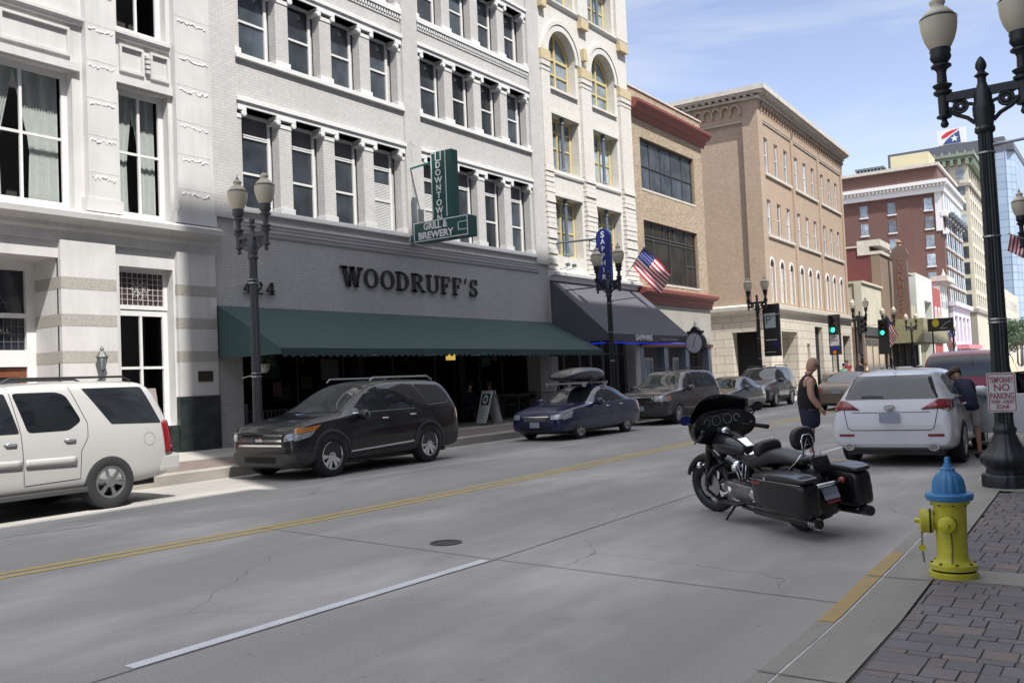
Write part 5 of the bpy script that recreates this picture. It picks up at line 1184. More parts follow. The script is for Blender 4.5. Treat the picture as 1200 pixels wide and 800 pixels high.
def patch(name, bv, ax, poly, m, parent, off=.004, step=.07, dy=0., rnd_=.03, thick=0.):
    """a polygon drawn on the side/front/rear of a body and laid onto its surface"""
    d, pl = AX[ax]; d = V(d); bm = bmesh.new()
    P = rounded(poly, rnd_) if rnd_ else poly
    def to3(a, b): return V((a, 0, b)) if pl == 'xz' else V((0, a, b)) if pl == 'yz' else V((a, b, 0))
    vs = [bm.verts.new(to3(a, b)) for a, b in P]; bm.faces.new(vs)
    ia, ib = {'xz': (0, 2), 'yz': (1, 2), 'xy': (0, 1)}[pl]
    for i in (ia, ib):
        lo = min(v.co[i] for v in bm.verts); hi = max(v.co[i] for v in bm.verts); c = lo + step
        while c < hi - .001:
            no = V((0, 0, 0)); no[i] = 1; co = V((0, 0, 0)); co[i] = c
            bmesh.ops.bisect_plane(bm, geom=bm.verts[:] + bm.edges[:] + bm.faces[:], plane_co=co, plane_no=no); c += step
    for v in bm.verts:
        o = v.co + d * 5; h, no, _, _ = bv.ray_cast(o, -d)
        if h is None: h, no, _, _ = bv.find_nearest(v.co + d * .8)
        v.co = h + no * off + d * dy * 0
    bmesh.ops.recalc_face_normals(bm, faces=bm.faces)
    me = bpy.data.meshes.new(name); bm.to_mesh(me); bm.free(); me.materials.append(M[m]); o = bpy.data.objects.new(name, me); COL.objects.link(o); o.parent = parent
    me.polygons.foreach_set('use_smooth', [True] * len(me.polygons))
    if thick:
        md = o.modifiers.new('s', 'SOLIDIFY'); md.thickness = thick; md.offset = 0; bake(o)
    return o
def seam(bv, ax, pts, parent, w=.010, m='seam', name='panel_gap', off=.003, n=10, thick=0):
    d, pl = AX[ax]; d = V(d); P = []
    for a, b in zip(pts, pts[1:]):
        k = max(1, int(math.dist(a, b) / .08))
        for i in range(k): P.append((a[0] + (b[0] - a[0]) * i / k, a[1] + (b[1] - a[1]) * i / k))
    P.append(pts[-1]); mb = MB(); L_ = []
    for i, p in enumerate(P):
        a, b = P[max(0, i - 1)], P[min(len(P) - 1, i + 1)]; t = V((b[0] - a[0], b[1] - a[1])).normalized(); nn = V((-t.y, t.x)) * w / 2; q = []
        for s_ in (-1, 1):
            u, v = p[0] + nn.x * s_, p[1] + nn.y * s_; c = V((u, 0, v)) if pl == 'xz' else V((0, u, v)) if pl == 'yz' else V((u, v, 0))
            h, no, _, _ = bv.ray_cast(c + d * 5, -d)
            if h is None: h, no, _, _ = bv.find_nearest(c + d * .9)
            q.append(h + no * off)
        L_.append(q)
    for a, b in zip(L_, L_[1:]): mb.quad(a[0], a[1], b[1], b[0])
    return mb.build(name, m, parent, smooth=True)
def ring_patch(bv, s_, cx, cz, r0, r1, parent, m, name='arch_trim', a0=-5, a1=185, off=.008):
    mb = MB(); d = V((0, s_, 0)); n = 22; q = []
    for i in range(n + 1):
        a = R(a0 + (a1 - a0) * i / n); row = []
        for r in (r0, (r0 + r1) / 2, r1):
            c = V((cx + r * math.cos(a), 0, cz + r * math.sin(a))); h, no, _, _ = bv.ray_cast(c + d * 5, -d)
            if h is None: h, no, _, _ = bv.find_nearest(c + d * .9)
            row.append(h + no * (off if r > r0 else .012))
        q.append(row)
    for a, b in zip(q, q[1:]):
        for k in range(2): mb.quad(a[k], a[k + 1], b[k + 1], b[k])
    return mb.build(name, m, parent, smooth=True)
def wheel(par, x, y, r, w=.22, style=6, rr=.66, rim='alloy', steer=0):
    s_ = 1 if y > 0 else -1
    t = MB(); R_ = r; ri = r * rr
    prof = [(ri - .01, -w / 2 + .015), (ri + .01, -w / 2), (R_ - .05, -w / 2), (R_ - .012, -w / 2 + .02), (R_, -w / 2 + .05), (R_ - .006, -w * .18), (R_, -w * .16), (R_, w * .16), (R_ - .006, w * .18), (R_, w / 2 - .05), (R_ - .012, w / 2 - .02), (R_ - .05, w / 2), (ri + .01, w / 2), (ri - .01, w / 2 - .015)]
    t.lathe(prof, (0, 0, 0), 40, 'y', cap=False); o = t.build('wheel', 'rubber', par, auto=40, loc=(x, y, r)); o.rotation_euler = (0, 0, steer)
    q = MB(); f = s_ * (w / 2 - .02)
    q.lathe([(ri - .03, f - s_ * .12), (ri - .012, f), (ri + .004, f + s_ * .006), (ri + .004, f - s_ * .14)] if s_ > 0 else [(ri + .004, f + .14), (ri + .004, f - .006), (ri - .012, f), (ri - .03, f + .12)], (0, 0, 0), 36, 'y', cap=False)
    q.lathe([(.07, f - .03), (.07, f + .0), (.05, f + s_ * .012), (0, f + s_ * .014)] if s_ > 0 else [(0, f - .014), (.05, f - .012), (.07, f), (.07, f + .03)], (0, 0, 0), 20, 'y')
    for k in range(style):
        a = 2 * PI * k / style + .2; d = V((math.cos(a), 0, math.sin(a))); n_ = V((-math.sin(a), 0, math.cos(a)))
        wd = ri * (.5 if style <= 5 else .36 if style == 6 else .28) * .5
        for sg in ((-1, 1) if style in (5, 7) else (0,)):
            p0 = d * .05 + n_ * sg * wd * .25 + V((0, f - s_ * .005, 0)); p1 = d * (ri - .012) + n_ * sg * wd * .95 + V((0, f - s_ * .004, 0)); ww = wd * (.55 if sg else .66)
            u = (p1 - p0).normalized(); m_ = V((0, 1, 0)).cross(u) * ww
            q.prism([p0 - m_ * .7, p1 - m_ * 1.2, p1 + m_ * 1.2, p0 + m_ * .7], (0, -s_ * .035, 0))
    q.lathe([(ri - .028, f + s_ * .004), (ri - .008, f + s_ * .014), (ri + .008, f + s_ * .014), (ri + .008, f - s_ * .02)] if s_ > 0 else [(ri + .008, f + .02), (ri + .008, f - .014), (ri - .008, f - .014), (ri - .028, f - .004)], (0, 0, 0), 40, 'y', cap=False)
    q.lathe([(.085, f - s_ * .02), (.08, f + s_ * .004), (.0, f + s_ * .006)] if s_ > 0 else [(.0, f - .006), (.08, f - .004), (.085, f + .02)], (0, 0, 0), 24, 'y', cap=False)
    for k in range(style if style < 8 else 5):
        a = 2 * PI * k / (style if style < 8 else 5); q.lathe([(.013, f), (.013, f + s_ * .012)] if s_ > 0 else [(.013, f - .012), (.013, f)], (.05 * math.cos(a), 0, .05 * math.sin(a)), 6, 'y')
    q.build('rim', rim, o, auto=30)
    MB().lathe([(0, f - s_ * .10), (ri - .02, f - s_ * .10)], (0, 0, 0), 24, 'y').lathe([(ri * .7, f - s_ * .085), (ri * .68, f - s_ * .08), (ri * .3, f - s_ * .08)], (0, 0, 0), 24, 'y').build('brake_disc', 'plastic', o)
    return o
def mirror_(par, x, y, z, m, s_):
    q = MB().lathe([(0, -.13), (.06, -.12), (.09, -.04), (.09, .06), (.06, .12), (0, .13)], (x, y + s_ * .12, z), 14, 'y', sc=(1.15, .85)); o = q.build('mirror', m, par, smooth=True)
    MB().tube([(x, y - s_ * .04, z - .03), (x, y + s_ * .04, z - .04)], .035, 8).build('mirror_arm', 'plastic', o)
def handle(par, bv, s_, x, z, m='chrome', w=.17):
    h, no, _, _ = bv.ray_cast(V((x, s_ * 5, z)), V((0, -s_, 0))); p = h
    MB().tube([(x - w / 2, p.y, z), (x - w / 2 + .02, p.y + s_ * .035, z + .004), (x + w / 2 - .02, p.y + s_ * .035, z + .006), (x + w / 2, p.y, z + .002)], [.014, .017, .017, .014], 8).build('handle', m, par, smooth=True)
def both(f):
    for s_ in (1, -1): f(s_, 'y+' if s_ > 0 else 'y-')
def under(par, x0, x1, w, z=.2): MB().box((x0, -w, z), (x1, w, z + .25)).build('chassis', 'plastic', par)
def plate(par, x, y, z, face, w=.31, h=.15, txt=''):
    s_ = 1 if face == 'x+' else -1
    o = MB().box((x - .004, y - w / 2, z - h / 2), (x + .004, y + w / 2, z + h / 2)).build('licence_plate', 'plate', par)
    return o

# ---- full-size silver SUV (only its rear half is inside the frame)
yk_ = thing('suv', 'pearl silver full-size SUV at the left edge of the photo with dark rear glass', 'car', (-14.02, 6.68, 0), -PI / 2)
st = [(2.57, .42, .85, .92, .70, .74, .70, .6), (2.5, .32, 1.0, 1.06, .85, .9, .84, .74), (2.2, .3, 1.12, 1.18, .94, .98, .9, .8), (1.6, .3, 1.17, 1.24, .97, 1.0, .93, .82), (1.1, .3, 1.19, 1.27, .98, 1.0, .94, .82),
      (.98, .3, 1.2, 1.3, .98, 1.0, .94, .82), (.35, .3, 1.22, 1.87, .98, 1.0, .95, .69), (.1, .3, 1.23, 1.94, .98, 1.0, .95, .71), (-.8, .3, 1.25, 1.96, .98, 1.0, .95, .72), (-1.8, .3, 1.26, 1.95, .98, 1.0, .95, .72), (-2.12, .34, 1.26, 1.93, .96, .99, .95, .72), (-2.27, .36, 1.25, 1.78, .95, .98, .94, .70), (-2.42, .38, 1.22, 1.42, .93, .97, .92, .76), (-2.48, .42, .95, 1.1, .88, .94, .88, .8), (-2.5, .44, .7, .78, .82, .9, .84, .78)]
RW = .40; b_, bv = loft_body(st, (1.62, -1.33), RW, 'body', 'pt_silver', yk_, half=.99, ak=1.26)
both(lambda s_, a: (patch('rear_side_window', bv, a, [(-1.05, 1.78), (-.98, 1.22), (-2.2, 1.24), (-2.22, 1.30), (-1.95, 1.8)][::1] if False else [(-1.02, 1.83), (-1.40, 1.27), (-2.26, 1.24), (-2.02, 1.83)], 'car_glass', yk_),
                    patch('rear_door_window', bv, a, [(.02, 1.79), (-.12, 1.22), (-.72, 1.22), (-.93, 1.35), (-.75, 1.74), (-.62, 1.79)], 'car_glass', yk_, rnd_=.06), patch('front_door_window', bv, a, [(.92, 1.26), (.38, 1.78), (.12, 1.79), (-.0, 1.22), (.9, 1.22)], 'car_glass', yk_),
                    seam(bv, a, [(.06, 1.86), (-.02, 1.2), (-.03, .5)], yk_), seam(bv, a, [(-.82, 1.86), (-1.02, 1.3), (-1.0, 1.1), (-.88, .9), (-.86, .5), (-.03, .48)], yk_), seam(bv, a, [(.95, 1.2), (.98, .5)], yk_),
                    patch('side_moulding', bv, a, [(-.80, .72), (-.05, .74), (-.05, .85), (-.80, .84)], 'pt_silver', yk_, off=.02, thick=.02, rnd_=.02), patch('side_moulding', bv, a, [(.0, .74), (.9, .76), (.9, .87), (.0, .85)], 'pt_silver', yk_, off=.02, thick=.02, rnd_=.02),
                    handle(yk_, bv, s_, -.72, 1.08), handle(yk_, bv, s_, .14, 1.08), mirror_(yk_, .8, s_ * .95, 1.25, 'pt_silver', s_),
                    patch('tail_lamp', bv, a, [(-2.26, 1.27), (-2.30, .74), (-2.44, .74), (-2.40, 1.27)], 'tail_red', yk_, off=.012, thick=.01), seam(bv, a, [(-2.02 + .1 * math.cos(k * PI / 8), 1.0 + .1 * math.sin(k * PI / 8)) for k in range(17)], yk_, w=.004, m='clad', name='fuel_flap_gap')))
patch('rear_window', bv, 'x-', [(-.8, 1.26), (.8, 1.26), (.66, 1.8), (-.66, 1.8)], 'car_glass', yk_); patch('windscreen', bv, 'x+', [(-.82, 1.3), (.82, 1.3), (.64, 1.8), (-.64, 1.8)], 'car_glass_ws', yk_)
MB().box((-2.57, -.97, .46), (-2.2, .97, .74)).build('bumper', 'pt_silver', yk_, bevel=.05)
q = MB().box((-.95, .80, .30), (1.15, 1.04, .37)).box((-.95, -1.04, .30), (1.15, -.80, .37)); q.build('running_board', 'clad', yk_, bevel=.015); under(yk_, -2.2, 2.2, .8, .28)
q = MB()
for s_ in (-1, 1): q.tube([(.1, s_ * .66, 1.94), (.0, s_ * .66, 2.0), (-1.75, s_ * .68, 2.0), (-1.9, s_ * .68, 1.93)], .018, 8)
q.build('roof_rail', 'plastic', yk_)
for x in (1.62, -1.33):
    for s_ in (-1, 1): wheel(yk_, x, s_ * .88, RW, .27, 6, .60)
q = patch('grille', bv, 'x+', [(-.45, .62), (.45, .62), (.5, .95), (-.5, .95)], 'chrome', yk_)

# ---- black crossover SUV in front of the brewery
ex_ = thing('suv', 'black SUV with chrome wheels and glowing amber corner lamp parked before the green awning', 'car', (-13.72, 13.86, 0), -PI / 2)
st = [(2.40, .30, .70, .74, .66, .70, .66, .55), (2.36, .24, .84, .90, .82, .86, .80, .70), (2.18, .22, .98, 1.04, .93, .97, .90, .78), (1.7, .24, 1.05, 1.13, .96, 1.0, .93, .8), (1.15, .24, 1.10, 1.19, .97, 1.0, .94, .8),
      (1.05, .24, 1.11, 1.22, .97, 1.0, .94, .8), (.22, .24, 1.16, 1.70, .97, 1.0, .94, .67), (-.08, .24, 1.17, 1.78, .97, 1.0, .94, .69), (-.7, .24, 1.19, 1.82, .97, 1.0, .94, .71), (-1.8, .24, 1.21, 1.79, .97, 1.0, .95, .70), (-2.16, .26, 1.22, 1.74, .96, .99, .94, .68), (-2.34, .28, 1.20, 1.50, .94, .98, .93, .71), (-2.43, .3, 1.10, 1.28, .9, .95, .9, .76), (-2.46, .32, .85, .92, .86, .92, .86, .78), (-2.5, .36, .62, .66, .8, .88, .8, .7)]
RW = .40; b_, bv = loft_body(st, (1.5, -1.36), RW, 'body', 'pt_black', ex_, half=.99, ak=1.13)
both(lambda s_, a: (patch('front_door_window', bv, a, [(.86, 1.20), (.26, 1.60), (-.02, 1.67), (-.1, 1.18)], 'car_glass', ex_), patch('rear_door_window', bv, a, [(-.1, 1.68), (-.18, 1.18), (-.95, 1.20), (-1.0, 1.68), (-.7, 1.71)], 'car_glass', ex_),
                    patch('rear_side_window', bv, a, [(-1.14, 1.68), (-1.42, 1.27), (-2.08, 1.29), (-2.12, 1.36), (-1.94, 1.64)], 'car_glass', ex_), seam(bv, a, [(-1.08, 1.72), (-1.42, 1.235), (-2.08, 1.255), (-2.14, 1.34)], ex_, w=.014, m='steel', name='window_trim'),
                    seam(bv, a, [(-.06, 1.7), (-.14, 1.1), (-.16, .4)], ex_), seam(bv, a, [(-.99, 1.66), (-1.0, 1.1), (-.98, .85), (-.86, .45)], ex_), seam(bv, a, [(.95, 1.08), (1.0, .45)], ex_), seam(bv, a, [(-.88, .42), (1.0, .42)], ex_),
                    seam(bv, a, [(-.85, .50), (1.0, .44)], ex_, w=.03, m='chrome', name='sill_trim', off=.012), seam(bv, a, [(.85, 1.165), (-.98, 1.18)], ex_, w=.014, m='chrome', name='belt_trim'),
                    ring_patch(bv, s_, 1.5, RW, .452, .51, ex_, 'clad'), ring_patch(bv, s_, -1.36, RW, .452, .51, ex_, 'clad'), patch('cladding', bv, a, [(1.0, .26), (1.0, .38), (-.88, .42), (-.88, .26)], 'clad', ex_, off=.008),
                    patch('cladding', bv, a, [(2.0, .28), (1.97, .50), (2.34, .52), (2.34, .28)], 'clad', ex_, off=.006), patch('cladding', bv, a, [(-1.86, .30), (-1.85, .55), (-2.42, .6), (-2.42, .34)], 'clad', ex_, off=.006),
                    handle(ex_, bv, s_, .0, 1.02, 'chrome'), handle(ex_, bv, s_, -.86, 1.05, 'chrome'), mirror_(ex_, .72, s_ * .96, 1.12, 'pt_black', s_),
                    patch('headlamp', bv, a, [(2.32, .72), (2.28, .90), (1.80, .97), (2.0, .80)], 'lens', ex_, off=.012, thick=.01), patch('indicator', bv, a, [(2.29, .86), (2.26, .94), (1.72, 1.0), (1.9, .90)], 'amber', ex_, off=.024),
                    patch('tail_lamp', bv, a, [(-2.28, 1.12), (-2.2, .92), (-2.42, .92), (-2.38, 1.12)], 'tail_red', ex_, off=.012)))
patch('windscreen', bv, 'x+', [(-.8, 1.20), (.8, 1.20), (.63, 1.66), (-.63, 1.66)], 'car_glass_ws', ex_, off=.005); patch('rear_window', bv, 'x-', [(-.72, 1.2), (.72, 1.2), (.6, 1.55), (-.6, 1.55)], 'car_glass', ex_)
g_ = patch('grille', bv, 'x+', [(-.55, .62), (.55, .62), (.62, .86), (-.62, .86)], 'clad', ex_, off=.010)
for z in (.65, .74, .83): seam(bv, 'x+', [(-.6, z), (.6, z)], g_, w=.035, m='chrome', name='grille_bar', off=.022)
MB().lathe([(0, 0), (.09, .0), (.09, .015), (0, .02)], (2.42, 0, .76), 20, 'x', sc=(1, .45)).build('badge', 'chrome', ex_)
patch('front_bumper', bv, 'x+', [(-.86, .27), (.86, .27), (.88, .50), (-.88, .50)], 'clad', ex_, off=.012); patch('lower_intake', bv, 'x+', [(-.42, .33), (.42, .33), (.44, .44), (-.44, .44)], 'seam', ex_, off=.02)
for s_ in (-1, 1):
    MB().lathe([(.0, 0), (.05, 0), (.055, .02), (.04, .025), (0, .02)], (2.24, s_ * .72, .44), 16, 'x').build('fog_lamp', 'lens', ex_)
    patch('headlamp', bv, 'x+', [(s_ * .64, .72), (s_ * .66, .84), (s_ * .86, .88), (s_ * .88, .76)], 'lens', ex_, off=.012)
under(ex_, -2.1, 2.1, .8)
q = MB()
for s_ in (-1, 1): q.tube([(.05, s_ * .62, 1.78), (-.05, s_ * .63, 1.85), (-1.75, s_ * .64, 1.85), (-1.9, s_ * .64, 1.76)], .02, 8)
q.build('roof_rail', 'steel', ex_)
q = MB()
for s_ in (-1, 1): q.tube([(1.02, .25 * s_ + .2, 1.21), (.86, .25 * s_ - .25, 1.29)], .012, 6)
q.build('wiper', 'plastic', ex_)
for x in (1.5, -1.36):
    for s_ in (-1, 1): wheel(ex_, x, s_ * .87, RW, .25, 5, .66, 'chrome')

# ---- saloon builder used for the navy car with the roof box and the others
def sedan(name, label, loc, rz, pt, rim='alloy', detail=True, group=None):
    t = thing(name, label, 'car', loc, rz, group)
    st = [(2.34, .28, .56, .60, .6, .64, .6, .5), (2.29, .22, .68, .73, .76, .80, .74, .64), (2.05, .2, .78, .84, .85, .88, .82, .7), (1.4, .2, .86, .93, .88, .90, .84, .72), (.95, .2, .90, .97, .88, .90, .85, .72),
          (.86, .2, .90, .99, .88, .9, .85, .72), (.1, .2, .92, 1.36, .88, .90, .85, .55), (-.2, .2, .93, 1.44, .88, .90, .85, .57), (-.7, .2, .94, 1.45, .88, .9, .85, .57), (-1.15, .2, .95, 1.36, .88, .9, .85, .56), (-1.6, .2, .96, 1.12, .87, .9, .84, .62), (-1.85, .2, .96, 1.03, .86, .89, .83, .68), (-2.2, .22, .93, .99, .82, .86, .79, .66), (-2.34, .26, .80, .84, .76, .80, .74, .62), (-2.38, .3, .6, .64, .7, .75, .7, .6)]
    RW = .325; b_, bv = loft_body(st, (1.40, -1.32), RW, 'body', pt, t, half=.9)
    both(lambda s_, a: (patch('front_door_window', bv, a, [(.72, .97), (.12, 1.30), (-.2, 1.37), (-.26, .95)], 'car_glass', t), patch('rear_door_window', bv, a, [(-.28, 1.37), (-.34, .95), (-1.1, .97), (-1.42, 1.06), (-1.1, 1.28), (-.75, 1.37)], 'car_glass', t),
                        seam(bv, a, [(.78, .945), (-1.5, .97)], t, w=.015, m='chrome', name='belt_trim'), seam(bv, a, [(-.23, 1.38), (-.30, .9), (-.3, .3)], t), seam(bv, a, [(-1.08, .95), (-1.12, .7), (-1.0, .5), (-.9, .3)], t), seam(bv, a, [(.8, .92), (.85, .3)], t),
                        handle(t, bv, s_, -.12, .83, 'chrome' if detail else pt, .15), handle(t, bv, s_, -.95, .85, 'chrome' if detail else pt, .15), mirror_(t, .55, s_ * .86, .98, pt, s_),
                        patch('headlamp', bv, a, [(2.22, .56), (2.18, .72), (1.72, .80), (1.86, .62)], 'lens', t, off=.010), patch('tail_lamp', bv, a, [(-2.25, .9), (-2.22, .7), (-2.0, .8), (-2.05, .92)], 'tail_red', t, off=.01)))
    patch('windscreen', bv, 'x+', [(-.72, .98), (.72, .98), (.52, 1.34), (-.52, 1.34)], 'car_glass_ws', t, off=.005); patch('rear_window', bv, 'x-', [(-.62, 1.08), (.62, 1.08), (.5, 1.34), (-.5, 1.34)], 'car_glass', t)
    g_ = patch('grille', bv, 'x+', [(-.34, .52), (.34, .52), (.42, .64), (-.42, .64)], 'clad', t, off=.012); seam(bv, 'x+', [(-.42, .645), (.42, .645)], g_, w=.022, m='chrome', name='grille_bar', off=.02)
    for z in (.545, .575, .605): seam(bv, 'x+', [(-.36, z), (.36, z)], g_, w=.007, m='steel', name='grille_bar', off=.018)
    for s_ in (-1, 1):
        patch('headlamp', bv, 'x+', [(s_ * .48, .58), (s_ * .50, .68), (s_ * .78, .72), (s_ * .78, .58)], 'lens', t, off=.012); patch('tail_lamp', bv, 'x-', [(s_ * .5, .74), (s_ * .5, .88), (s_ * .76, .88), (s_ * .76, .72)], 'tail_red', t, off=.012)
        MB().lathe([(0, 0), (.035, 0), (.04, .015), (0, .02)], (2.27, s_ * .6, .36), 12, 'x').build('fog_lamp', 'lens', t)
    patch('lower_intake', bv, 'x+', [(-.5, .28), (.5, .28), (.5, .40), (-.5, .40)], 'seam', t, off=.01); plate(t, 2.37, 0, .44, 'x+'); plate(t, -2.41, 0, .72, 'x-')
    under(t, -2.0, 2.0, .72, .17)
    for x in (1.40, -1.32):
        for s_ in (-1, 1): wheel(t, x, s_ * .78, RW, .205, 7, .68, rim)
    return t, bv
nv, bv = sedan('sedan', 'navy blue saloon carrying a black roof box, parked beyond the black SUV', (-13.55, 22.95, 0), -PI / 2, 'pt_navy')
rb = thing('roof_box', 'glossy black cargo box strapped on the roof of the navy saloon', 'roof box', (-13.55, 22.85, 1.50), -PI / 2); rb.scale = (1.12, 1.05, 1.1)
q = MB(); ring = []
for x, w_, z0, z1 in ((.95, .18, .14, .18), (.86, .32, .09, .25), (.55, .40, .06, .36), (.1, .43, .05, .42), (-.4, .43, .05, .43), (-.85, .40, .06, .41), (-1.0, .32, .10, .34), (-1.04, .22, .16, .26)):
    zm = (z0 + z1) / 2; ring.append([(x, 0, z0), (x, w_ * .8, z0), (x, w_, zm - .03), (x, w_, zm + .03), (x, w_ * .82, z1 - .02), (x, 0, z1), (x, -w_ * .82, z1 - .02), (x, -w_, zm + .03), (x, -w_, zm - .03), (x, -w_ * .8, z0)])
n = 10; q.add([p for g_ in ring for p in g_], [(i * n + j, i * n + (j + 1) % n, (i + 1) * n + (j + 1) % n, (i + 1) * n + j) for i in range(7) for j in range(n)] + [tuple(range(n)), tuple(70 + j for j in range(n))])
M['box_blk'] = mat('roof_box_plastic', (.028, .028, .034), .3, var=.3, scale=3, coat=.5)
q.build('shell', 'box_blk', rb, smooth=True, sub=2)
q = MB()
for x in (.5, -.55): q.box((x - .03, -.66, -.02), (x + .03, .66, .03)).box((x - .05, -.6, -.09), (x + .05, -.54, 0)).box((x - .05, .54, -.09), (x + .05, .6, 0))
q.build('crossbar', 'steel', rb, bevel=.006)

# ---- boxy grey SUVs
def boxy(name, label, loc, rz, pt, L_=4.6, group=None, sil=None, clad=True):
    t = thing(name, label, 'car', loc, rz, group); h = L_ / 2; k = L_ / 4.6
    st = [(h, .34, .78, .82, .68, .72, .68, .6), (h - .06, .28, .94, .99, .84, .88, .82, .72), (h - .3, .26, 1.04, 1.09, .92, .95, .88, .78), (1.15 * k, .26, 1.09, 1.15, .94, .97, .91, .8), (.95 * k, .26, 1.1, 1.18, .94, .97, .92, .8),
          (.4 * k, .26, 1.12, 1.66, .94, .97, .93, .68), (.2 * k, .26, 1.13, 1.75, .94, .97, .93, .70), (-.6, .26, 1.14, 1.79, .94, .97, .93, .71), (-1.5 * k, .26, 1.15, 1.77, .94, .97, .93, .71), (-h + .35, .28, 1.15, 1.74, .93, .96, .92, .70), (-h + .16, .3, 1.14, 1.55, .92, .95, .91, .72), (-h + .05, .34, 1.05, 1.16, .88, .93, .88, .78), (-h, .4, .75, .8, .82, .88, .82, .74)]
    RW = .36; fa, ra = h - .92, -h + .95; b_, bv = loft_body(st, (fa, ra), RW, 'body', pt, t, half=.96)
    both(lambda s_, a: (patch('front_door_window', bv, a, [(.80 * k, 1.18), (.40 * k, 1.62), (.02, 1.69), (-.02, 1.15)], 'car_glass', t), patch('rear_door_window', bv, a, [(-.1, 1.69), (-.1, 1.15), (-.95, 1.16), (-1.0, 1.68)], 'car_glass', t),
                        patch('rear_side_window', bv, a, [(-1.08, 1.68), (-1.08, 1.17), (-h + .32, 1.18), (-h + .42, 1.66)], 'car_glass', t), seam(bv, a, [(-.05, 1.72), (-.06, .4)], t), seam(bv, a, [(-1.04, 1.72), (-1.05, 1.1), (-.95, .85), (-.95, .4)], t), seam(bv, a, [(.9 * k, 1.12), (.92 * k, .4)], t),
                        handle(t, bv, s_, .1, 1.0, pt), handle(t, bv, s_, -.85, 1.0, pt), mirror_(t, .68, s_ * .93, 1.16, pt, s_),
                        ring_patch(bv, s_, fa, RW, .41, .49, t, 'clad'), ring_patch(bv, s_, ra, RW, .41, .49, t, 'clad'), patch('cladding', bv, a, [(fa - .5, .3), (fa - .5, .48), (ra + .5, .48), (ra + .5, .3)], 'clad', t, off=.01) if clad else 0,
                        patch('headlamp', bv, a, [(h - .10, .76), (h - .12, .94), (h - .42, .98), (h - .40, .80)], 'lens', t, off=.012), patch('indicator', bv, a, [(h - .28, .79), (h - .28, .96), (h - .42, .97), (h - .40, .80)], 'amber', t, off=.02),
                        patch('tail_lamp', bv, a, [(-h + .1, 1.12), (-h + .08, .8), (-h + .2, .8), (-h + .22, 1.12)], 'tail_red', t, off=.012)))
    patch('windscreen', bv, 'x+', [(-.8, 1.2), (.8, 1.2), (.68, 1.68), (-.68, 1.68)], 'car_glass_ws', t, off=.005); patch('rear_window', bv, 'x-', [(-.75, 1.2), (.75, 1.2), (.66, 1.66), (-.66, 1.66)], 'car_glass', t)
    g_ = patch('grille', bv, 'x+', [(-.45, .76), (.45, .76), (.47, .92), (-.47, .92)], 'chrome', t, off=.012); patch('grille_mesh', bv, 'x+', [(-.40, .785), (.40, .785), (.42, .89), (-.42, .89)], 'seam', g_, off=.02)
    for s_ in (-1, 1): patch('headlamp', bv, 'x+', [(s_ * .50, .76), (s_ * .50, .94), (s_ * .82, .96), (s_ * .84, .78)], 'lens', t, off=.014)
    patch('front_bumper', bv, 'x+', [(-.86, .32), (.86, .32), (.88, .66), (-.88, .66)], 'clad' if clad else pt, t, off=.012); plate(t, h + .03, 0, .56, 'x+'); under(t, -h + .4, h - .4, .8)
    for x in (fa, ra):
        for s_ in (-1, 1): wheel(t, x, s_ * .85, RW, .23, 5, .62)
    q = MB()
    for s_ in (-1, 1): q.tube([(.1, s_ * .62, 1.77), (-.0, s_ * .62, 1.83), (-1.6, s_ * .63, 1.83), (-1.75, s_ * .63, 1.76)], .018, 6)
    q.build('roof_rail', 'plastic', t)
    return t
boxy('suv', 'dark plum-grey boxy SUV parked between the navy saloon and the street clock', (-13.62, 29.35, 0), -PI / 2, 'pt_plum', 4.7)
sedan('sedan', 'dark grey saloon half hidden behind the motorcycle windscreen', (-13.9, 35.4, 0), -PI / 2 + .02, 'pt_grey', detail=False)
boxy('suv', 'small slate grey boxy SUV, last parked on the far side before the crossing', (-14.3, 40.7, 0), -PI / 2 + .03, 'pt_grey', 4.3)

# ---- white wagon seen from behind, kerb-side front door open
vz = thing('wagon', 'white crossover wagon seen from behind with its passenger door open', 'car', (-3.5, 18.1, 0), PI / 2 + .02)
st = [(2.40, .30, .70, .74, .66, .70, .66, .55), (2.33, .22, .84, .9, .82, .86, .80, .70), (2.0, .2, .96, 1.02, .90, .93, .86, .74), (1.3, .2, 1.0, 1.08, .92, .95, .88, .74), (.9, .2, 1.02, 1.12, .92, .95, .88, .74), (.2, .2, 1.04, 1.5, .92, .95, .88, .58), (-.1, .2, 1.05, 1.57, .92, .95, .89, .60), (-.9, .2, 1.07, 1.60, .92, .95, .89, .60), (-1.7, .22, 1.08, 1.56, .92, .95, .89, .57), (-2.0, .24, 1.06, 1.50, .92, .95, .88, .56), (-2.16, .27, 1.02, 1.30, .91, .95, .88, .62), (-2.3, .30, .96, 1.06, .90, .94, .87, .72), (-2.38, .32, .80, .86, .86, .91, .84, .74), (-2.40, .34, .62, .66, .80, .87, .8, .7)]
RW = .36; b_, bv = loft_body(st, (1.45, -1.33), RW, 'body', 'pt_white', vz, half=.94)
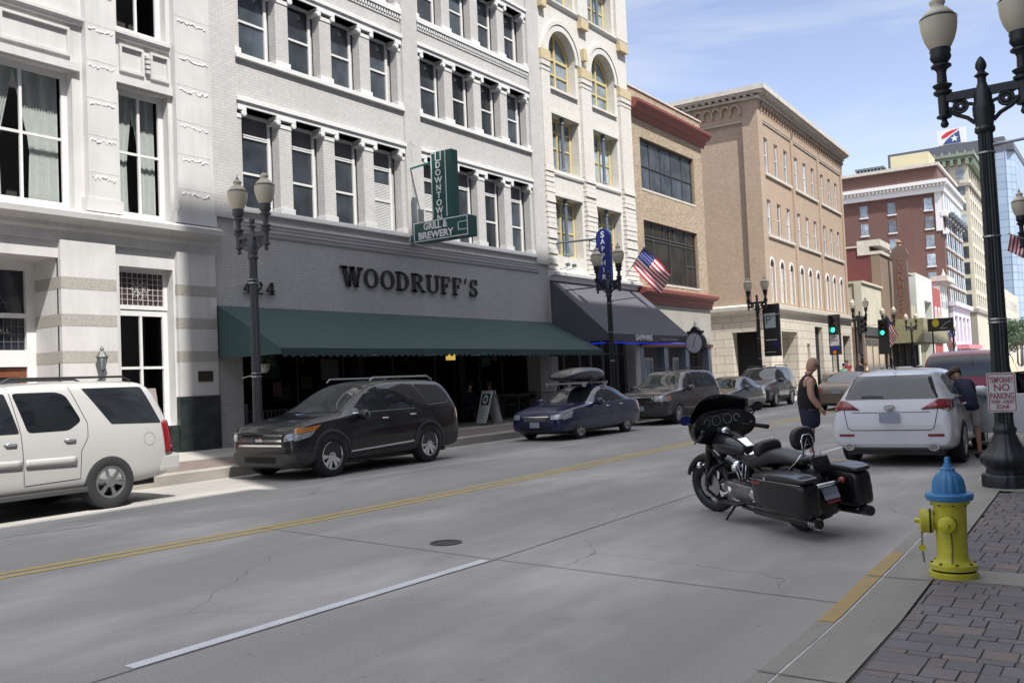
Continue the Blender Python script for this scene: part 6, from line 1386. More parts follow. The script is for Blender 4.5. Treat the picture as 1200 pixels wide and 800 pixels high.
both(lambda s_, a: (patch('rear_door_window', bv, a, [(-.15, 1.50), (-.2, 1.08), (-1.1, 1.10), (-1.15, 1.47)], 'car_glass', vz), patch('rear_side_window', bv, a, [(-1.22, 1.47), (-1.18, 1.12), (-1.75, 1.16), (-1.6, 1.42)], 'car_glass', vz),
                    seam(bv, a, [(-.1, 1.52), (-.12, .3)], vz), seam(bv, a, [(-1.15, 1.5), (-1.15, .9), (-.9, .5), (-.9, .3)], vz), seam(bv, a, [(.85, 1.05), (.9, .3)], vz), handle(vz, bv, s_, -.95, .95, 'pt_white'), mirror_(vz, .6, s_ * .9, 1.1, 'pt_white', s_),
                    patch('tail_lamp', bv, a, [(-2.34, .90), (-2.30, 1.08), (-1.92, 1.04), (-2.05, .93)], 'tail_red', vz, off=.012), patch('headlamp', bv, a, [(2.3, .7), (2.25, .86), (1.85, .94), (1.95, .8)], 'lens', vz, off=.012)))
patch('front_door_window', bv, 'y+', [(.75, 1.1), (.2, 1.44), (-.1, 1.5), (-.12, 1.07)], 'car_glass', vz)
patch('door_aperture', bv, 'y-', [(.85, .36), (.86, 1.04), (.25, 1.44), (-.06, 1.5), (-.12, .36)], 'seam', vz, off=.006)
rw = patch('rear_window', bv, 'x-', [(-.72, 1.10), (.72, 1.10), (.58, 1.47), (-.58, 1.47)], 'car_glass', vz, off=.012, step=.04)
seam(bv, 'x-', [(.1, 1.12), (.28, 1.135), (.45, 1.13)], rw, w=.035, m='plastic', name='wiper', off=.02)
patch('tail_window_upper_trim', bv, 'x-', [(-.56, 1.50), (.56, 1.50), (.52, 1.54), (-.52, 1.54)], 'pt_white', vz, off=.03, thick=.02) if False else None
for s_ in (-1, 1):
    patch('tail_lamp', bv, 'x-', [(s_ * .46, .92), (s_ * .56, .93), (s_ * .92, .94), (s_ * .90, 1.07), (s_ * .70, 1.08)], 'tail_red', vz, off=.014, thick=.01)
    patch('reflector', bv, 'x-', [(s_ * .56, .50), (s_ * .56, .54), (s_ * .80, .54), (s_ * .80, .50)], 'tail_red', vz, off=.008, rnd_=.01)
    MB().lathe([(.055, -.04), (.06, .01), (.05, .0), (.045, -.04)], (-2.40, s_ * .64, .33), 20, 'x', sc=(1.4, 1)).lathe([(0, -.02), (.05, -.02)], (-2.40, s_ * .64, .33), 20, 'x', sc=(1.4, 1)).build('exhaust_tip', 'chrome', vz, auto=40)
    MB().lathe([(0, -.035), (.046, -.035)], (-2.38, s_ * .64, .33), 20, 'x', sc=(1.4, 1)).build('exhaust_bore', 'seam', vz)
seam(bv, 'x-', [(-.74, 1.04), (-.66, .64), (-.6, .60), (.6, .60), (.66, .64), (.74, 1.04)], vz, w=.012); seam(bv, 'x-', [(-.6, .885), (.6, .885)], vz, w=.010, m='clad', name='hatch_recess')
patch('diffuser', bv, 'x-', [(-.7, .30), (.7, .30), (.62, .37), (-.62, .37)], 'plastic', vz, off=.008)
pl_ = plate(vz, -2.435, 0, .80, 'x-'); text('plate_number', 'W47 2GK', .085, frame((-2.442, 0, .80), (0, -1, 0), (0, 0, 1)), 'clad', pl_, .001) if False else None
q = MB().lathe([(.062, -.006), (.066, 0), (.058, .004), (.052, 0)], (-2.40, 0, .965), 22, 'x', sc=(1.3, .9)).tube([(-2.405, -.05, .975), (-2.405, 0, .95), (-2.405, .05, .975)], .006, 6).tube([(-2.405, -.02, .99), (-2.405, 0, .93), (-2.405, .02, .99)], .005, 6); q.build('badge', 'chrome', vz)
MB().tube([(-1.7, 0, 1.585), (-1.78, 0, 1.62), (-1.95, 0, 1.78)], [.02, .012, .004], 6).build('aerial', 'plastic', vz)
under(vz, -2.1, 2.0, .75, .18)
for x in (1.45, -1.33):
    for s_ in (-1, 1): wheel(vz, x, s_ * .84, RW, .24, 5, .66)
# open door, hinged at the front edge, kerb side
dr = MB(); ang = R(62); hx, hy = .86, -.95
def dp(u, w_, z): # u along door from hinge, w_ thickness
    return (hx - u * math.cos(ang) - w_ * math.sin(ang) * 1, hy - u * math.sin(ang) + w_ * math.cos(ang), z)
prof = [(0, .34), (1.0, .36), (1.04, .8), (1.02, 1.06), (0.02, 1.02)]
dr.prism([dp(u, 0, z) for u, z in prof], V(dp(0, .12, 0)) - V(dp(0, 0, 0))); od = dr.build('door', 'pt_white', vz, bevel=.02)
MB().prism([dp(u, .05, z) for u, z in ((.04, 1.03), (1.0, 1.06), (1.0, 1.42), (.66, 1.40), (.05, 1.05))], V(dp(0, .062, 0)) - V(dp(0, .05, 0))).build('door_glass', 'car_glass', od)
MB().tube([dp(.04, .05, 1.03), dp(.66, .05, 1.41), dp(1.0, .05, 1.44), dp(1.02, .05, 1.05)], .02, 6).build('window_frame', 'plastic', od)
MB().prism([dp(u, -.012, z) for u, z in ((.1, .45), (.92, .45), (.95, .98), (.1, .95))], V(dp(0, .012, 0)) - V(dp(0, .0, 0))).build('door_card', mat('door_trim_grey', (.16, .17, .19), .6, var=.3), od, bevel=.008)
MB().tube([dp(.25, -.03, .78), dp(.5, -.06, .80), dp(.8, -.03, .82)], .03, 8).build('armrest', 'plastic', od)

# ---- red pickup with a cap, beyond the wagon
rp = thing('pickup_truck', 'red pickup truck with a windowed red cap over its bed, parked beyond the white wagon', 'pickup', (-3.6, 26.9, 0), PI / 2 + .02)
st = [(2.9, .45, .95, 1.0, .75, .8, .76, .66), (2.8, .4, 1.08, 1.14, .9, .94, .88, .78), (2.4, .4, 1.15, 1.22, .97, 1.0, .93, .82), (1.7, .4, 1.18, 1.26, .98, 1.0, .94, .82), (1.45, .4, 1.19, 1.3, .98, 1.0, .94, .82), (.9, .4, 1.2, 1.83, .98, 1.0, .95, .68), (.6, .4, 1.2, 1.88, .98, 1.0, .95, .69), (-.2, .4, 1.2, 1.9, .98, 1.0, .95, .70), (-.5, .4, 1.2, 1.9, .98, 1.0, .95, .74), (-1.5, .4, 1.2, 1.93, .98, 1.0, .96, .78), (-2.5, .42, 1.2, 1.92, .97, 1.0, .96, .78), (-2.82, .44, 1.19, 1.86, .96, .99, .95, .78), (-2.9, .46, 1.15, 1.45, .95, .98, .94, .86), (-2.94, .5, .9, 1.1, .92, .96, .92, .88)]
RW = .39; b_, bv = loft_body(st, (2.0, -1.6), RW, 'body', 'pt_red', rp, half=.99)
rwn = patch('cap_rear_window', bv, 'x-', [(-.86, 1.30), (.86, 1.30), (.76, 1.80), (-.76, 1.80)], 'car_glass', rp, off=.012, step=.04); seam(bv, 'x-', [(-.2, 1.31), (-.2, 1.81)], rwn, w=.03, m='plastic', name='window_bar', off=.012)
both(lambda s_, a: (patch('cap_side_window', bv, a, [(-.75, 1.35), (-.75, 1.75), (-2.5, 1.75), (-2.6, 1.35)], 'car_glass', rp), patch('door_window', bv, a, [(1.25, 1.24), (.85, 1.72), (.0, 1.78), (-.1, 1.24)], 'car_glass', rp), seam(bv, a, [(-.35, 1.88), (-.35, .5)], rp, w=.03), seam(bv, a, [(1.3, 1.2), (1.3, .5)], rp), handle(rp, bv, s_, .05, 1.1),
                    patch('tail_lamp', bv, a, [(-2.9, 1.15), (-2.9, .8), (-2.78, .8), (-2.78, 1.15)], 'tail_red', rp, off=.012), mirror_(rp, 1.15, s_ * .98, 1.28, 'plastic', s_)))
MB().box((-3.05, -.95, .5), (-2.85, .95, .72)).build('bumper', 'chrome', rp, bevel=.03); under(rp, -2.5, 2.5, .8, .38)
patch('windscreen', bv, 'x+', [(-.8, 1.3), (.8, 1.3), (.66, 1.78), (-.66, 1.78)], 'car_glass_ws', rp)
for x in (2.0, -1.6):
    for s_ in (-1, 1): wheel(rp, x, s_ * .87, RW, .25, 6, .6)

# ---- traffic and parked cars further off
tn, _ = sedan('sedan', 'bronze saloon driving away beyond the man in the tank top', (-9.6, 37.5, 0), PI / 2 + .03, 'pt_tan', detail=False)
for i, (x, y, pt, rz, lb) in enumerate(((-13.9, 68, 'pt_silver', -PI / 2, 'silver car in the far traffic seen just above the white wagon roof'), (-16.2, 88, 'pt_white', -PI / 2, 'white car parked far down the left kerb below the marquee'), (-8.0, 105, 'pt_white', PI / 2, 'white car far off in the street, right of the big lamp post'), (-11.9, 75, 'pt_grey', PI / 2, 'grey car waiting beyond the crossing under the green signal'), (-17.0, 78, 'pt_navy', -PI / 2, 'dark blue car parked beyond the crossing beside the tan block'))):
    src = {'pt_white': nv}.get(pt, tn) ; c = dup(nv, (x, y, 0), rz + .034, lb, 'distant cars beyond the crossing')
    for o in kids(c):
        if o.name.split('.')[0] in ('body', 'mirror'):
            o.data = o.data.copy(); o.data.materials[0] = M[pt]
# ------------------------------------------------------------------ street lamps
def lamp(name, label, loc, m, group=None, rz=0, base_big=True):
    t = thing(name, label, 'street lamp', loc, rz, group)
    MB().lathe([(.285, 0), (.285, .13), (.27, .155), (.235, .17), (.225, .22), (.25, .25), (.29, .29), (.295, .33), (.28, .37), (.245, .40), (.20, .46), (.155, .54), (.125, .62), (.118, .64), (.13, .66), (.13, .70), (.11, .72), (.105, .76)], n=48, flute=.07, fl=16).build('base', m, t, auto=50)
    MB().lathe([(.104, .74), (.10, 1.6), (.092, 3.0), (.084, 4.32)], n=64, flute=.13, fl=16).build('post', m, t, auto=60)
    q = MB().lathe([(.10, 4.28), (.115, 4.30), (.115, 4.34), (.10, 4.36), (.105, 4.40), (.125, 4.55), (.125, 4.60), (.105, 4.64), (.10, 4.80), (.07, 4.84), (.05, 4.90), (.05, 4.96), (.085, 4.99), (.05, 5.02), (.04, 5.04), (.065, 5.09), (.06, 5.14), (.03, 5.20), (0, 5.23)], n=24)
    q.sweepY([(-.42, 4.74), (.42, 4.74), (.42, 4.82), (-.42, 4.82)], -.045, .045).sweepY([(-.42, 4.82), (.42, 4.82), (.40, 4.845), (-.40, 4.845)], -.03, .03)
    for s_ in (-1, 1):   # cast scrolls under the arm
        for cx, cz, r_, t0, t1 in ((.25, 4.66, .075, 0, 360), (.25, 4.66, .035, 0, 360), (.16, 4.58, .09, 60, 250), (.36, 4.70, .05, 90, 330)):
            q.tube([(s_ * (cx + r_ * math.cos(R(a))), 0, cz + r_ * math.sin(R(a))) for a in range(t0, t1 + 1, 20)], .022, 6)
        q.tube([(s_ * .1, 0, 4.42), (s_ * .18, 0, 4.50), (s_ * .30, 0, 4.56), (s_ * .40, 0, 4.64)], .026, 6)
    q.build('crossarm', m, t, auto=40)
    for s_ in (-1, 1):
        c = (s_ * .44, 0, .06)
        a = MB().lathe([(0, 4.36), (.035, 4.375), (.05, 4.41), (.035, 4.45), (.03, 4.47), (.085, 4.49), (.09, 4.51), (.06, 4.53), (.062, 4.76), (.105, 4.79), (.11, 4.82), (.07, 4.84), (.105, 4.88), (.115, 4.90), (.06, 4.93), (.055, 5.06), (.07, 5.10), (.12, 5.13), (.12, 5.15), (.08, 5.18), (.11, 5.22), (.125, 5.25), (.115, 5.30), (.125, 5.33), (.12, 5.36)], c, 24).build('globe_holder', m, t, auto=40)
        MB().lathe([(.10, 5.34), (.13, 5.38), (.175, 5.47), (.205, 5.58), (.216, 5.68), (.214, 5.735)], c, 32, cap=False).lathe([(.205, 5.745), (.175, 5.80), (.12, 5.86), (.085, 5.885), (.075, 5.91), (.095, 5.94), (.09, 5.97), (.05, 6.0), (.03, 6.02)], c, 32).build('globe', 'globe', a, smooth=True)
        MB().lathe([(.219, 5.733), (.222, 5.74), (.219, 5.749)], c, 32, cap=False).lathe([(.028, 6.01), (.035, 6.03), (.012, 6.06), (.008, 6.12), (0, 6.13)], c, 12).build('finial', m, a, auto=40)
    return t
near = lamp('street_lamp', 'large black fluted street lamp carrying the NO PARKING sign, beside the hydrant', (-1.43, 12.42, .15), 'lamp_iron', 'twin globe street lamps')
q = MB()
for z in (4.02, 3.0, 2.0, 1.96): q.lathe([(.10, z), (.104, z), (.104, z + .02), (.10, z + .02)], (0, 0, 0), 24)
q.lathe([(.03, 4.1), (.05, 4.1)], (0, 0, 0), 8).build('steel_band', 'steel', near)
MB().tube([(.08, 0, 4.12), (.2, 0, 4.125), (1.1, -.02, 4.16)], [.035, .02, .02], 10).tube([(.0, -.10, 4.32), (-.06, -.16, 4.32)], .015, 6).build('banner_arm', 'steel', near)
lampg = lamp('street_lamp', 'grey twin globe street lamp behind the black SUV, in front of the 424 letters', (-15.6, 13.0, .22), 'lamp_grey', 'twin globe street lamps')
def band(par, z, l=.5): MB().lathe([(.10, z), (.112, z), (.112, z + .03), (.10, z + .03)], (0, 0, 0), 16).lathe([(.10, z + .08), (.112, z + .08), (.112, z + .10), (.10, z + .10)], (0, 0, 0), 16).tube([(-.1, 0, z + .05), (-.1 - l, -.1, z)], .012, 6).build('banner_bracket', 'steel', par)
band(lampg, 3.75, .7); band(lampg, 1.75, .25)
for loc, lb in (((-15.6, 28.9, .22), 'black twin globe street lamp standing in front of the blue blade sign'), ((-15.85, 44.9, .22), 'black twin globe street lamp next to the black parking board'),
                ((-16.2, 66.5, .22), 'black twin globe street lamp just past the green signal on the left'), ((-17.0, 79, .22), 'pale twin globe street lamp before the cream shop'), ((-17.8, 92, .22), 'twin globe street lamp in front of the theatre marquee'),
                ((-20.1, 128, .22), 'faint far twin globe street lamp past the marquee'), ((-2.12, 28.6, .15), 'black twin globe street lamp at the right edge of the photo behind the red flag')):
    dup(near, loc, 0, lb, 'twin globe street lamps')
# strip the near lamp's own banner arm from the copies far away: they keep theirs as in the photo
# no parking sign on the near lamp
ns = thing('parking_sign', 'white and red sign reading TEMPORARY NO PARKING TOW-AWAY ZONE strapped to the lamp post', 'sign', (-1.415, 12.27, 1.28), R(6))
MB().prism([(x, .0, z) for x, z in rounded([(-.155, -.235), (.155, -.235), (.155, .235), (-.155, .235)], .03, 5)], (0, .004, 0)).build('plate', mat('sign_white', (.62, .60, .60), .45, var=.25, scale=8), ns)
M['sign_red'] = mat('sign_red', (.28, .035, .05), .5, var=.2)
o_ = rounded([(-.143, -.223), (.143, -.223), (.143, .223), (-.143, .223)], .025, 5); i_ = rounded([(-.134, -.214), (.134, -.214), (.134, .214), (-.134, .214)], .02, 5)
q = MB(); n = len(o_)
for k in range(n): a, b = k, (k + 1) % n; q.quad((o_[a][0], -.002, o_[a][1]), (o_[b][0], -.002, o_[b][1]), (i_[b][0], -.002, i_[b][1]), (i_[a][0], -.002, i_[a][1]))
q.build('border', 'sign_red', ns)
for s_, z, sz, sx in (('TEMPORARY', .145, .095, .46), ('NO', .055, .115, .95), ('PARKING', -.045, .105, .58), ('TOW - AWAY', -.115, .062, .62), ('ZONE', -.172, .062, .8)):
    text('lettering', s_, sz, FY(0, -.003, z), 'sign_red', ns, .0005, sx=sx, bold=.0015)
MB().lathe([(0, -.004), (.007, -.003), (.007, 0)], (0, -.001, .2), 8, 'y').lathe([(0, -.004), (.007, -.003), (.007, 0)], (0, -.001, -.2), 8, 'y').build('bolt', 'steel', ns)
flag('f', (-2.12, 28.6, 4.75), 0, (-.75, -.1, .35), 0, (.45, (-.2, .1, -.85)), .6, 'small red and white striped flag furled high on the farther kerbside lamp', ph=1.5, stars=False)

# ------------------------------------------------------------------ hydrant
hy = thing('fire_hydrant', 'yellow fire hydrant with a blue bonnet and hanging cap chains on a concrete pad', 'fire hydrant', (-1.205, 7.17, .153), R(8)); hy.scale = (.95, .95, .965)
M['hy_y'] = mat('hydrant_yellow_paint', (.58, .54, .035), .45, var=.5, scale=7, dark=(.34, .29, .03), bmp=.25, bscale=45, fine=.25)
M['hy_b'] = mat('hydrant_blue_paint', (.045, .20, .42), .45, var=.5, scale=8, dark=(.02, .10, .24), bmp=.25, bscale=45)
M['rust'] = mat('rusty_steel', (.08, .045, .03), .8, var=.6, scale=18)
bd_ = MB().lathe([(.168, 0), (.170, .035), (.158, .042)], n=40).lathe([(.150, .055), (.165, .058), (.165, .092), (.150, .10), (.128, .108), (.112, .13), (.107, .16), (.107, .30), (.111, .42), (.113, .50), (.122, .53), (.138, .535), (.138, .555)], n=40).build('barrel', 'hy_y', hy, auto=40)
MB().lathe([(.150, .040), (.150, .057)], n=32).build('gasket', 'seam', hy)
q = MB()
for k in range(8): a = 2 * PI * k / 8 + .2; q.lathe([(.011, .09), (.011, .108), (0, .112)], (.147 * math.cos(a), .147 * math.sin(a), 0), 6)
for k in range(8): a = 2 * PI * k / 8 + .2; q.lathe([(.009, .525), (.009, .54)], (.128 * math.cos(a), .128 * math.sin(a), 0), 6)
q.build('bolt', 'rust', hy)
bo = MB().lathe([(.14, .555), (.160, .56), (.166, .575), (.168, .60), (.160, .61), (.125, .615)], n=48).build('bonnet', 'hy_b', hy, auto=35)
MB().lathe([(.118, .612), (.116, .66), (.108, .70), (.088, .74), (.055, .765), (.050, .775), (.05, .79), (.035, .80)], n=64, flute=.07, fl=14).lathe([(.034, .795), (.034, .815), (.024, .82), (.022, .865), (.015, .872), (0, .872)], n=5).build('dome', 'hy_b', bo, auto=45)
def nozzle(ang, z, r, L_, nm):
    q = MB().lathe([(r * .75, .07), (r * .8, L_ - .05), (r * 1.05, L_ - .045), (r * 1.05, L_ - .03)], (0, 0, z), 28, 'y'); q.v = [tuple(MX.Rotation(ang, 3, 'Z') @ V((v[0], v[1], v[2]))) for v in q.v]
    o = q.build(nm, 'hy_y', hy, auto=40)
    q = MB().lathe([(r * 1.0, L_ - .028), (r * 1.1, L_ - .022), (r * 1.1, L_ + .035), (r * .9, L_ + .045), (r * .3, L_ + .05)], (0, 0, z), 28, 'y').lathe([(.022, L_ + .05), (.019, L_ + .085), (0, L_ + .085)], (0, 0, z), 5, 'y')
    q.v = [tuple(MX.Rotation(ang, 3, 'Z') @ V(v)) for v in q.v]; q.build('cap', 'hy_y', o, auto=40)
    q = MB().lathe([(r * 1.13, L_ - .032), (r * 1.13, L_ - .02)], (0, 0, z), 28, 'y'); q.v = [tuple(MX.Rotation(ang, 3, 'Z') @ V(v)) for v in q.v]; q.build('joint_ring', 'seam', o)
    return o
nozzle(R(92), .40, .080, .165, 'hose_nozzle'); nozzle(R(172), .395, .055, .13, 'hose_nozzle')
def chain(pts, parent):
    q = MB(); n = 26; P = []
    for i in range(n + 1):
        t = i / n * (len(pts) - 1); k = min(int(t), len(pts) - 2); P.append(V(pts[k]).lerp(V(pts[k + 1]), t - k))
    for i in range(n):
        a, b = P[i], P[i + 1]; c = (a + b) / 2; d = (b - a); L_ = d.length * .72; d.normalize(); s_ = d.cross(V((0, 1, 0)) if i % 2 else V((1, .2, 0)) + V((0, 0, .01))).normalized()
        q.tube([c + d * L_ * math.cos(t) + s_ * .007 * math.sin(t) for t in [2 * PI * k / 8 for k in range(9)]], .0022, 5, cap=False)
    return q.build('chain', 'rust', parent)
chain([(-.20, -.03, .33), (-.205, -.035, .20), (-.195, -.04, .10)], hy); chain([(.0, -.165, .36), (.006, -.162, .24), (.0, -.172, .12)], hy)
MB().lathe([(0, -.003), (.026, -.003), (.026, .003), (0, .003)], (-.203, -.045, .205), 16, 'y').build('tag', 'hy_y', hy)

# ------------------------------------------------------------------ street clock, parking board, signals
ck_ = thing('street_clock', 'black ornate street clock on a post in front of the buff brick building', 'clock', (-15.9, 37.1, .24), R(-12))
MB().lathe([(.26, 0), (.26, .3), (.18, .4), (.15, .8), (.1, .9), (.085, 2.0), (.12, 2.06), (.08, 2.12), (.10, 2.2)], n=20).build('post', 'lamp_iron', ck_, auto=40)
MB().lathe([(.44, -.14), (.48, -.12), (.48, .12), (.44, .14)], (0, 0, 2.68), 40, 'y').build('case', 'lamp_iron', ck_, auto=40)
for s_ in (-1, 1):
    fc = MB().lathe([(0, s_ * .145), (.42, s_ * .145)], (0, 0, 2.68), 40, 'y').build('dial', mat('clock_dial', (.86, .87, .88), .4, var=0) if s_ < 0 else 'white_paint', ck_)
    q = MB()
    for k in range(12):
        a = PI / 6 * k; d = V((math.sin(a), 0, math.cos(a))); q.tube([V((0, s_ * .15, 2.68)) + d * .33, V((0, s_ * .15, 2.68)) + d * .39], .012, 4)
    for a, l in ((R(20) , .3), (R(200), .2)): q.tube([(0, s_ * .152, 2.68), (s_ * -1 * l * math.sin(a), s_ * .152, 2.68 + l * math.cos(a))], .014, 4)
    q.build('hands_and_ticks', 'sign_black', fc)
MB().prism([(-.34, -.1, 3.08), (.34, -.1, 3.08), (.40, -.1, 3.2), (.22, -.1, 3.22), (.12, -.1, 3.34), (0, -.1, 3.42), (-.12, -.1, 3.34), (-.22, -.1, 3.22), (-.40, -.1, 3.2)], (0, .2, 0)).tube([(0, 0, 3.4), (0, 0, 3.62)], .015, 6).tube([(-.1, 0, 3.5), (.1, 0, 3.5)], .012, 6).build('crest', 'lamp_iron', ck_)
pb = thing('parking_board', 'tall black board with a white and green P parking panel on the far lamp', 'sign', (-15.3, 45.2, 0), R(-6))
MB().box((-.42, 0, 2.3), (.42, .18, 4.92)).tube([(-.5, .1, 4.6), (-.3, .1, 4.6)], .03).tube([(-.5, .1, 2.6), (-.3, .1, 2.6)], .03).build('panel', 'plastic', pb, bevel=.01)
MB().box((-.31, -.02, 3.72), (.25, -.002, 4.46)).build('sign_panel', mat('mint_white', (.55, .64, .62), .5, var=.1), pb)
M['sgn_green'] = mat('sign_green_letter', (.02, .14, .09), .5, var=0)
text('lettering', 'P', .62, FY(-.13, -.024, 4.1), 'sgn_green', pb, .002); text('lettering', 'PARK', .12, FY(.1, -.024, 4.28), 'sgn_green', pb, .002)
MB().box((-.31, -.01, 3.1), (.28, -.002, 3.14)).box((-.31, -.01, 2.5), (.2, -.002, 2.52)).build('line', 'white_paint', pb); MB().box((.12, -.012, 2.75), (.3, -.002, 3.0)).build('blue_label', 'sign_blue', pb)
MB().tube([(-.6, .1, .22), (-.6, .1, 2.3)], .05).build('post', 'plastic', pb) if False else None
M['sig_green'] = mat('green_signal_lens', (.0, .4, .25), .3, var=0, emit=(.05, 1.0, .60, 1.5)); M['sig_red'] = mat('unlit_red_lens', (.12, .012, .012), .3, var=0); M['sig_am'] = mat('unlit_amber_lens', (.12, .05, .01), .3, var=0)
M['hand_or'] = mat('orange_hand_lamp', (.3, .06, .0), .4, var=0, emit=(1., .22, .02, .12))
def signal(label, loc, rz=0, mode=0, w=.74, z0=2.35, z1=4.8):
    t = thing('traffic_signal', label, 'traffic signal', loc, rz, 'traffic signals at the crossing')
    MB().tube([(0, .3, 0), (0, .3, z1 - .3)], .065, 10).lathe([(.16, 0), (.14, .3), (.08, .4)], (0, .3, 0), 14).build('pole', 'lamp_iron', t)
    MB().box((-w / 2, 0, z0), (w / 2, .05, z1)).build('backplate', 'plastic', t, bevel=.01)
    MB().box((-.19, -.16, z1 - 1.15), (.19, 0, z1 - .06)).build('housing', 'plastic', t, bevel=.02)
    for k, m in enumerate(('sig_red', 'sig_am', 'sig_green')):
        z = z1 - .26 - k * .34; q = MB().lathe([(.165, -.17), (.17, -.42)], (0, 0, z), 20, 'y', cap=False); q = q.build('visor', 'plastic', t, smooth=True)
        MB().lathe([(0, -.19), (.1, -.185), (.15, -.165)], (0, 0, z), 20, 'y').build('lens', m if not (mode == 2) else 'sig_red', t, smooth=True)
    if mode in (0, 1):
        MB().box((-.30, -.02, z0 + .55), (.25, -.002, z1 - 1.22)).build('lane_sign', 'line_faded', t)
        text('lettering', 'NO', .2, FY(-.03, -.022, z1 - 1.38), 'sign_black', t, .001); text('lettering', 'TURN', .16, FY(-.03, -.022, z1 - 1.58), 'sign_black', t, .001)
        MB().box((-.25, -.03, z0 + .32), (.25, -.002, z0 + .5)).build('blue_label', 'sign_blue', t); MB().lathe([(0, -.03), (.11, -.02)], (-.05, 0, z0 + .16), 12, 'y').build('hand_lamp', 'hand_or', t)
    return t
signal('nearest green traffic signal with a white sign below, before the tan block', (-15.4, 57, 0), R(-4), 0)
signal('dark traffic signal seen side-on beside the nearest green signal', (-14.65, 60, 0), R(75), 2, .5)
signal('farther green traffic signal on the left, right of the twin globes', (-15.0, 68, 0), R(-4), 2 if False else 3)
sg2 = thing('overhead_sign', 'wide black overhead sign with a yellow oval on a slim post down the street', 'sign', (-14.2, 85, 0), R(-4))
MB().box((-.95, 0, 4.25), (1.1, .1, 5.35)).tube([(-.6, .1, .0), (-.6, .1, 4.4)], .06).tube([(1.0, .1, 0), (1.0, .1, 4.4)], .06).build('panel', 'plastic', sg2)
MB().lathe([(0, -.02), (.28, -.01)], (-.3, 0, 4.95), 20, 'y', sc=(1.2, 1)).build('yellow_oval', mat('sign_yellow', (.6, .5, .02), .5, var=0), sg2); MB().tube([(.1, -.01, 4.5), (.5, -.01, 4.9), (.9, -.01, 5.1)], .03, 5).box((0, -.02, 4.45), (.6, -.01, 4.52)).build('scribble', 'line_faded', sg2)
flag('f', (-16.6, 72, 4.0), 0, (1.1, -.4, 1.3), 0, (1.8, (.45, -.2, -.85)), 1.1, 'American flag hanging over the far pavement near the signals', ph=.7)
flag('f', (-19.2, 116, 4.2), 0, (1.2, -.4, 1.2), 0, (2.0, (.2, -.1, -.95)), 1.2, 'tiny distant flag beneath the cream tower', ph=.7)

# ------------------------------------------------------------------ pavement furniture
af = thing('sandwich_board', 'white folding sandwich board with a green emblem outside the brewery', 'sandwich board', (-17.35, 23.75, .29), R(-22))
for s_ in (-1, 1):
    q = MB(); q.prism([(-.33, s_ * .30, .06), (.33, s_ * .30, .06), (.33, s_ * .02, 1.08), (-.33, s_ * .02, 1.08)], (0, s_ * .02, 0)); o = q.build('board', 'paint_white', af)
    if s_ < 0:
        mt = frame((0, -.355, .0), (1, 0, 0), (0, .265, .964)); 
        e = MB().box((-.24, .62, .0), (.24, 1.0, .008)); e.xf(frame((0, -.327, .02), (1, 0, 0), (0, .265, .964))); e.build('green_panel', 'sign_green', o)
        e = MB().lathe([(0, .014), (.15, .014), (.15, .008)], (0, .81, 0), 24); e.xf(frame((0, -.327, .02), (1, 0, 0), (0, .265, .964))); e.build('emblem', 'white_paint', o)
        e = MB().lathe([(0, .018), (.07, .018), (.07, .014)], (0, .81, 0), 16); e.xf(frame((0, -.327, .02), (1, 0, 0), (0, .265, .964))); e.build('emblem_centre', 'sign_green', o)
        e = MB()
        for k, (a, b) in enumerate(((-.2, .1), (-.22, .05), (-.2, .15), (-.15, .08))): e.box((a, .48 - k * .09, .0), (b, .49 - k * .09, .006))
        e.xf(frame((0, -.327, .02), (1, 0, 0), (0, .265, .964))); e.build('chalk_line', 'iron_grey', o)
MB().tube([(-.33, -.33, 0), (-.33, 0, 1.1)], .012).tube([(.33, -.33, 0), (.33, 0, 1.1)], .012).tube([(-.33, .33, 0), (-.33, 0, 1.1)], .012).tube([(.33, .33, 0), (.33, 0, 1.1)], .012).build('metal_frame', 'plastic', af)
M['black_iron'] = mat('railing_iron', (.035, .033, .035), .5, var=.2)
def railing(label, x, y0, y1, h=.85):
    t = thing('railing', label, 'railing', (x, y0, .30)); L_ = y1 - y0; q = MB(); k = int(L_ / .13)
    for i in range(1, k): q.tube([(0, L_ * i / k, .08), (0, L_ * i / k, h)], .009, 5)
    q.build('pickets', 'black_iron', t); tag(t.children[0] if False else kids(t)[0], kind=None)
    MB().box((-.015, 0, h), (.015, L_, h + .03)).box((-.012, 0, .08), (.012, L_, .10)).build('rails', 'black_iron', t)
    for yy in (0, L_): MB().box((-.025, yy - .025, 0), (.025, yy + .025, h + .15)).lathe([(.03, h + .15), (.04, h + .18), (0, h + .24)], (0, yy, 0), 8).build('post', 'black_iron', t)
railing('short black iron railing beside the green marble plinth, left of the grey lamp', -18.35, 14.95, 17.3)
railing('black iron patio railing hidden partly behind the black SUV', -18.35, 17.8, 21.9)
railing('black iron patio railing between the sandwich board and the navy saloon', -18.35, 25.0, 29.6)
hb = thing('hanging_basket', 'pale pot of trailing green plant hanging under the left end of the awning', 'plant', (-17.9, 15.15, 2.12))
MB().lathe([(.08, 0), (.13, .1), (.15, .2), (.16, .21)], n=16).build('pot', 'tan_stone', hb)
q = MB(); r4 = random.Random(2)
for i in range(420):
    a = r4.uniform(0, 2 * PI); rr_ = r4.uniform(.03, .36); z = .34 - .5 * rr_ ** 1.3 + r4.uniform(-.12, .14); c = V((rr_ * math.cos(a), rr_ * math.sin(a), z)); u = V((r4.uniform(-1, 1), r4.uniform(-1, 1), r4.uniform(-.6, .6))).normalized(); w_ = u.orthogonal().normalized()
    q.quad(c - u * .035, c + w_ * .012, c + u * .035, c - w_ * .012)
M['leaf'] = mat('leaf_green', (.05, .09, .04), .6, var=.6, scale=12, dark=(.02, .04, .02))
q.build('foliage', 'leaf', hb)
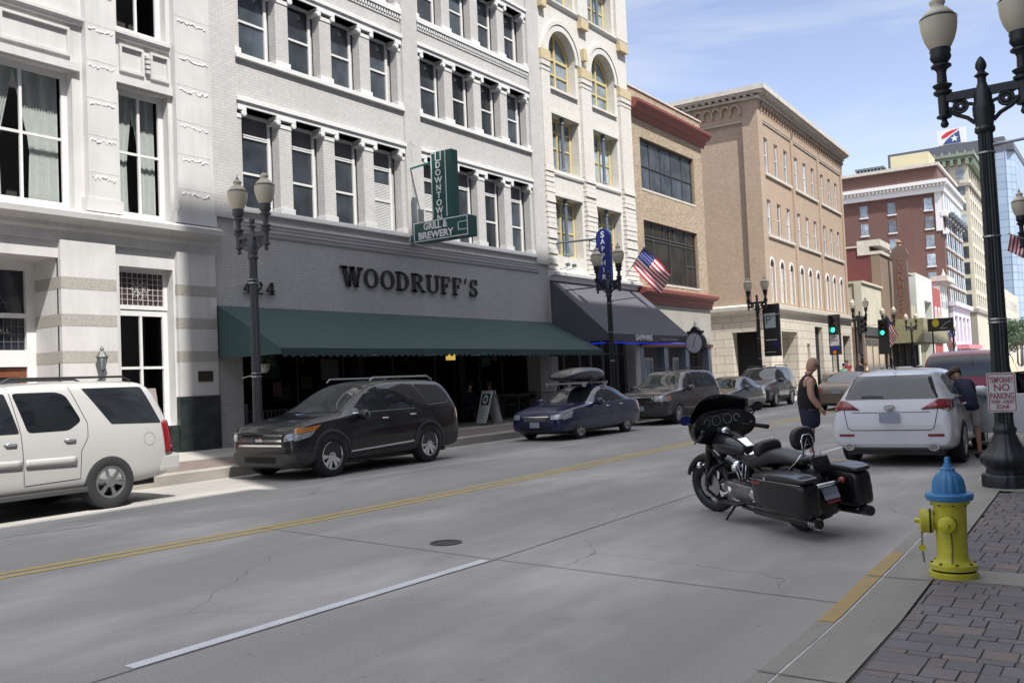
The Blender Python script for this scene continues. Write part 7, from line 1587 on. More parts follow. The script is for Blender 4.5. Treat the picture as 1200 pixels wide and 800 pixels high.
MB().tube([(.15, 0, .2), (0, 0, .75)], .004, 4).tube([(-.15, 0, .2), (0, 0, .75)], .004, 4).tube([(0, .15, .2), (0, 0, .75)], .004, 4).build('hanger', 'black_iron', hb)
pt = thing('flower_planter', 'dark planter with yellow-green foliage on the right pavement beyond the lamp', 'planter', (-.95, 16.6, .15))
MB().lathe([(.16, 0), (.2, .3), (.24, .5), (.26, .52)], n=20).build('pot', 'black_iron', pt)
q = MB()
for i in range(500):
    a = r4.uniform(0, 2 * PI); rr_ = r4.uniform(0, .3); c = V((rr_ * math.cos(a), rr_ * math.sin(a), .55 + r4.uniform(0, .4) * (1 - rr_))); u = V((r4.uniform(-1, 1), r4.uniform(-1, 1), r4.uniform(-.3, 1))).normalized(); w_ = u.orthogonal().normalized(); q.quad(c - u * .05, c + w_ * .018, c + u * .05, c - w_ * .018)
q.build('foliage', mat('yellow_green_leaf', (.22, .26, .03), .6, var=.6, scale=12, dark=(.06, .12, .03)), pt)
# cafe tables and chairs on the shaded patio
tb = thing('cafe_table', 'round dark cafe table on the shaded patio behind the railing', 'table', (-19.3, 25.9, .33), 0, 'patio tables'); MB().lathe([(.38, .72), (.40, .73), (.40, .75), (.38, .76)], n=24).build('table_top', 'iron_grey', tb); MB().lathe([(.25, 0), (.24, .02), (.03, .05), (.03, .72)], n=12).build('pedestal', 'black_iron', tb)
ch = thing('cafe_chair', 'dark cafe chair at a patio table behind the railing', 'chair', (-19.3, 26.6, .33), PI / 2, 'patio chairs'); MB().box((-.2, -.2, .43), (.2, .2, .46)).build('seat', 'black_iron', ch)
MB().box((.18, -.18, .6), (.2, .18, .88)).tube([(.19, -.19, .44), (.19, -.19, .9)], .012, 5).tube([(.19, .19, .44), (.19, .19, .9)], .012, 5).build('backrest', 'black_iron', ch)
for a in (-1, 1):
    for b in (-1, 1): MB().tube([(a * .18, b * .18, 0), (a * .17, b * .17, .44)], .012, 5).build('leg', 'black_iron', ch)
dup(tb, (-19.3, 19.2, .33), 0, group='patio tables'); dup(tb, (-19.3, 28.3, .33), 0, group='patio tables')
for x, y, rz in ((-19.3, 25.2, -PI / 2), (-19.3, 18.5, -PI / 2), (-19.3, 19.9, PI / 2), (-19.3, 27.6, -PI / 2), (-19.3, 29.0, PI / 2)): dup(ch, (x, y, .33), rz, group='patio chairs')
for o in bpy.data.objects:
    if o.get('group') == 'patio tables': o['label'] = {25: 'round dark cafe table between the seated customers behind the patio railing', 19: 'round dark cafe table on the patio behind the black SUV', 28: 'round dark cafe table at the far end of the patio, nearest the blue neon'}[int(o.location.y)]
    if o.get('group') == 'patio chairs': o['label'] = {26: 'dark cafe chair under the seated customer in the red top', 25: 'dark cafe chair under the seated customer in the dark top', 18: 'dark cafe chair on the street-left side of the table behind the black SUV', 19: 'dark cafe chair on the brewery-door side of the table behind the black SUV', 27: 'empty dark cafe chair facing the table at the far end of the patio', 29: 'last dark cafe chair of the patio, beside the cream building'}[int(o.location.y)]
# ------------------------------------------------------------------ people
M['skin'] = mat('skin', (.48, .28, .20), .55, var=.2, scale=6); M['hair'] = mat('brown_hair', (.07, .04, .025), .7, var=.4, scale=30)
M['cl_black'] = mat('black_cotton', (.012, .010, .016), .9, var=.2); M['cl_navy'] = mat('navy_cotton', (.014, .017, .045), .9, var=.2); M['cl_light'] = mat('pale_cotton', (.40, .38, .35), .9, var=.3)
M['cl_teal'] = mat('teal_cotton', (.08, .22, .20), .9, var=.2); M['cl_red'] = mat('red_cotton', (.25, .03, .04), .9, var=.2); M['shoe_w'] = mat('white_shoe', (.6, .6, .6), .6, var=.2); M['shoe_b'] = mat('dark_shoe', (.03, .03, .035), .6, var=.2)
def skin(name, J, E_, m, parent, root=0, sub=2, join=()):
    """J: list of (x,y,z,r) or (x,y,z,rx,ry); E_: edges"""
    me = bpy.data.meshes.new(name); me.from_pydata([j[:3] for j in J], E_, []); o = bpy.data.objects.new(name, me); COL.objects.link(o)
    md = o.modifiers.new('k', 'SKIN'); md.use_smooth_shade = True; md.branch_smoothing = .4
    for i, j in enumerate(J): d = me.skin_vertices[0].data[i]; d.radius = (j[3], j[4] if len(j) > 4 else j[3]); d.use_root = (i == root)
    s_ = o.modifiers.new('s', 'SUBSURF'); s_.levels = s_.render_levels = sub; bake(o)
    bm = bmesh.new(); bm.from_mesh(o.data)
    for j in join: bm.from_mesh(j.data); bpy.data.objects.remove(j)
    bm.to_mesh(o.data); bm.free(); o.data.materials.clear(); o.data.materials.append(M[m]); o.data.polygons.foreach_set('use_smooth', [True] * len(o.data.polygons))
    if parent: o.parent = parent
    return o
def chain_e(a): return [(i, j) for i, j in zip(a, a[1:])]
def person(label, loc, rz, arms, legs, lean=0., head=(.05, 0, 0), top='cl_black', bottom='cl_navy', sleeves=.0, longleg=False, shoes='shoe_w', hair=None, bulk=1., scale=1., group=None, fingers=True, torso=None):
    """local: faces +x. arms/legs: lists of joint points (shoulder/hip implied)"""
    t = thing('person', label, 'person', loc, rz, group); t.scale = (scale,) * 3
    T = torso or [(0, 0, .93), (-.01, 0, 1.08), (0, 0, 1.22), (.0, 0, 1.38), (.02, 0, 1.47), (.045, 0, 1.55)]
    rr = [(.13, .165), (.13, .155), (.125, .16), (.115, .17), (.06, .075), (.055, .055)]
    J = [(*p, r[1] * bulk, r[0] * bulk) for p, r in zip(T, rr)]; E_ = chain_e(range(6))
    ax = (V(T[4]) - V(T[3])).normalized(); ce = V(T[3]) + ax * .03; idx = 6; parts = []
    SH = []
    for s_, arm in zip((-1, 1), arms):
        J.append((ce.x, s_ * .175 * bulk, ce.z, .065, .065)); E_.append((3, idx)); a = idx; idx += 1
        for p, r in zip(arm, (.047, .042, .034)): J.append((*p, r * bulk, r * bulk)); E_.append((a, idx)); a = idx; idx += 1
    for s_, leg in zip((-1, 1), legs):
        J.append((T[0][0], s_ * .095, T[0][2] - .07, .095 * bulk, .095 * bulk)); E_.append((0, idx)); a = idx; idx += 1
        for p, r in zip(leg, (.062, .058, .04, .035)): J.append((*p, r, r)); E_.append((a, idx)); a = idx; idx += 1
    nk = V(T[5]); hd = nk + V(head) + V((0, 0, .11)); join = []
    q = MB(); R_ = .098; hk = 1 + .22 * (bulk - 1) if bulk > 1 else 1.
    q.lathe([(0, -.125), (.045, -.12), (.066, -.085), (.078, -.04), (.086, .01), (.086, .05), (.070, .09), (.038, .115), (0, .122)], (0, 0, 0), 18, sc=(1.14, .92)).lathe([(0, -.03), (.018, -.022), (.011, .012), (0, .03)], (.098, 0, -.012), 8)
    for s_ in (-1, 1): q.lathe([(0, -.03), (.014, -.02), (.018, .01), (0, .03)], (-.0, s_ * .082, -.0), 8); q.lathe([(0, -.012), (.012, 0), (0, .012)], (.082, s_ * .033, .012), 8)
    q.lathe([(0, -.008), (.022, 0), (0, .008)], (.075, 0, -.062), 10)
    tilt = MX.Rotation(R(min(40, 60 * lean + 12)), 4, 'Y') @ MX.Diagonal((hk, hk, hk, 1)); q.xf(MX.Translation(hd) @ tilt); join.append(q.build('h', 'skin', smooth=True))
    q = MB(); q.tube([nk - V((0, 0, .05)), hd - V((.01, 0, .04))], [.050 * hk, .052 * hk], 12); join.append(q.build('n', 'skin', smooth=True))
    if fingers:
        for s_, arm in zip((-1, 1), arms):
            w = V(arm[-1]); d = (w - V(arm[-2])).normalized(); sd_ = d.cross(V((0, s_, 0))).normalized() if abs(d.y) < .9 else V((1, 0, 0)); q = MB()
            q.tube([w - d * .02, w + d * .05, w + d * .09], [.028, .036, .030], 8)
            for k in range(4):
                b = w + d * .085 + sd_ * (.027 - .018 * k); L_ = (.07, .078, .072, .055)[k]; q.tube([b, b + d * L_ * .5 + V((0, -s_ * .004, 0)), b + d * L_ * .95 + V((0, -s_ * .02, -.004))], [.009, .0085, .006], 6)
            b = w + d * .03 + sd_ * .03; q.tube([b, b + (d + sd_ * .8) * .03, b + (d * 1.3 + sd_ * .7) * .045], [.012, .010, .007], 6); join.append(q.build('f', 'skin', smooth=True))
    body = skin('body', J, E_, 'skin', t, join=join)
    # clothing
    lo_ = V(T[0]) - (V(T[1]) - V(T[0])).normalized() * .16
    J = [(*(lo_ if k_ == 0 else p), r[1] * bulk + .022, r[0] * bulk + .022) for k_, (p, r) in enumerate(zip(T[:4], rr))] + [(*(V(T[3]) + ax * .07), .10 * bulk, .085 * bulk)]; E_ = chain_e(range(5)); idx = 5
    for s_, arm in zip((-1, 1), arms):
        J.append((ce.x, s_ * .140 * bulk, ce.z + .012, .082 * min(bulk, 1.25), .082 * min(bulk, 1.25))); E_.append((3, idx)); a = idx; idx += 1
        if sleeves:
            S0 = V((ce.x, s_ * .175 * bulk, ce.z)); ps = [S0] + [V(p) for p in arm]
            J[-1] = (*S0, .078, .078)
            if sleeves < 1: J.append((*ps[0].lerp(ps[1], .75), .066, .066)); E_.append((a, idx)); a = idx; idx += 1
            else:
                for p, r in zip(arm[:-1] + [tuple(V(arm[-2]).lerp(V(arm[-1]), .92))], (.060, .055, .045)): J.append((*p, r, r)); E_.append((a, idx)); a = idx; idx += 1
    skin('top', J, E_, top, t)
    J = [(T[0][0], 0, T[0][2] + .13, .155 * bulk + .018, .13 * bulk + .013), (T[0][0], 0, T[0][2] - .03, .165 * bulk + .022, .14 * bulk + .016)]; E_ = [(0, 1)]; idx = 2
    for s_, leg in zip((-1, 1), legs):
        H0 = V((T[0][0], s_ * .095, T[0][2] - .10)); J.append((*H0, .118 * bulk, .118 * bulk)); E_.append((1, idx)); a = idx; idx += 1
        L0 = [H0] + [V(p) for p in leg]
        if longleg:
            for p, r in zip(L0[1:4], (.088, .08, .066)): J.append((*p, r, r)); E_.append((a, idx)); a = idx; idx += 1
        else: J.append((*L0[0].lerp(L0[2], .5), .115 * bulk, .115 * bulk)); E_.append((a, idx)); a = idx; idx += 1; J.append((*L0[0].lerp(L0[2], .93), .105 * bulk, .105 * bulk)); E_.append((a, idx)); idx += 1
    skin('trousers' if longleg else 'shorts', J, E_, bottom, t)
    for s_, leg in zip((-1, 1), legs):
        f = V(leg[-1]); q = MB().lathe([(0, -.10), (.035, -.09), (.045, -.03), (.043, .06), (.047, .12), (.035, .165), (0, .18)], (f.x, f.y, f.z - .035), 14, 'x', sc=(1, .85)); q.build('shoe', shoes, t, smooth=True)
    if hair:
        q = MB().lathe([(.096, -.02), (.10, .03), (.098, .07), (.08, .11), (.045, .135), (0, .142)], (-.012, 0, 0), 18, sc=(1.16, 1.0)); q.xf(MX.Translation(hd) @ tilt); q.build('hair', hair, t, smooth=True)
    else:
        q = MB().box((.072, -.062, .0), (.10, -.006, .028)).box((.072, .006, .0), (.10, .062, .028)).box((.0, -.09, .016), (.09, -.082, .024)).box((.0, .082, .016), (.09, .09, .024)); q.xf(MX.Translation(hd) @ tilt); q.build('glasses', 'plastic', t, bevel=.004)
    return t
LEGS = [[(.0, -.10, .68), (.01, -.11, .48), (-.02, -.11, .25), (-.03, -.11, .08)], [(.02, .10, .68), (.04, .11, .48), (.03, .11, .25), (.02, .11, .08)]]
person('bald man in a black tank top and dark shorts standing behind the motorcycle', (-5.22, 17.3, 0), R(28), [[(-.02, -.29, 1.20), (-.01, -.31, 1.08), (.14, -.27, .88)], [(-.02, .29, 1.18), (.0, .30, 1.05), (.14, .26, .88)]], LEGS, .25, head=(.055, 0, -.01), bulk=1.5, scale=1.04)
bl = [(0, 0, .93), (.06, 0, 1.06), (.18, 0, 1.18), (.33, 0, 1.28), (.42, 0, 1.32), (.50, 0, 1.35)]
person('person in navy hooded top and pale shorts leaning into the white wagon', (-2.52, 17.45, 0), R(118), [[(.45, -.24, 1.10), (.55, -.22, 1.02), (.75, -.15, 1.0)], [(.5, .22, 1.15), (.62, .2, 1.08), (.8, .1, 1.05)]], LEGS, .6, head=(.08, 0, -.03), top='cl_navy', bottom='cl_light', sleeves=1, shoes='shoe_b', hair='hair', torso=bl, bulk=.88)
ARMS = [[(.02, -.24, 1.16), (.03, -.25, 1.02), (.10, -.23, .84)], [(-.02, .24, 1.16), (.0, .25, 1.02), (.05, .23, .84)]]
WALK = [[(.14, -.09, .68), (.20, -.09, .50), (.14, -.09, .27), (.12, -.09, .08)], [(-.06, .09, .68), (-.08, .09, .49), (-.26, .09, .27), (-.36, .09, .12)]]
person('pedestrian in a dark cap and teal shirt on the far pavement behind the bald man', (-14.6, 55.5, .02), R(-60), ARMS, WALK, top='cl_teal', bottom='cl_navy', sleeves=.5, longleg=True, shoes='shoe_b', hair='cl_navy', fingers=False)
person('pedestrian in dark clothes crossing just right of the bald man', (-13.4, 56.2, 0), R(180), ARMS, WALK, top='cl_black', bottom='cl_black', sleeves=1, longleg=True, shoes='shoe_b', hair='hair', fingers=False)
person('pedestrian in black walking by the limestone corner past the grey saloon', (-17.6, 50.5, .1), R(-90), ARMS, WALK, top='cl_black', bottom='cl_navy', sleeves=1, longleg=True, shoes='shoe_b', hair='hair', fingers=False)
person('pedestrian in a red shirt near the farther traffic signals', (-16.3, 63, .25), R(-90), ARMS, WALK, top='cl_red', bottom='cl_navy', sleeves=.5, longleg=True, shoes='shoe_b', hair='hair', fingers=False)
person('pedestrian in black standing below the dark side-on signal', (-15.9, 64.5, .25), R(-100), ARMS, WALK, top='cl_black', bottom='cl_black', sleeves=1, longleg=True, shoes='shoe_b', hair='hair', fingers=False)
SIT = [[(.22, -.10, .50), (.42, -.11, .47), (.44, -.11, .25), (.44, -.11, .08)], [(.22, .10, .50), (.42, .11, .47), (.44, .11, .25), (.44, .11, .08)]]
ts_ = [(0, 0, .52), (-.01, 0, .66), (0, 0, .80), (.02, 0, .94), (.04, 0, 1.03), (.06, 0, 1.11)]
AS = [[(.08, -.22, .74), (.14, -.23, .68), (.32, -.15, .74)], [(.08, .22, .74), (.14, .23, .68), (.32, .15, .74)]]
person('seated customer in a red top at the patio table behind the navy saloon', (-19.3, 26.55, .33), -PI / 2, AS, SIT, top='cl_red', bottom='cl_navy', sleeves=.5, longleg=True, shoes='shoe_b', hair='hair', fingers=False, torso=ts_)
person('seated customer in a dark top at the patio table left of the railing gap', (-19.3, 25.25, .33), PI / 2, AS, SIT, top='cl_navy', bottom='cl_black', sleeves=1, longleg=True, shoes='shoe_b', hair='hair', fingers=False, torso=ts_)

# ------------------------------------------------------------------ motorcycle (x forward, y left, rear axle at the origin)
mc = thing('motorcycle', 'black touring motorcycle with saddlebags and chrome engine leaning on its side stand', 'motorcycle', (-2.98, 9.53, .0), R(144.5))
mc.rotation_euler = (R(-7), 0, R(144.5))
M['mc_black'] = paint('gloss_black_motorcycle_paint', (.004, .004, .006), rough=.4, coat=.55)
M['mc_grey'] = paint('dark_metallic_tank_paint', (.018, .019, .024), rough=.4, metal=.2, coat=.7)
M['leather'] = mat('black_leather', (.016, .015, .018), .42, var=.3, scale=9, bmp=.25, bscale=60)
M['cases'] = mat('engine_case_alloy', (.34, .34, .35), .28, .9, var=.5, scale=10, dark=(.1, .1, .1))
M['fin_black'] = mat('engine_fin_black', (.025, .025, .027), .45, var=.3)
WB = 1.63; FRc = V((WB, 0, .335))
def bike_wheel(x, z, r, w, steer=0):
    o = MB().lathe([(r - .10, -w * .42), (r - .06, -w * .5), (r - .02, -w * .40), (r, -w * .15), (r, w * .15), (r - .02, w * .40), (r - .06, w * .5), (r - .10, w * .42)], (0, 0, 0), 48, 'y', cap=False).build('wheel', 'rubber', mc, smooth=True, loc=(x, 0, z)); o.rotation_euler = (0, 0, steer)
    q = MB().lathe([(r - .13, -w * .3), (r - .095, -w * .45), (r - .095, w * .45), (r - .13, w * .3)], (0, 0, 0), 48, 'y').lathe([(.045, -.07), (.045, .07)], (0, 0, 0), 16, 'y')
    q = MB().lathe([(r - .125, -w * .30), (r - .095, -w * .45), (r - .092, -w * .46), (r - .092, w * .46), (r - .095, w * .45), (r - .125, w * .30), (r - .135, 0), (r - .125, -w * .30)], (0, 0, 0), 48, 'y', cap=False).lathe([(.045, -.07), (.045, .07)], (0, 0, 0), 16, 'y')
    for k in range(7):
        a = 2 * PI * k / 7; d = V((math.cos(a), 0, math.sin(a))); n_ = V((-math.sin(a), 0, math.cos(a)))
        q.prism([d * .04 - n_ * .018 + V((0, -.03, 0)), d * (r - .11) - n_ * .012 + V((0, -.025, 0)), d * (r - .11) + n_ * .012 + V((0, -.025, 0)), d * .04 + n_ * .018 + V((0, -.03, 0))], (0, .05, 0))
    q.build('rim', 'mc_black', o, auto=30)
    MB().lathe([(.06, w * .5), (.15, w * .5 + .002), (.15, w * .5 + .008), (.06, w * .5 + .008)], (0, 0, 0), 32, 'y').build('brake_disc', 'steel', o)
    return o
bike_wheel(0, .325, .325, .17); bike_wheel(WB, .335, .335, .13, R(14))
def fender(name, c, r, a0, a1, w, m, steer=0, th=.006):
    q = MB(); n = 22; k = 8; vs = []
    for i in range(n + 1):
        a = R(a0 + (a1 - a0) * i / n)
        for j in range(k + 1):
            t = -PI / 2 + PI * j / k; yy = w * math.sin(t); rr = r + .03 * math.cos(t) - (.045 if j in (0, k) else 0)
            vs.append((rr * math.cos(a), yy, rr * math.sin(a)))
    q.add(vs, [(i * (k + 1) + j, i * (k + 1) + j + 1, (i + 1) * (k + 1) + j + 1, (i + 1) * (k + 1) + j) for i in range(n) for j in range(k)])
    o = q.build(name, m, mc, smooth=True, loc=c); o.rotation_euler = (0, 0, steer); md = o.modifiers.new('s', 'SOLIDIFY'); md.thickness = th; bake(o); return o
rf = fender('rear_fender', (0, 0, .325), .355, 20, 205, .115, 'mc_black'); fender('front_fender', (WB, 0, .335), .36, 20, 175, .085, 'mc_black', R(14))
def loftx(name, secs, m, parent=None, n=14, sub=1, cap=True):
    """secs: (x, yc, zc, half_w, half_h, power)"""
    q = MB()
    for (x, yc, zc, w, h, p) in secs:
        for j in range(n):
            a = 2 * PI * j / n; c, s_ = math.cos(a), math.sin(a); q.v.append((x, yc + w * math.copysign(abs(c) ** (2 / p), c), zc + h * math.copysign(abs(s_) ** (2 / p), s_)))
    k = len(secs); q.f = [(i * n + j, i * n + (j + 1) % n, (i + 1) * n + (j + 1) % n, (i + 1) * n + j) for i in range(k - 1) for j in range(n)] + [tuple(range(n))[::-1], tuple((k - 1) * n + j for j in range(n))]; q.m = [0] * len(q.f)
    return q.build(name, m, parent or mc, smooth=True, sub=sub)
for s_ in (1, -1):
    y = s_ * .315
    b = loftx('saddlebag', [(.30, y - s_ * .03, .49, .05, .11, 4), (.27, y, .485, .09, .145, 5), (.12, y, .47, .115, .17, 6), (-.14, y, .46, .124, .182, 6), (-.44, y, .445, .124, .192, 6), (-.58, y, .435, .112, .182, 6), (-.63, y, .435, .09, .15, 5)], 'mc_black')
    loftx('lid', [(.25, y, .625, .075, .012, 5), (.17, y, .64, .108, .028, 5), (-.09, y, .650, .124, .038, 5), (-.44, y, .645, .124, .036, 5), (-.60, y, .635, .108, .028, 5), (-.65, y, .63, .085, .016, 5)], 'mc_grey', b)
    q = MB().tube([(.25, y + s_ * .10, .607), (.05, y + s_ * .122, .612), (-.44, y + s_ * .126, .608), (-.60, y + s_ * .108, .604)], .004, 6); q.build('lid_seam', 'steel', b)
    MB().box((.04, y + s_ * .112, .565), (.20, y + s_ * .119, .59)).build('badge', 'tail_red', b)
    MB().lathe([(0, 0), (.018, .0), (.018, .008), (0, .01)] if s_ > 0 else [(0, -.01), (.018, -.008), (.018, 0), (0, 0)], (-.05, y + s_ * .117, .63), 12, 'y').build('latch', 'chrome', b)
    # muffler
    e = MB().tube([(.95, s_ * .16, .24), (.7, s_ * .24, .22), (.5, s_ * .27, .22), (.45, s_ * .27, .22)], .024, 10).tube([(.45, s_ * .27, .22), (.40, s_ * .275, .22), (-.42, s_ * .30, .215), (-.56, s_ * .31, .215)], [.026, .045, .050, .050], 20).build('muffler', 'mc_black', mc, smooth=True)
    q = MB()
    for k in range(4): q.tube([(-.55 - k * .026, s_ * .31, .215), (-.562 - k * .026, s_ * .31, .215)], .055, 20)
    q.build('muffler_tip', 'chrome', e, auto=40); MB().tube([(-.56, s_ * .31, .215), (-.66, s_ * .31, .215)], .047, 16).build('tip_core', 'mc_black', e, auto=40)
    # crash bar, floorboard, fork leg
    MB().tube([(1.18, s_ * .10, .62), (1.20, s_ * .24, .60), (1.22, s_ * .34, .50), (1.20, s_ * .36, .38), (1.12, s_ * .30, .28), (1.05, s_ * .12, .24)], .019, 10).build('crash_bar', 'mc_black', mc, smooth=True)
    MB().box((.62, s_ * .25, .25), (.98, s_ * .37, .27)).tube([(.75, s_ * .12, .26), (.75, s_ * .3, .255)], .014, 6).build('floorboard', 'plastic', mc, bevel=.008)
    fk = MB().tube([(WB, s_ * .10, .335), (WB - .10, s_ * .10, .60)], [.033, .030], 14).build('fork_leg', 'mc_black', mc, smooth=True)
    MB().tube([(WB - .09, s_ * .105, .56), (WB - .25, s_ * .105, .95)], .045, 16).build('fork_cover', 'mc_black', fk, smooth=True)
    MB().lathe([(0, -.03), (.035, -.02), (.04, .01), (.03, .03), (0, .035)], (WB - .06, s_ * .19, .60), 14, 'x').tube([(WB - .1, s_ * .12, .6), (WB - .07, s_ * .18, .6)], .012, 6).build('turn_signal', 'chrome', mc, smooth=True)
# fender trim, tail, plate
MB().prism([(-.40, -.10, .47), (-.46, -.09, .33), (-.445, -.09, .32), (-.385, -.10, .46)], (0, .2, 0)).build('plate_bracket', 'mc_black', rf)
pl_ = MB().prism([(-.475, -.09, .50), (-.515, -.09, .385), (-.510, -.09, .383), (-.470, -.09, .498)], (0, .18, 0)).build('licence_plate', 'plate', mc)
text('plate_number', 'TN 47G2', .05, frame((-.4965, 0, .44), (0, -1, 0), (-.32, 0, -.95) if False else (.33, 0, .94)), 'clad', pl_, .0006)
MB().tube([(-.44, -.17, .53), (-.475, -.11, .525), (-.485, 0, .527), (-.475, .11, .525), (-.44, .17, .53)], .022, 12).build('light_bar', 'chrome', mc, smooth=True)
for s_ in (-1, 1): MB().lathe([(0, -.05), (.028, -.04), (.034, 0), (.028, .03), (0, .035)], (-.46, s_ * .175, .535), 14, 'x').build('tail_light', 'tail_red', mc, smooth=True)
MB().prism([(-.52, -.08, .37), (-.53, -.08, .352), (-.50, -.08, .352), (-.49, -.08, .37)], (0, .16, 0)).build('reflector', 'tail_red', mc)
loftx('tail_apron', [(-.28, 0, .42, .16, .14, 4), (-.42, 0, .36, .15, .15, 4), (-.47, 0, .32, .13, .12, 4)], 'mc_black')
# seat
loftx('seat', [(.98, 0, .745, .05, .02, 3), (.90, 0, .74, .08, .035, 3), (.72, 0, .70, .15, .05, 3), (.55, 0, .685, .19, .055, 3), (.40, 0, .715, .18, .08, 3), (.33, 0, .76, .15, .085, 3), (.15, 0, .765, .14, .07, 3), (-.08, 0, .745, .12, .055, 3), (-.20, 0, .715, .07, .03, 3)], 'leather', sub=2)
rb_ = loftx('rider_backrest', [(.52, 0, .80, .14, .06, 3), (.48, 0, .84, .165, .09, 3), (.40, 0, .845, .165, .09, 3), (.36, 0, .83, .13, .07, 3)], 'leather')
q = MB()
for i in range(5):
    for k in range(2): q.lathe([(0, .010), (.008, .006), (.009, 0)], (.50 - .03 * k, -.10 + i * .05, .905 + k * .022), 8)
q.build('stud', 'chrome', rb_)
pad = loftx('passenger_backrest', [(-.12, 0, .97, .06, .06, 2.2), (-.135, 0, .97, .135, .115, 2.4), (-.18, 0, .97, .155, .13, 2.4), (-.225, 0, .97, .135, .115, 2.4), (-.235, 0, .97, .08, .07, 2.2)], 'leather', sub=2)
q = MB().tube([(-.245, -.06, .78), (-.248, -.07, .96), (-.248, -.04, 1.01), (-.248, .04, 1.01), (-.248, .07, .96), (-.245, .06, .78), (-.242, -.06, .78)], .008, 8)
q.tube([(-.25, -.055, .84), (-.25, 0, .98), (-.25, .055, .84)], .005, 6).tube([(-.25, -.035, .91), (-.25, .035, .91)], .005, 6)
for s_ in (-1, 1): q.tube([(-.232, s_ * .075, .82), (-.16, s_ * .10, .74), (.03, s_ * .135, .60), (.08, s_ * .14, .56)], .010, 8)
q.build('sissy_bar', 'chrome', mc, smooth=True)
# tank with chrome console
tk = loftx('fuel_tank', [(.78, 0, .79, .07, .05, 2.6), (.88, 0, .81, .13, .09, 2.6), (1.04, 0, .84, .185, .12, 2.6), (1.20, 0, .855, .195, .125, 2.6), (1.33, 0, .86, .155, .105, 2.6), (1.40, 0, .86, .08, .06, 2.4)], 'mc_grey', sub=2)
q = MB()
for a, b in (((.76, .042, .835), (.90, .055, .912)), ((.90, .055, .912), (1.06, .066, .968)), ((1.06, .066, .968), (1.26, .07, .992))):
    q.prism([(a[0], -a[1], a[2]), (b[0], -b[1], b[2]), (b[0], b[1], b[2]), (a[0], a[1], a[2])], (0, 0, .012))
q.build('console', 'chrome', tk)
MB().prism([(.90, -.02, .925), (1.06, -.028, .981), (1.06, .028, .981), (.90, .02, .925)], (0, 0, .003)).prism([(1.06, -.028, .981), (1.15, -.03, .993), (1.15, .03, .993), (1.06, .028, .981)], (0, 0, .003)).build('console_inlay', 'plastic', tk)
MB().lathe([(.062, -.01), (.064, .02), (.05, .04), (.025, .05), (0, .052)], (1.22, 0, .99), 24).build('filler_cap', 'chrome', tk, smooth=True)
MB().box((1.0, .155, .82), (1.16, .170, .845)).build('tank_badge', 'chrome', tk) if False else None
# engine
q = MB().lathe([(.13, -.09), (.15, -.06), (.15, .06), (.13, .09)], (.86, 0, .36), 28, 'y').box((.62, -.09, .24), (1.1, .09, .46)).lathe([(.10, -.1), (.11, .1)], (.60, 0, .40), 20, 'y').build('crankcase', 'cases', mc, auto=40)
for nm, d in (('front', 1), ('rear', -1)):
    ax = V((math.sin(R(22.5)) * d, 0, math.cos(R(22.5)))); b = V((.87, 0, .44)); q = MB(); u = V((0, 1, 0)); w_ = ax.cross(u)
    for k in range(9): c = b + ax * (.04 + .024 * k); q.obox(c, w_, u, ax, (.078, .085, .006), 0)
    q.obox(b + ax * .13, w_, u, ax, (.055, .06, .12)); cy = q.build('cylinder', 'fin_black', mc)
    q = MB().obox(b + ax * .275, w_, u, ax, (.082, .088, .028)).obox(b + ax * .32, w_, u, ax, (.06, .07, .022)); q.build('rocker_cover', 'chrome', cy, bevel=.012)
    q = MB()
    for o_ in (-.03, .03): q.tube([V((.87, .095, .42)) + w_ * o_, b + ax * .26 + V((0, .092, 0)) + w_ * o_], .009, 8)
    q.build('pushrod_tube', 'chrome', cy, smooth=True)
MB().tube([(.87, .07, .66), (.87, .17, .64)], .05, 14).lathe([(0, .165), (.05, .165), (.055, .18), (.03, .20), (0, .205)], (.87, 0, .62), 18, 'y').build('horn_cover', 'chrome', mc, smooth=True)
pc = MB(); pts = [(.52 + .105 * math.cos(t), .33 + .105 * math.sin(t)) for t in [PI / 2 + PI * k / 10 for k in range(11)]] + [(.98 + .115 * math.cos(t), .36 + .115 * math.sin(t)) for t in [-PI / 2 + PI * k / 10 for k in range(11)]]
pc.prism([(x, .09, z) for x, z in pts], (0, .13, 0)); pco = pc.build('primary_cover', 'cases', mc, bevel=.022, smooth=True)
MB().lathe([(.085, .215), (.08, .23), (.05, .24), (0, .242)], (.52, 0, .335), 26, 'y').lathe([(.055, .215), (.05, .228), (0, .235)], (.98, 0, .36), 20, 'y').build('inspection_cover', 'chrome', pco, smooth=True)
MB().lathe([(0, -.22), (.08, -.21), (.10, -.16), (.10, -.10)], (.92, 0, .64), 26, 'y').build('air_cleaner', 'chrome', mc, smooth=True)
q = MB()
for s_ in (-1, 1): q.tube([(.15, s_ * .1, .5), (.5, s_ * .12, .62), (.95, s_ * .10, .72), (1.32, s_ * .04, .80)], .018, 8).tube([(1.30, s_ * .05, .85), (1.18, s_ * .10, .5), (1.12, s_ * .12, .24), (.5, s_ * .12, .22), (.1, s_ * .1, .33)], .02, 8)
q.tube([(1.30, 0, .98), (1.37, 0, .72)], .04, 10).build('frame_tubes', 'mc_black', mc, smooth=True)
q = MB().tube([(.98, -.10, .60), (1.12, -.16, .45), (1.10, -.16, .28), (.9, -.15, .23), (.5, -.2, .22)], .022, 10); q.tube([(.76, -.1, .60), (.70, -.16, .42), (.62, -.18, .26)], .022, 10).build('exhaust_header', 'chrome', mc, smooth=True)
MB().box((1.12, -.12, .26), (1.20, .12, .52)).build('oil_cooler', 'fin_black', mc, bevel=.01)
MB().box((.25, -.11, .36), (.6, .11, .66)).build('side_cover', 'mc_black', mc, bevel=.03)
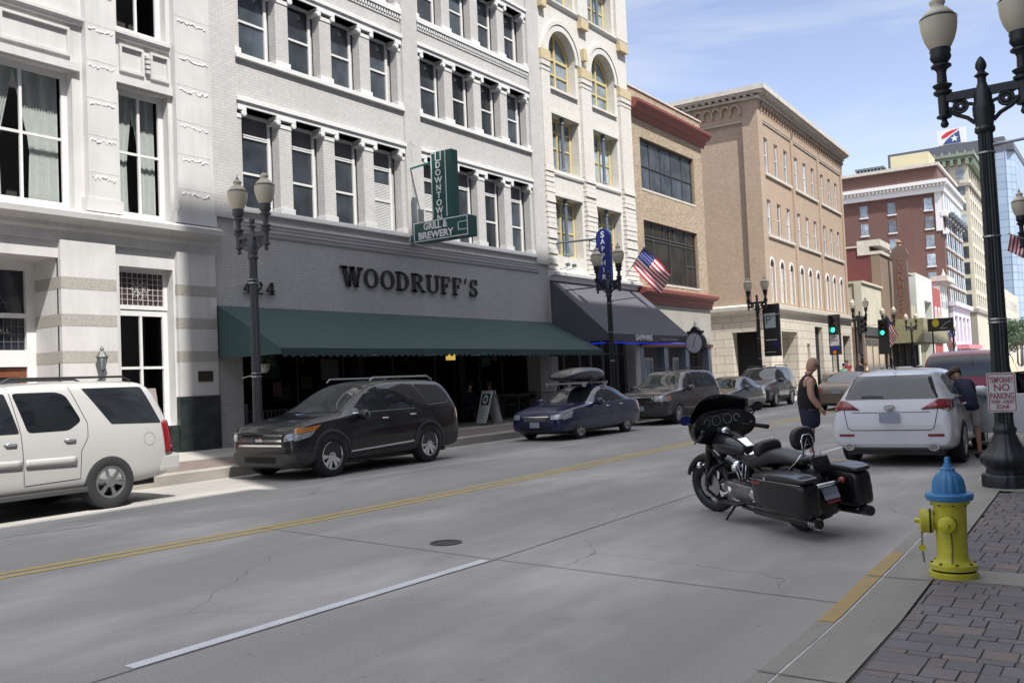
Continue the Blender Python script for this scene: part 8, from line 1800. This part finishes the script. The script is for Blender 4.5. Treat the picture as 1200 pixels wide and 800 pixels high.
# side stand, levers
MB().tube([(.98, .14, .20), (1.02, .25, .08), (1.03, .34, -.035)], [.016, .014, .012], 8).tube([(.99, .33, -.035), (1.03, .38, -.04), (1.08, .34, -.035), (1.03, .31, -.035), (.99, .33, -.035)], .008, 6).build('side_stand', 'mc_black', mc, smooth=True)
MB().tube([(.72, .20, .27), (.86, .22, .26), (1.02, .22, .33)], .009, 6).tube([(1.02, .19, .33), (1.02, .26, .33)], .012, 6).build('shift_lever', 'chrome', mc, smooth=True)
# fairing: outer batwing shell, inner dash with gauges, windscreen, bars, mirrors
ou = [(0, 1.24), (.16, 1.235), (.30, 1.215), (.43, 1.15), (.475, 1.07), (.455, .98), (.40, .91), (.30, .88), (.20, .865), (.12, .80), (0, .79)]
ou = ou + [(-y, z) for y, z in ou[-2:0:-1]]
def rings(name, spec, m, parent=None, cap=(True, True), sub=2):
    q = MB(); n = len(ou)
    for (x, k, cz) in spec:
        for y, z in [(a * .92, b) for a, b in ou]: q.v.append((x - .10 * (abs(y) / .47) ** 2 * 1.6 * k, y * k, cz + (z - 1.0) * k + (1.0 - 1.0)))
    q.f = [(i * n + j, i * n + (j + 1) % n, (i + 1) * n + (j + 1) % n, (i + 1) * n + j) for i in range(len(spec) - 1) for j in range(n)]
    if cap[0]: q.f.append(tuple(range(n))[::-1])
    if cap[1]: q.f.append(tuple((len(spec) - 1) * n + j for j in range(n)))
    q.m = [0] * len(q.f); return q.build(name, m, parent or mc, smooth=True, sub=sub)
fg = rings('fairing', [(1.33, .93, 1.0), (1.31, .96, 1.0), (1.33, 1.0, 1.0), (1.42, .99, 1.0), (1.52, .88, 1.0), (1.58, .62, .99), (1.60, .3, .98)], 'mc_black')
q = MB(); dz = lambda y: -.10 * (abs(y) / .47) ** 2 * 1.6
rx = 1.325
ds_ = MB().prism([(rx, -.30, 1.20), (rx, .30, 1.20), (rx, .40, 1.08), (rx, .22, .93), (rx, -.22, .93), (rx, -.40, 1.08)], (.02, 0, 0)); ds_ = MB(); 
for y, z, r in ((.075, 1.125, .052), (-.075, 1.125, .052), (.20, 1.12, .036), (-.20, 1.12, .036)):
    g_ = MB().lathe([(r, -.035), (r + .007, -.035), (r + .007, .0), (r, 0)], (rx - .045, y, z), 24, 'x', cap=False).build('gauge_bezel', 'chrome', fg, auto=30)
    MB().lathe([(0, -.012), (r, -.012)], (rx - .045, y, z), 24, 'x').build('gauge', mat('gauge_face', (.30, .29, .27), .3, var=0) if 'gauge_face' not in bpy.data.materials else bpy.data.materials['gauge_face'], g_)
    d = V((0, math.sin(2.2 + y * 3), math.cos(2.2 + y * 3))); MB().tube([V((rx - .06, y, z)), V((rx - .06, y, z)) + d * r * .8], .003, 4).build('needle', 'sign_black', g_)
MB().box((rx - .075, -.28, 1.065), (rx - .03, .28, 1.19)).build('dash', 'plastic', fg, bevel=.02)
MB().box((rx - .08, -.085, .955), (rx - .03, .085, 1.05)).build('radio', mat('radio_screen', (.05, .05, .05), .15, var=0), fg, bevel=.006)
q = MB(); n = 14; vs = []     # windscreen
for i in range(n + 1):
    t = -1 + 2 * i / n
    for k in range(6):
        u = k / 5; y = t * (.43 - .06 * u); x = 1.50 - .13 * t * t * 1.2 - .14 * u; z = 1.18 - .05 * t * t + .235 * u * (1 - .25 * t * t); vs.append((x, y, z))
q.add(vs, [(i * 6 + k, i * 6 + k + 1, (i + 1) * 6 + k + 1, (i + 1) * 6 + k) for i in range(n) for k in range(5)])
ws_ = q.build('windscreen', 'car_glass', mc, smooth=True); md = ws_.modifiers.new('s', 'SOLIDIFY'); md.thickness = .004; bake(ws_)
hb_ = MB().tube([(1.08, -.42, .985), (1.16, -.34, 1.01), (1.26, -.22, 1.03), (1.28, 0, 1.0), (1.26, .22, 1.03), (1.16, .34, 1.01), (1.08, .42, .985)], .014, 10).build('handlebar', 'mc_black', mc, smooth=True)
for s_ in (-1, 1):
    MB().tube([(1.135, s_ * .365, 1.0), (1.03, s_ * .475, .965)], .022, 12).build('grip', 'rubber', hb_, smooth=True)
    MB().tube([(1.16, s_ * .36, .985), (1.15, s_ * .42, .965), (1.09, s_ * .50, .935)], [.012, .008, .008], 6).lathe([(0, -.03), (.03, -.02), (.03, .02), (0, .03)], (1.16, s_ * .33, 1.03), 10, 'y').build('lever', 'mc_black', hb_, smooth=True)
    MB().tube([(1.28, s_ * .40, 1.08), (1.24, s_ * .46, 1.15), (1.24, s_ * .48, 1.19)], .009, 8).lathe([(0, .02), (.05, .018), (.065, 0), (.055, -.004)], (1.225, s_ * .49, 1.20), 20, 'x', sc=(1.2, .9)).build('mirror', 'mc_black', mc, smooth=True)
    MB().lathe([(0, -.006), (.055, -.005)], (1.225, s_ * .49, 1.20), 20, 'x', sc=(1.2, .9)).build('mirror_glass', mat('blue_mirror_glass', (.02, .04, .2), .1, .4, var=0) if s_ > 0 else 'plastic', mc)  # blue reflection put into the colour of one mirror, the other left dark
MB().lathe([(0, .10), (.06, .09), (.085, .04), (.09, 0)], (1.56, 0, .98), 20, 'x').build('headlamp', 'lens', mc, smooth=True)
q = MB()
for y, x0 in ((.12, 1.3), (.15, 1.28), (-.1, 1.3)): q.tube([(x0, y, 1.0), (x0 + .06, y + .05, .85), (x0 - .02, y, .72), (1.1, y * .7, .6)], .008, 6)
q.build('cables', 'plastic', mc, smooth=True)
HASK = {c.parent.name for c in bpy.data.objects if c.parent}
def kids_any(o): return o.name in HASK
SPL = 'inspection_cover pilaster band rusticated_pier panel_moulding rough_stone storefront_pier sill_course pier capital dark_opening plinth shopfront_frame base_and_capital volute neon_strip bracket cornice side_cover roof_rail bolt crossbar running_board wiper metal_frame flag_bracket opening corbel_table floodlight dash light_bar frame_tubes cables stud pushrod_tube dentils wall base_glass border_tube turn_signal steel_band coping line recess mullion'.split()
for o in list(bpy.data.objects):
    if o.type == 'MESH' and o.parent and o.name.split('.')[0] in SPL and not kids_any(o): split(o)
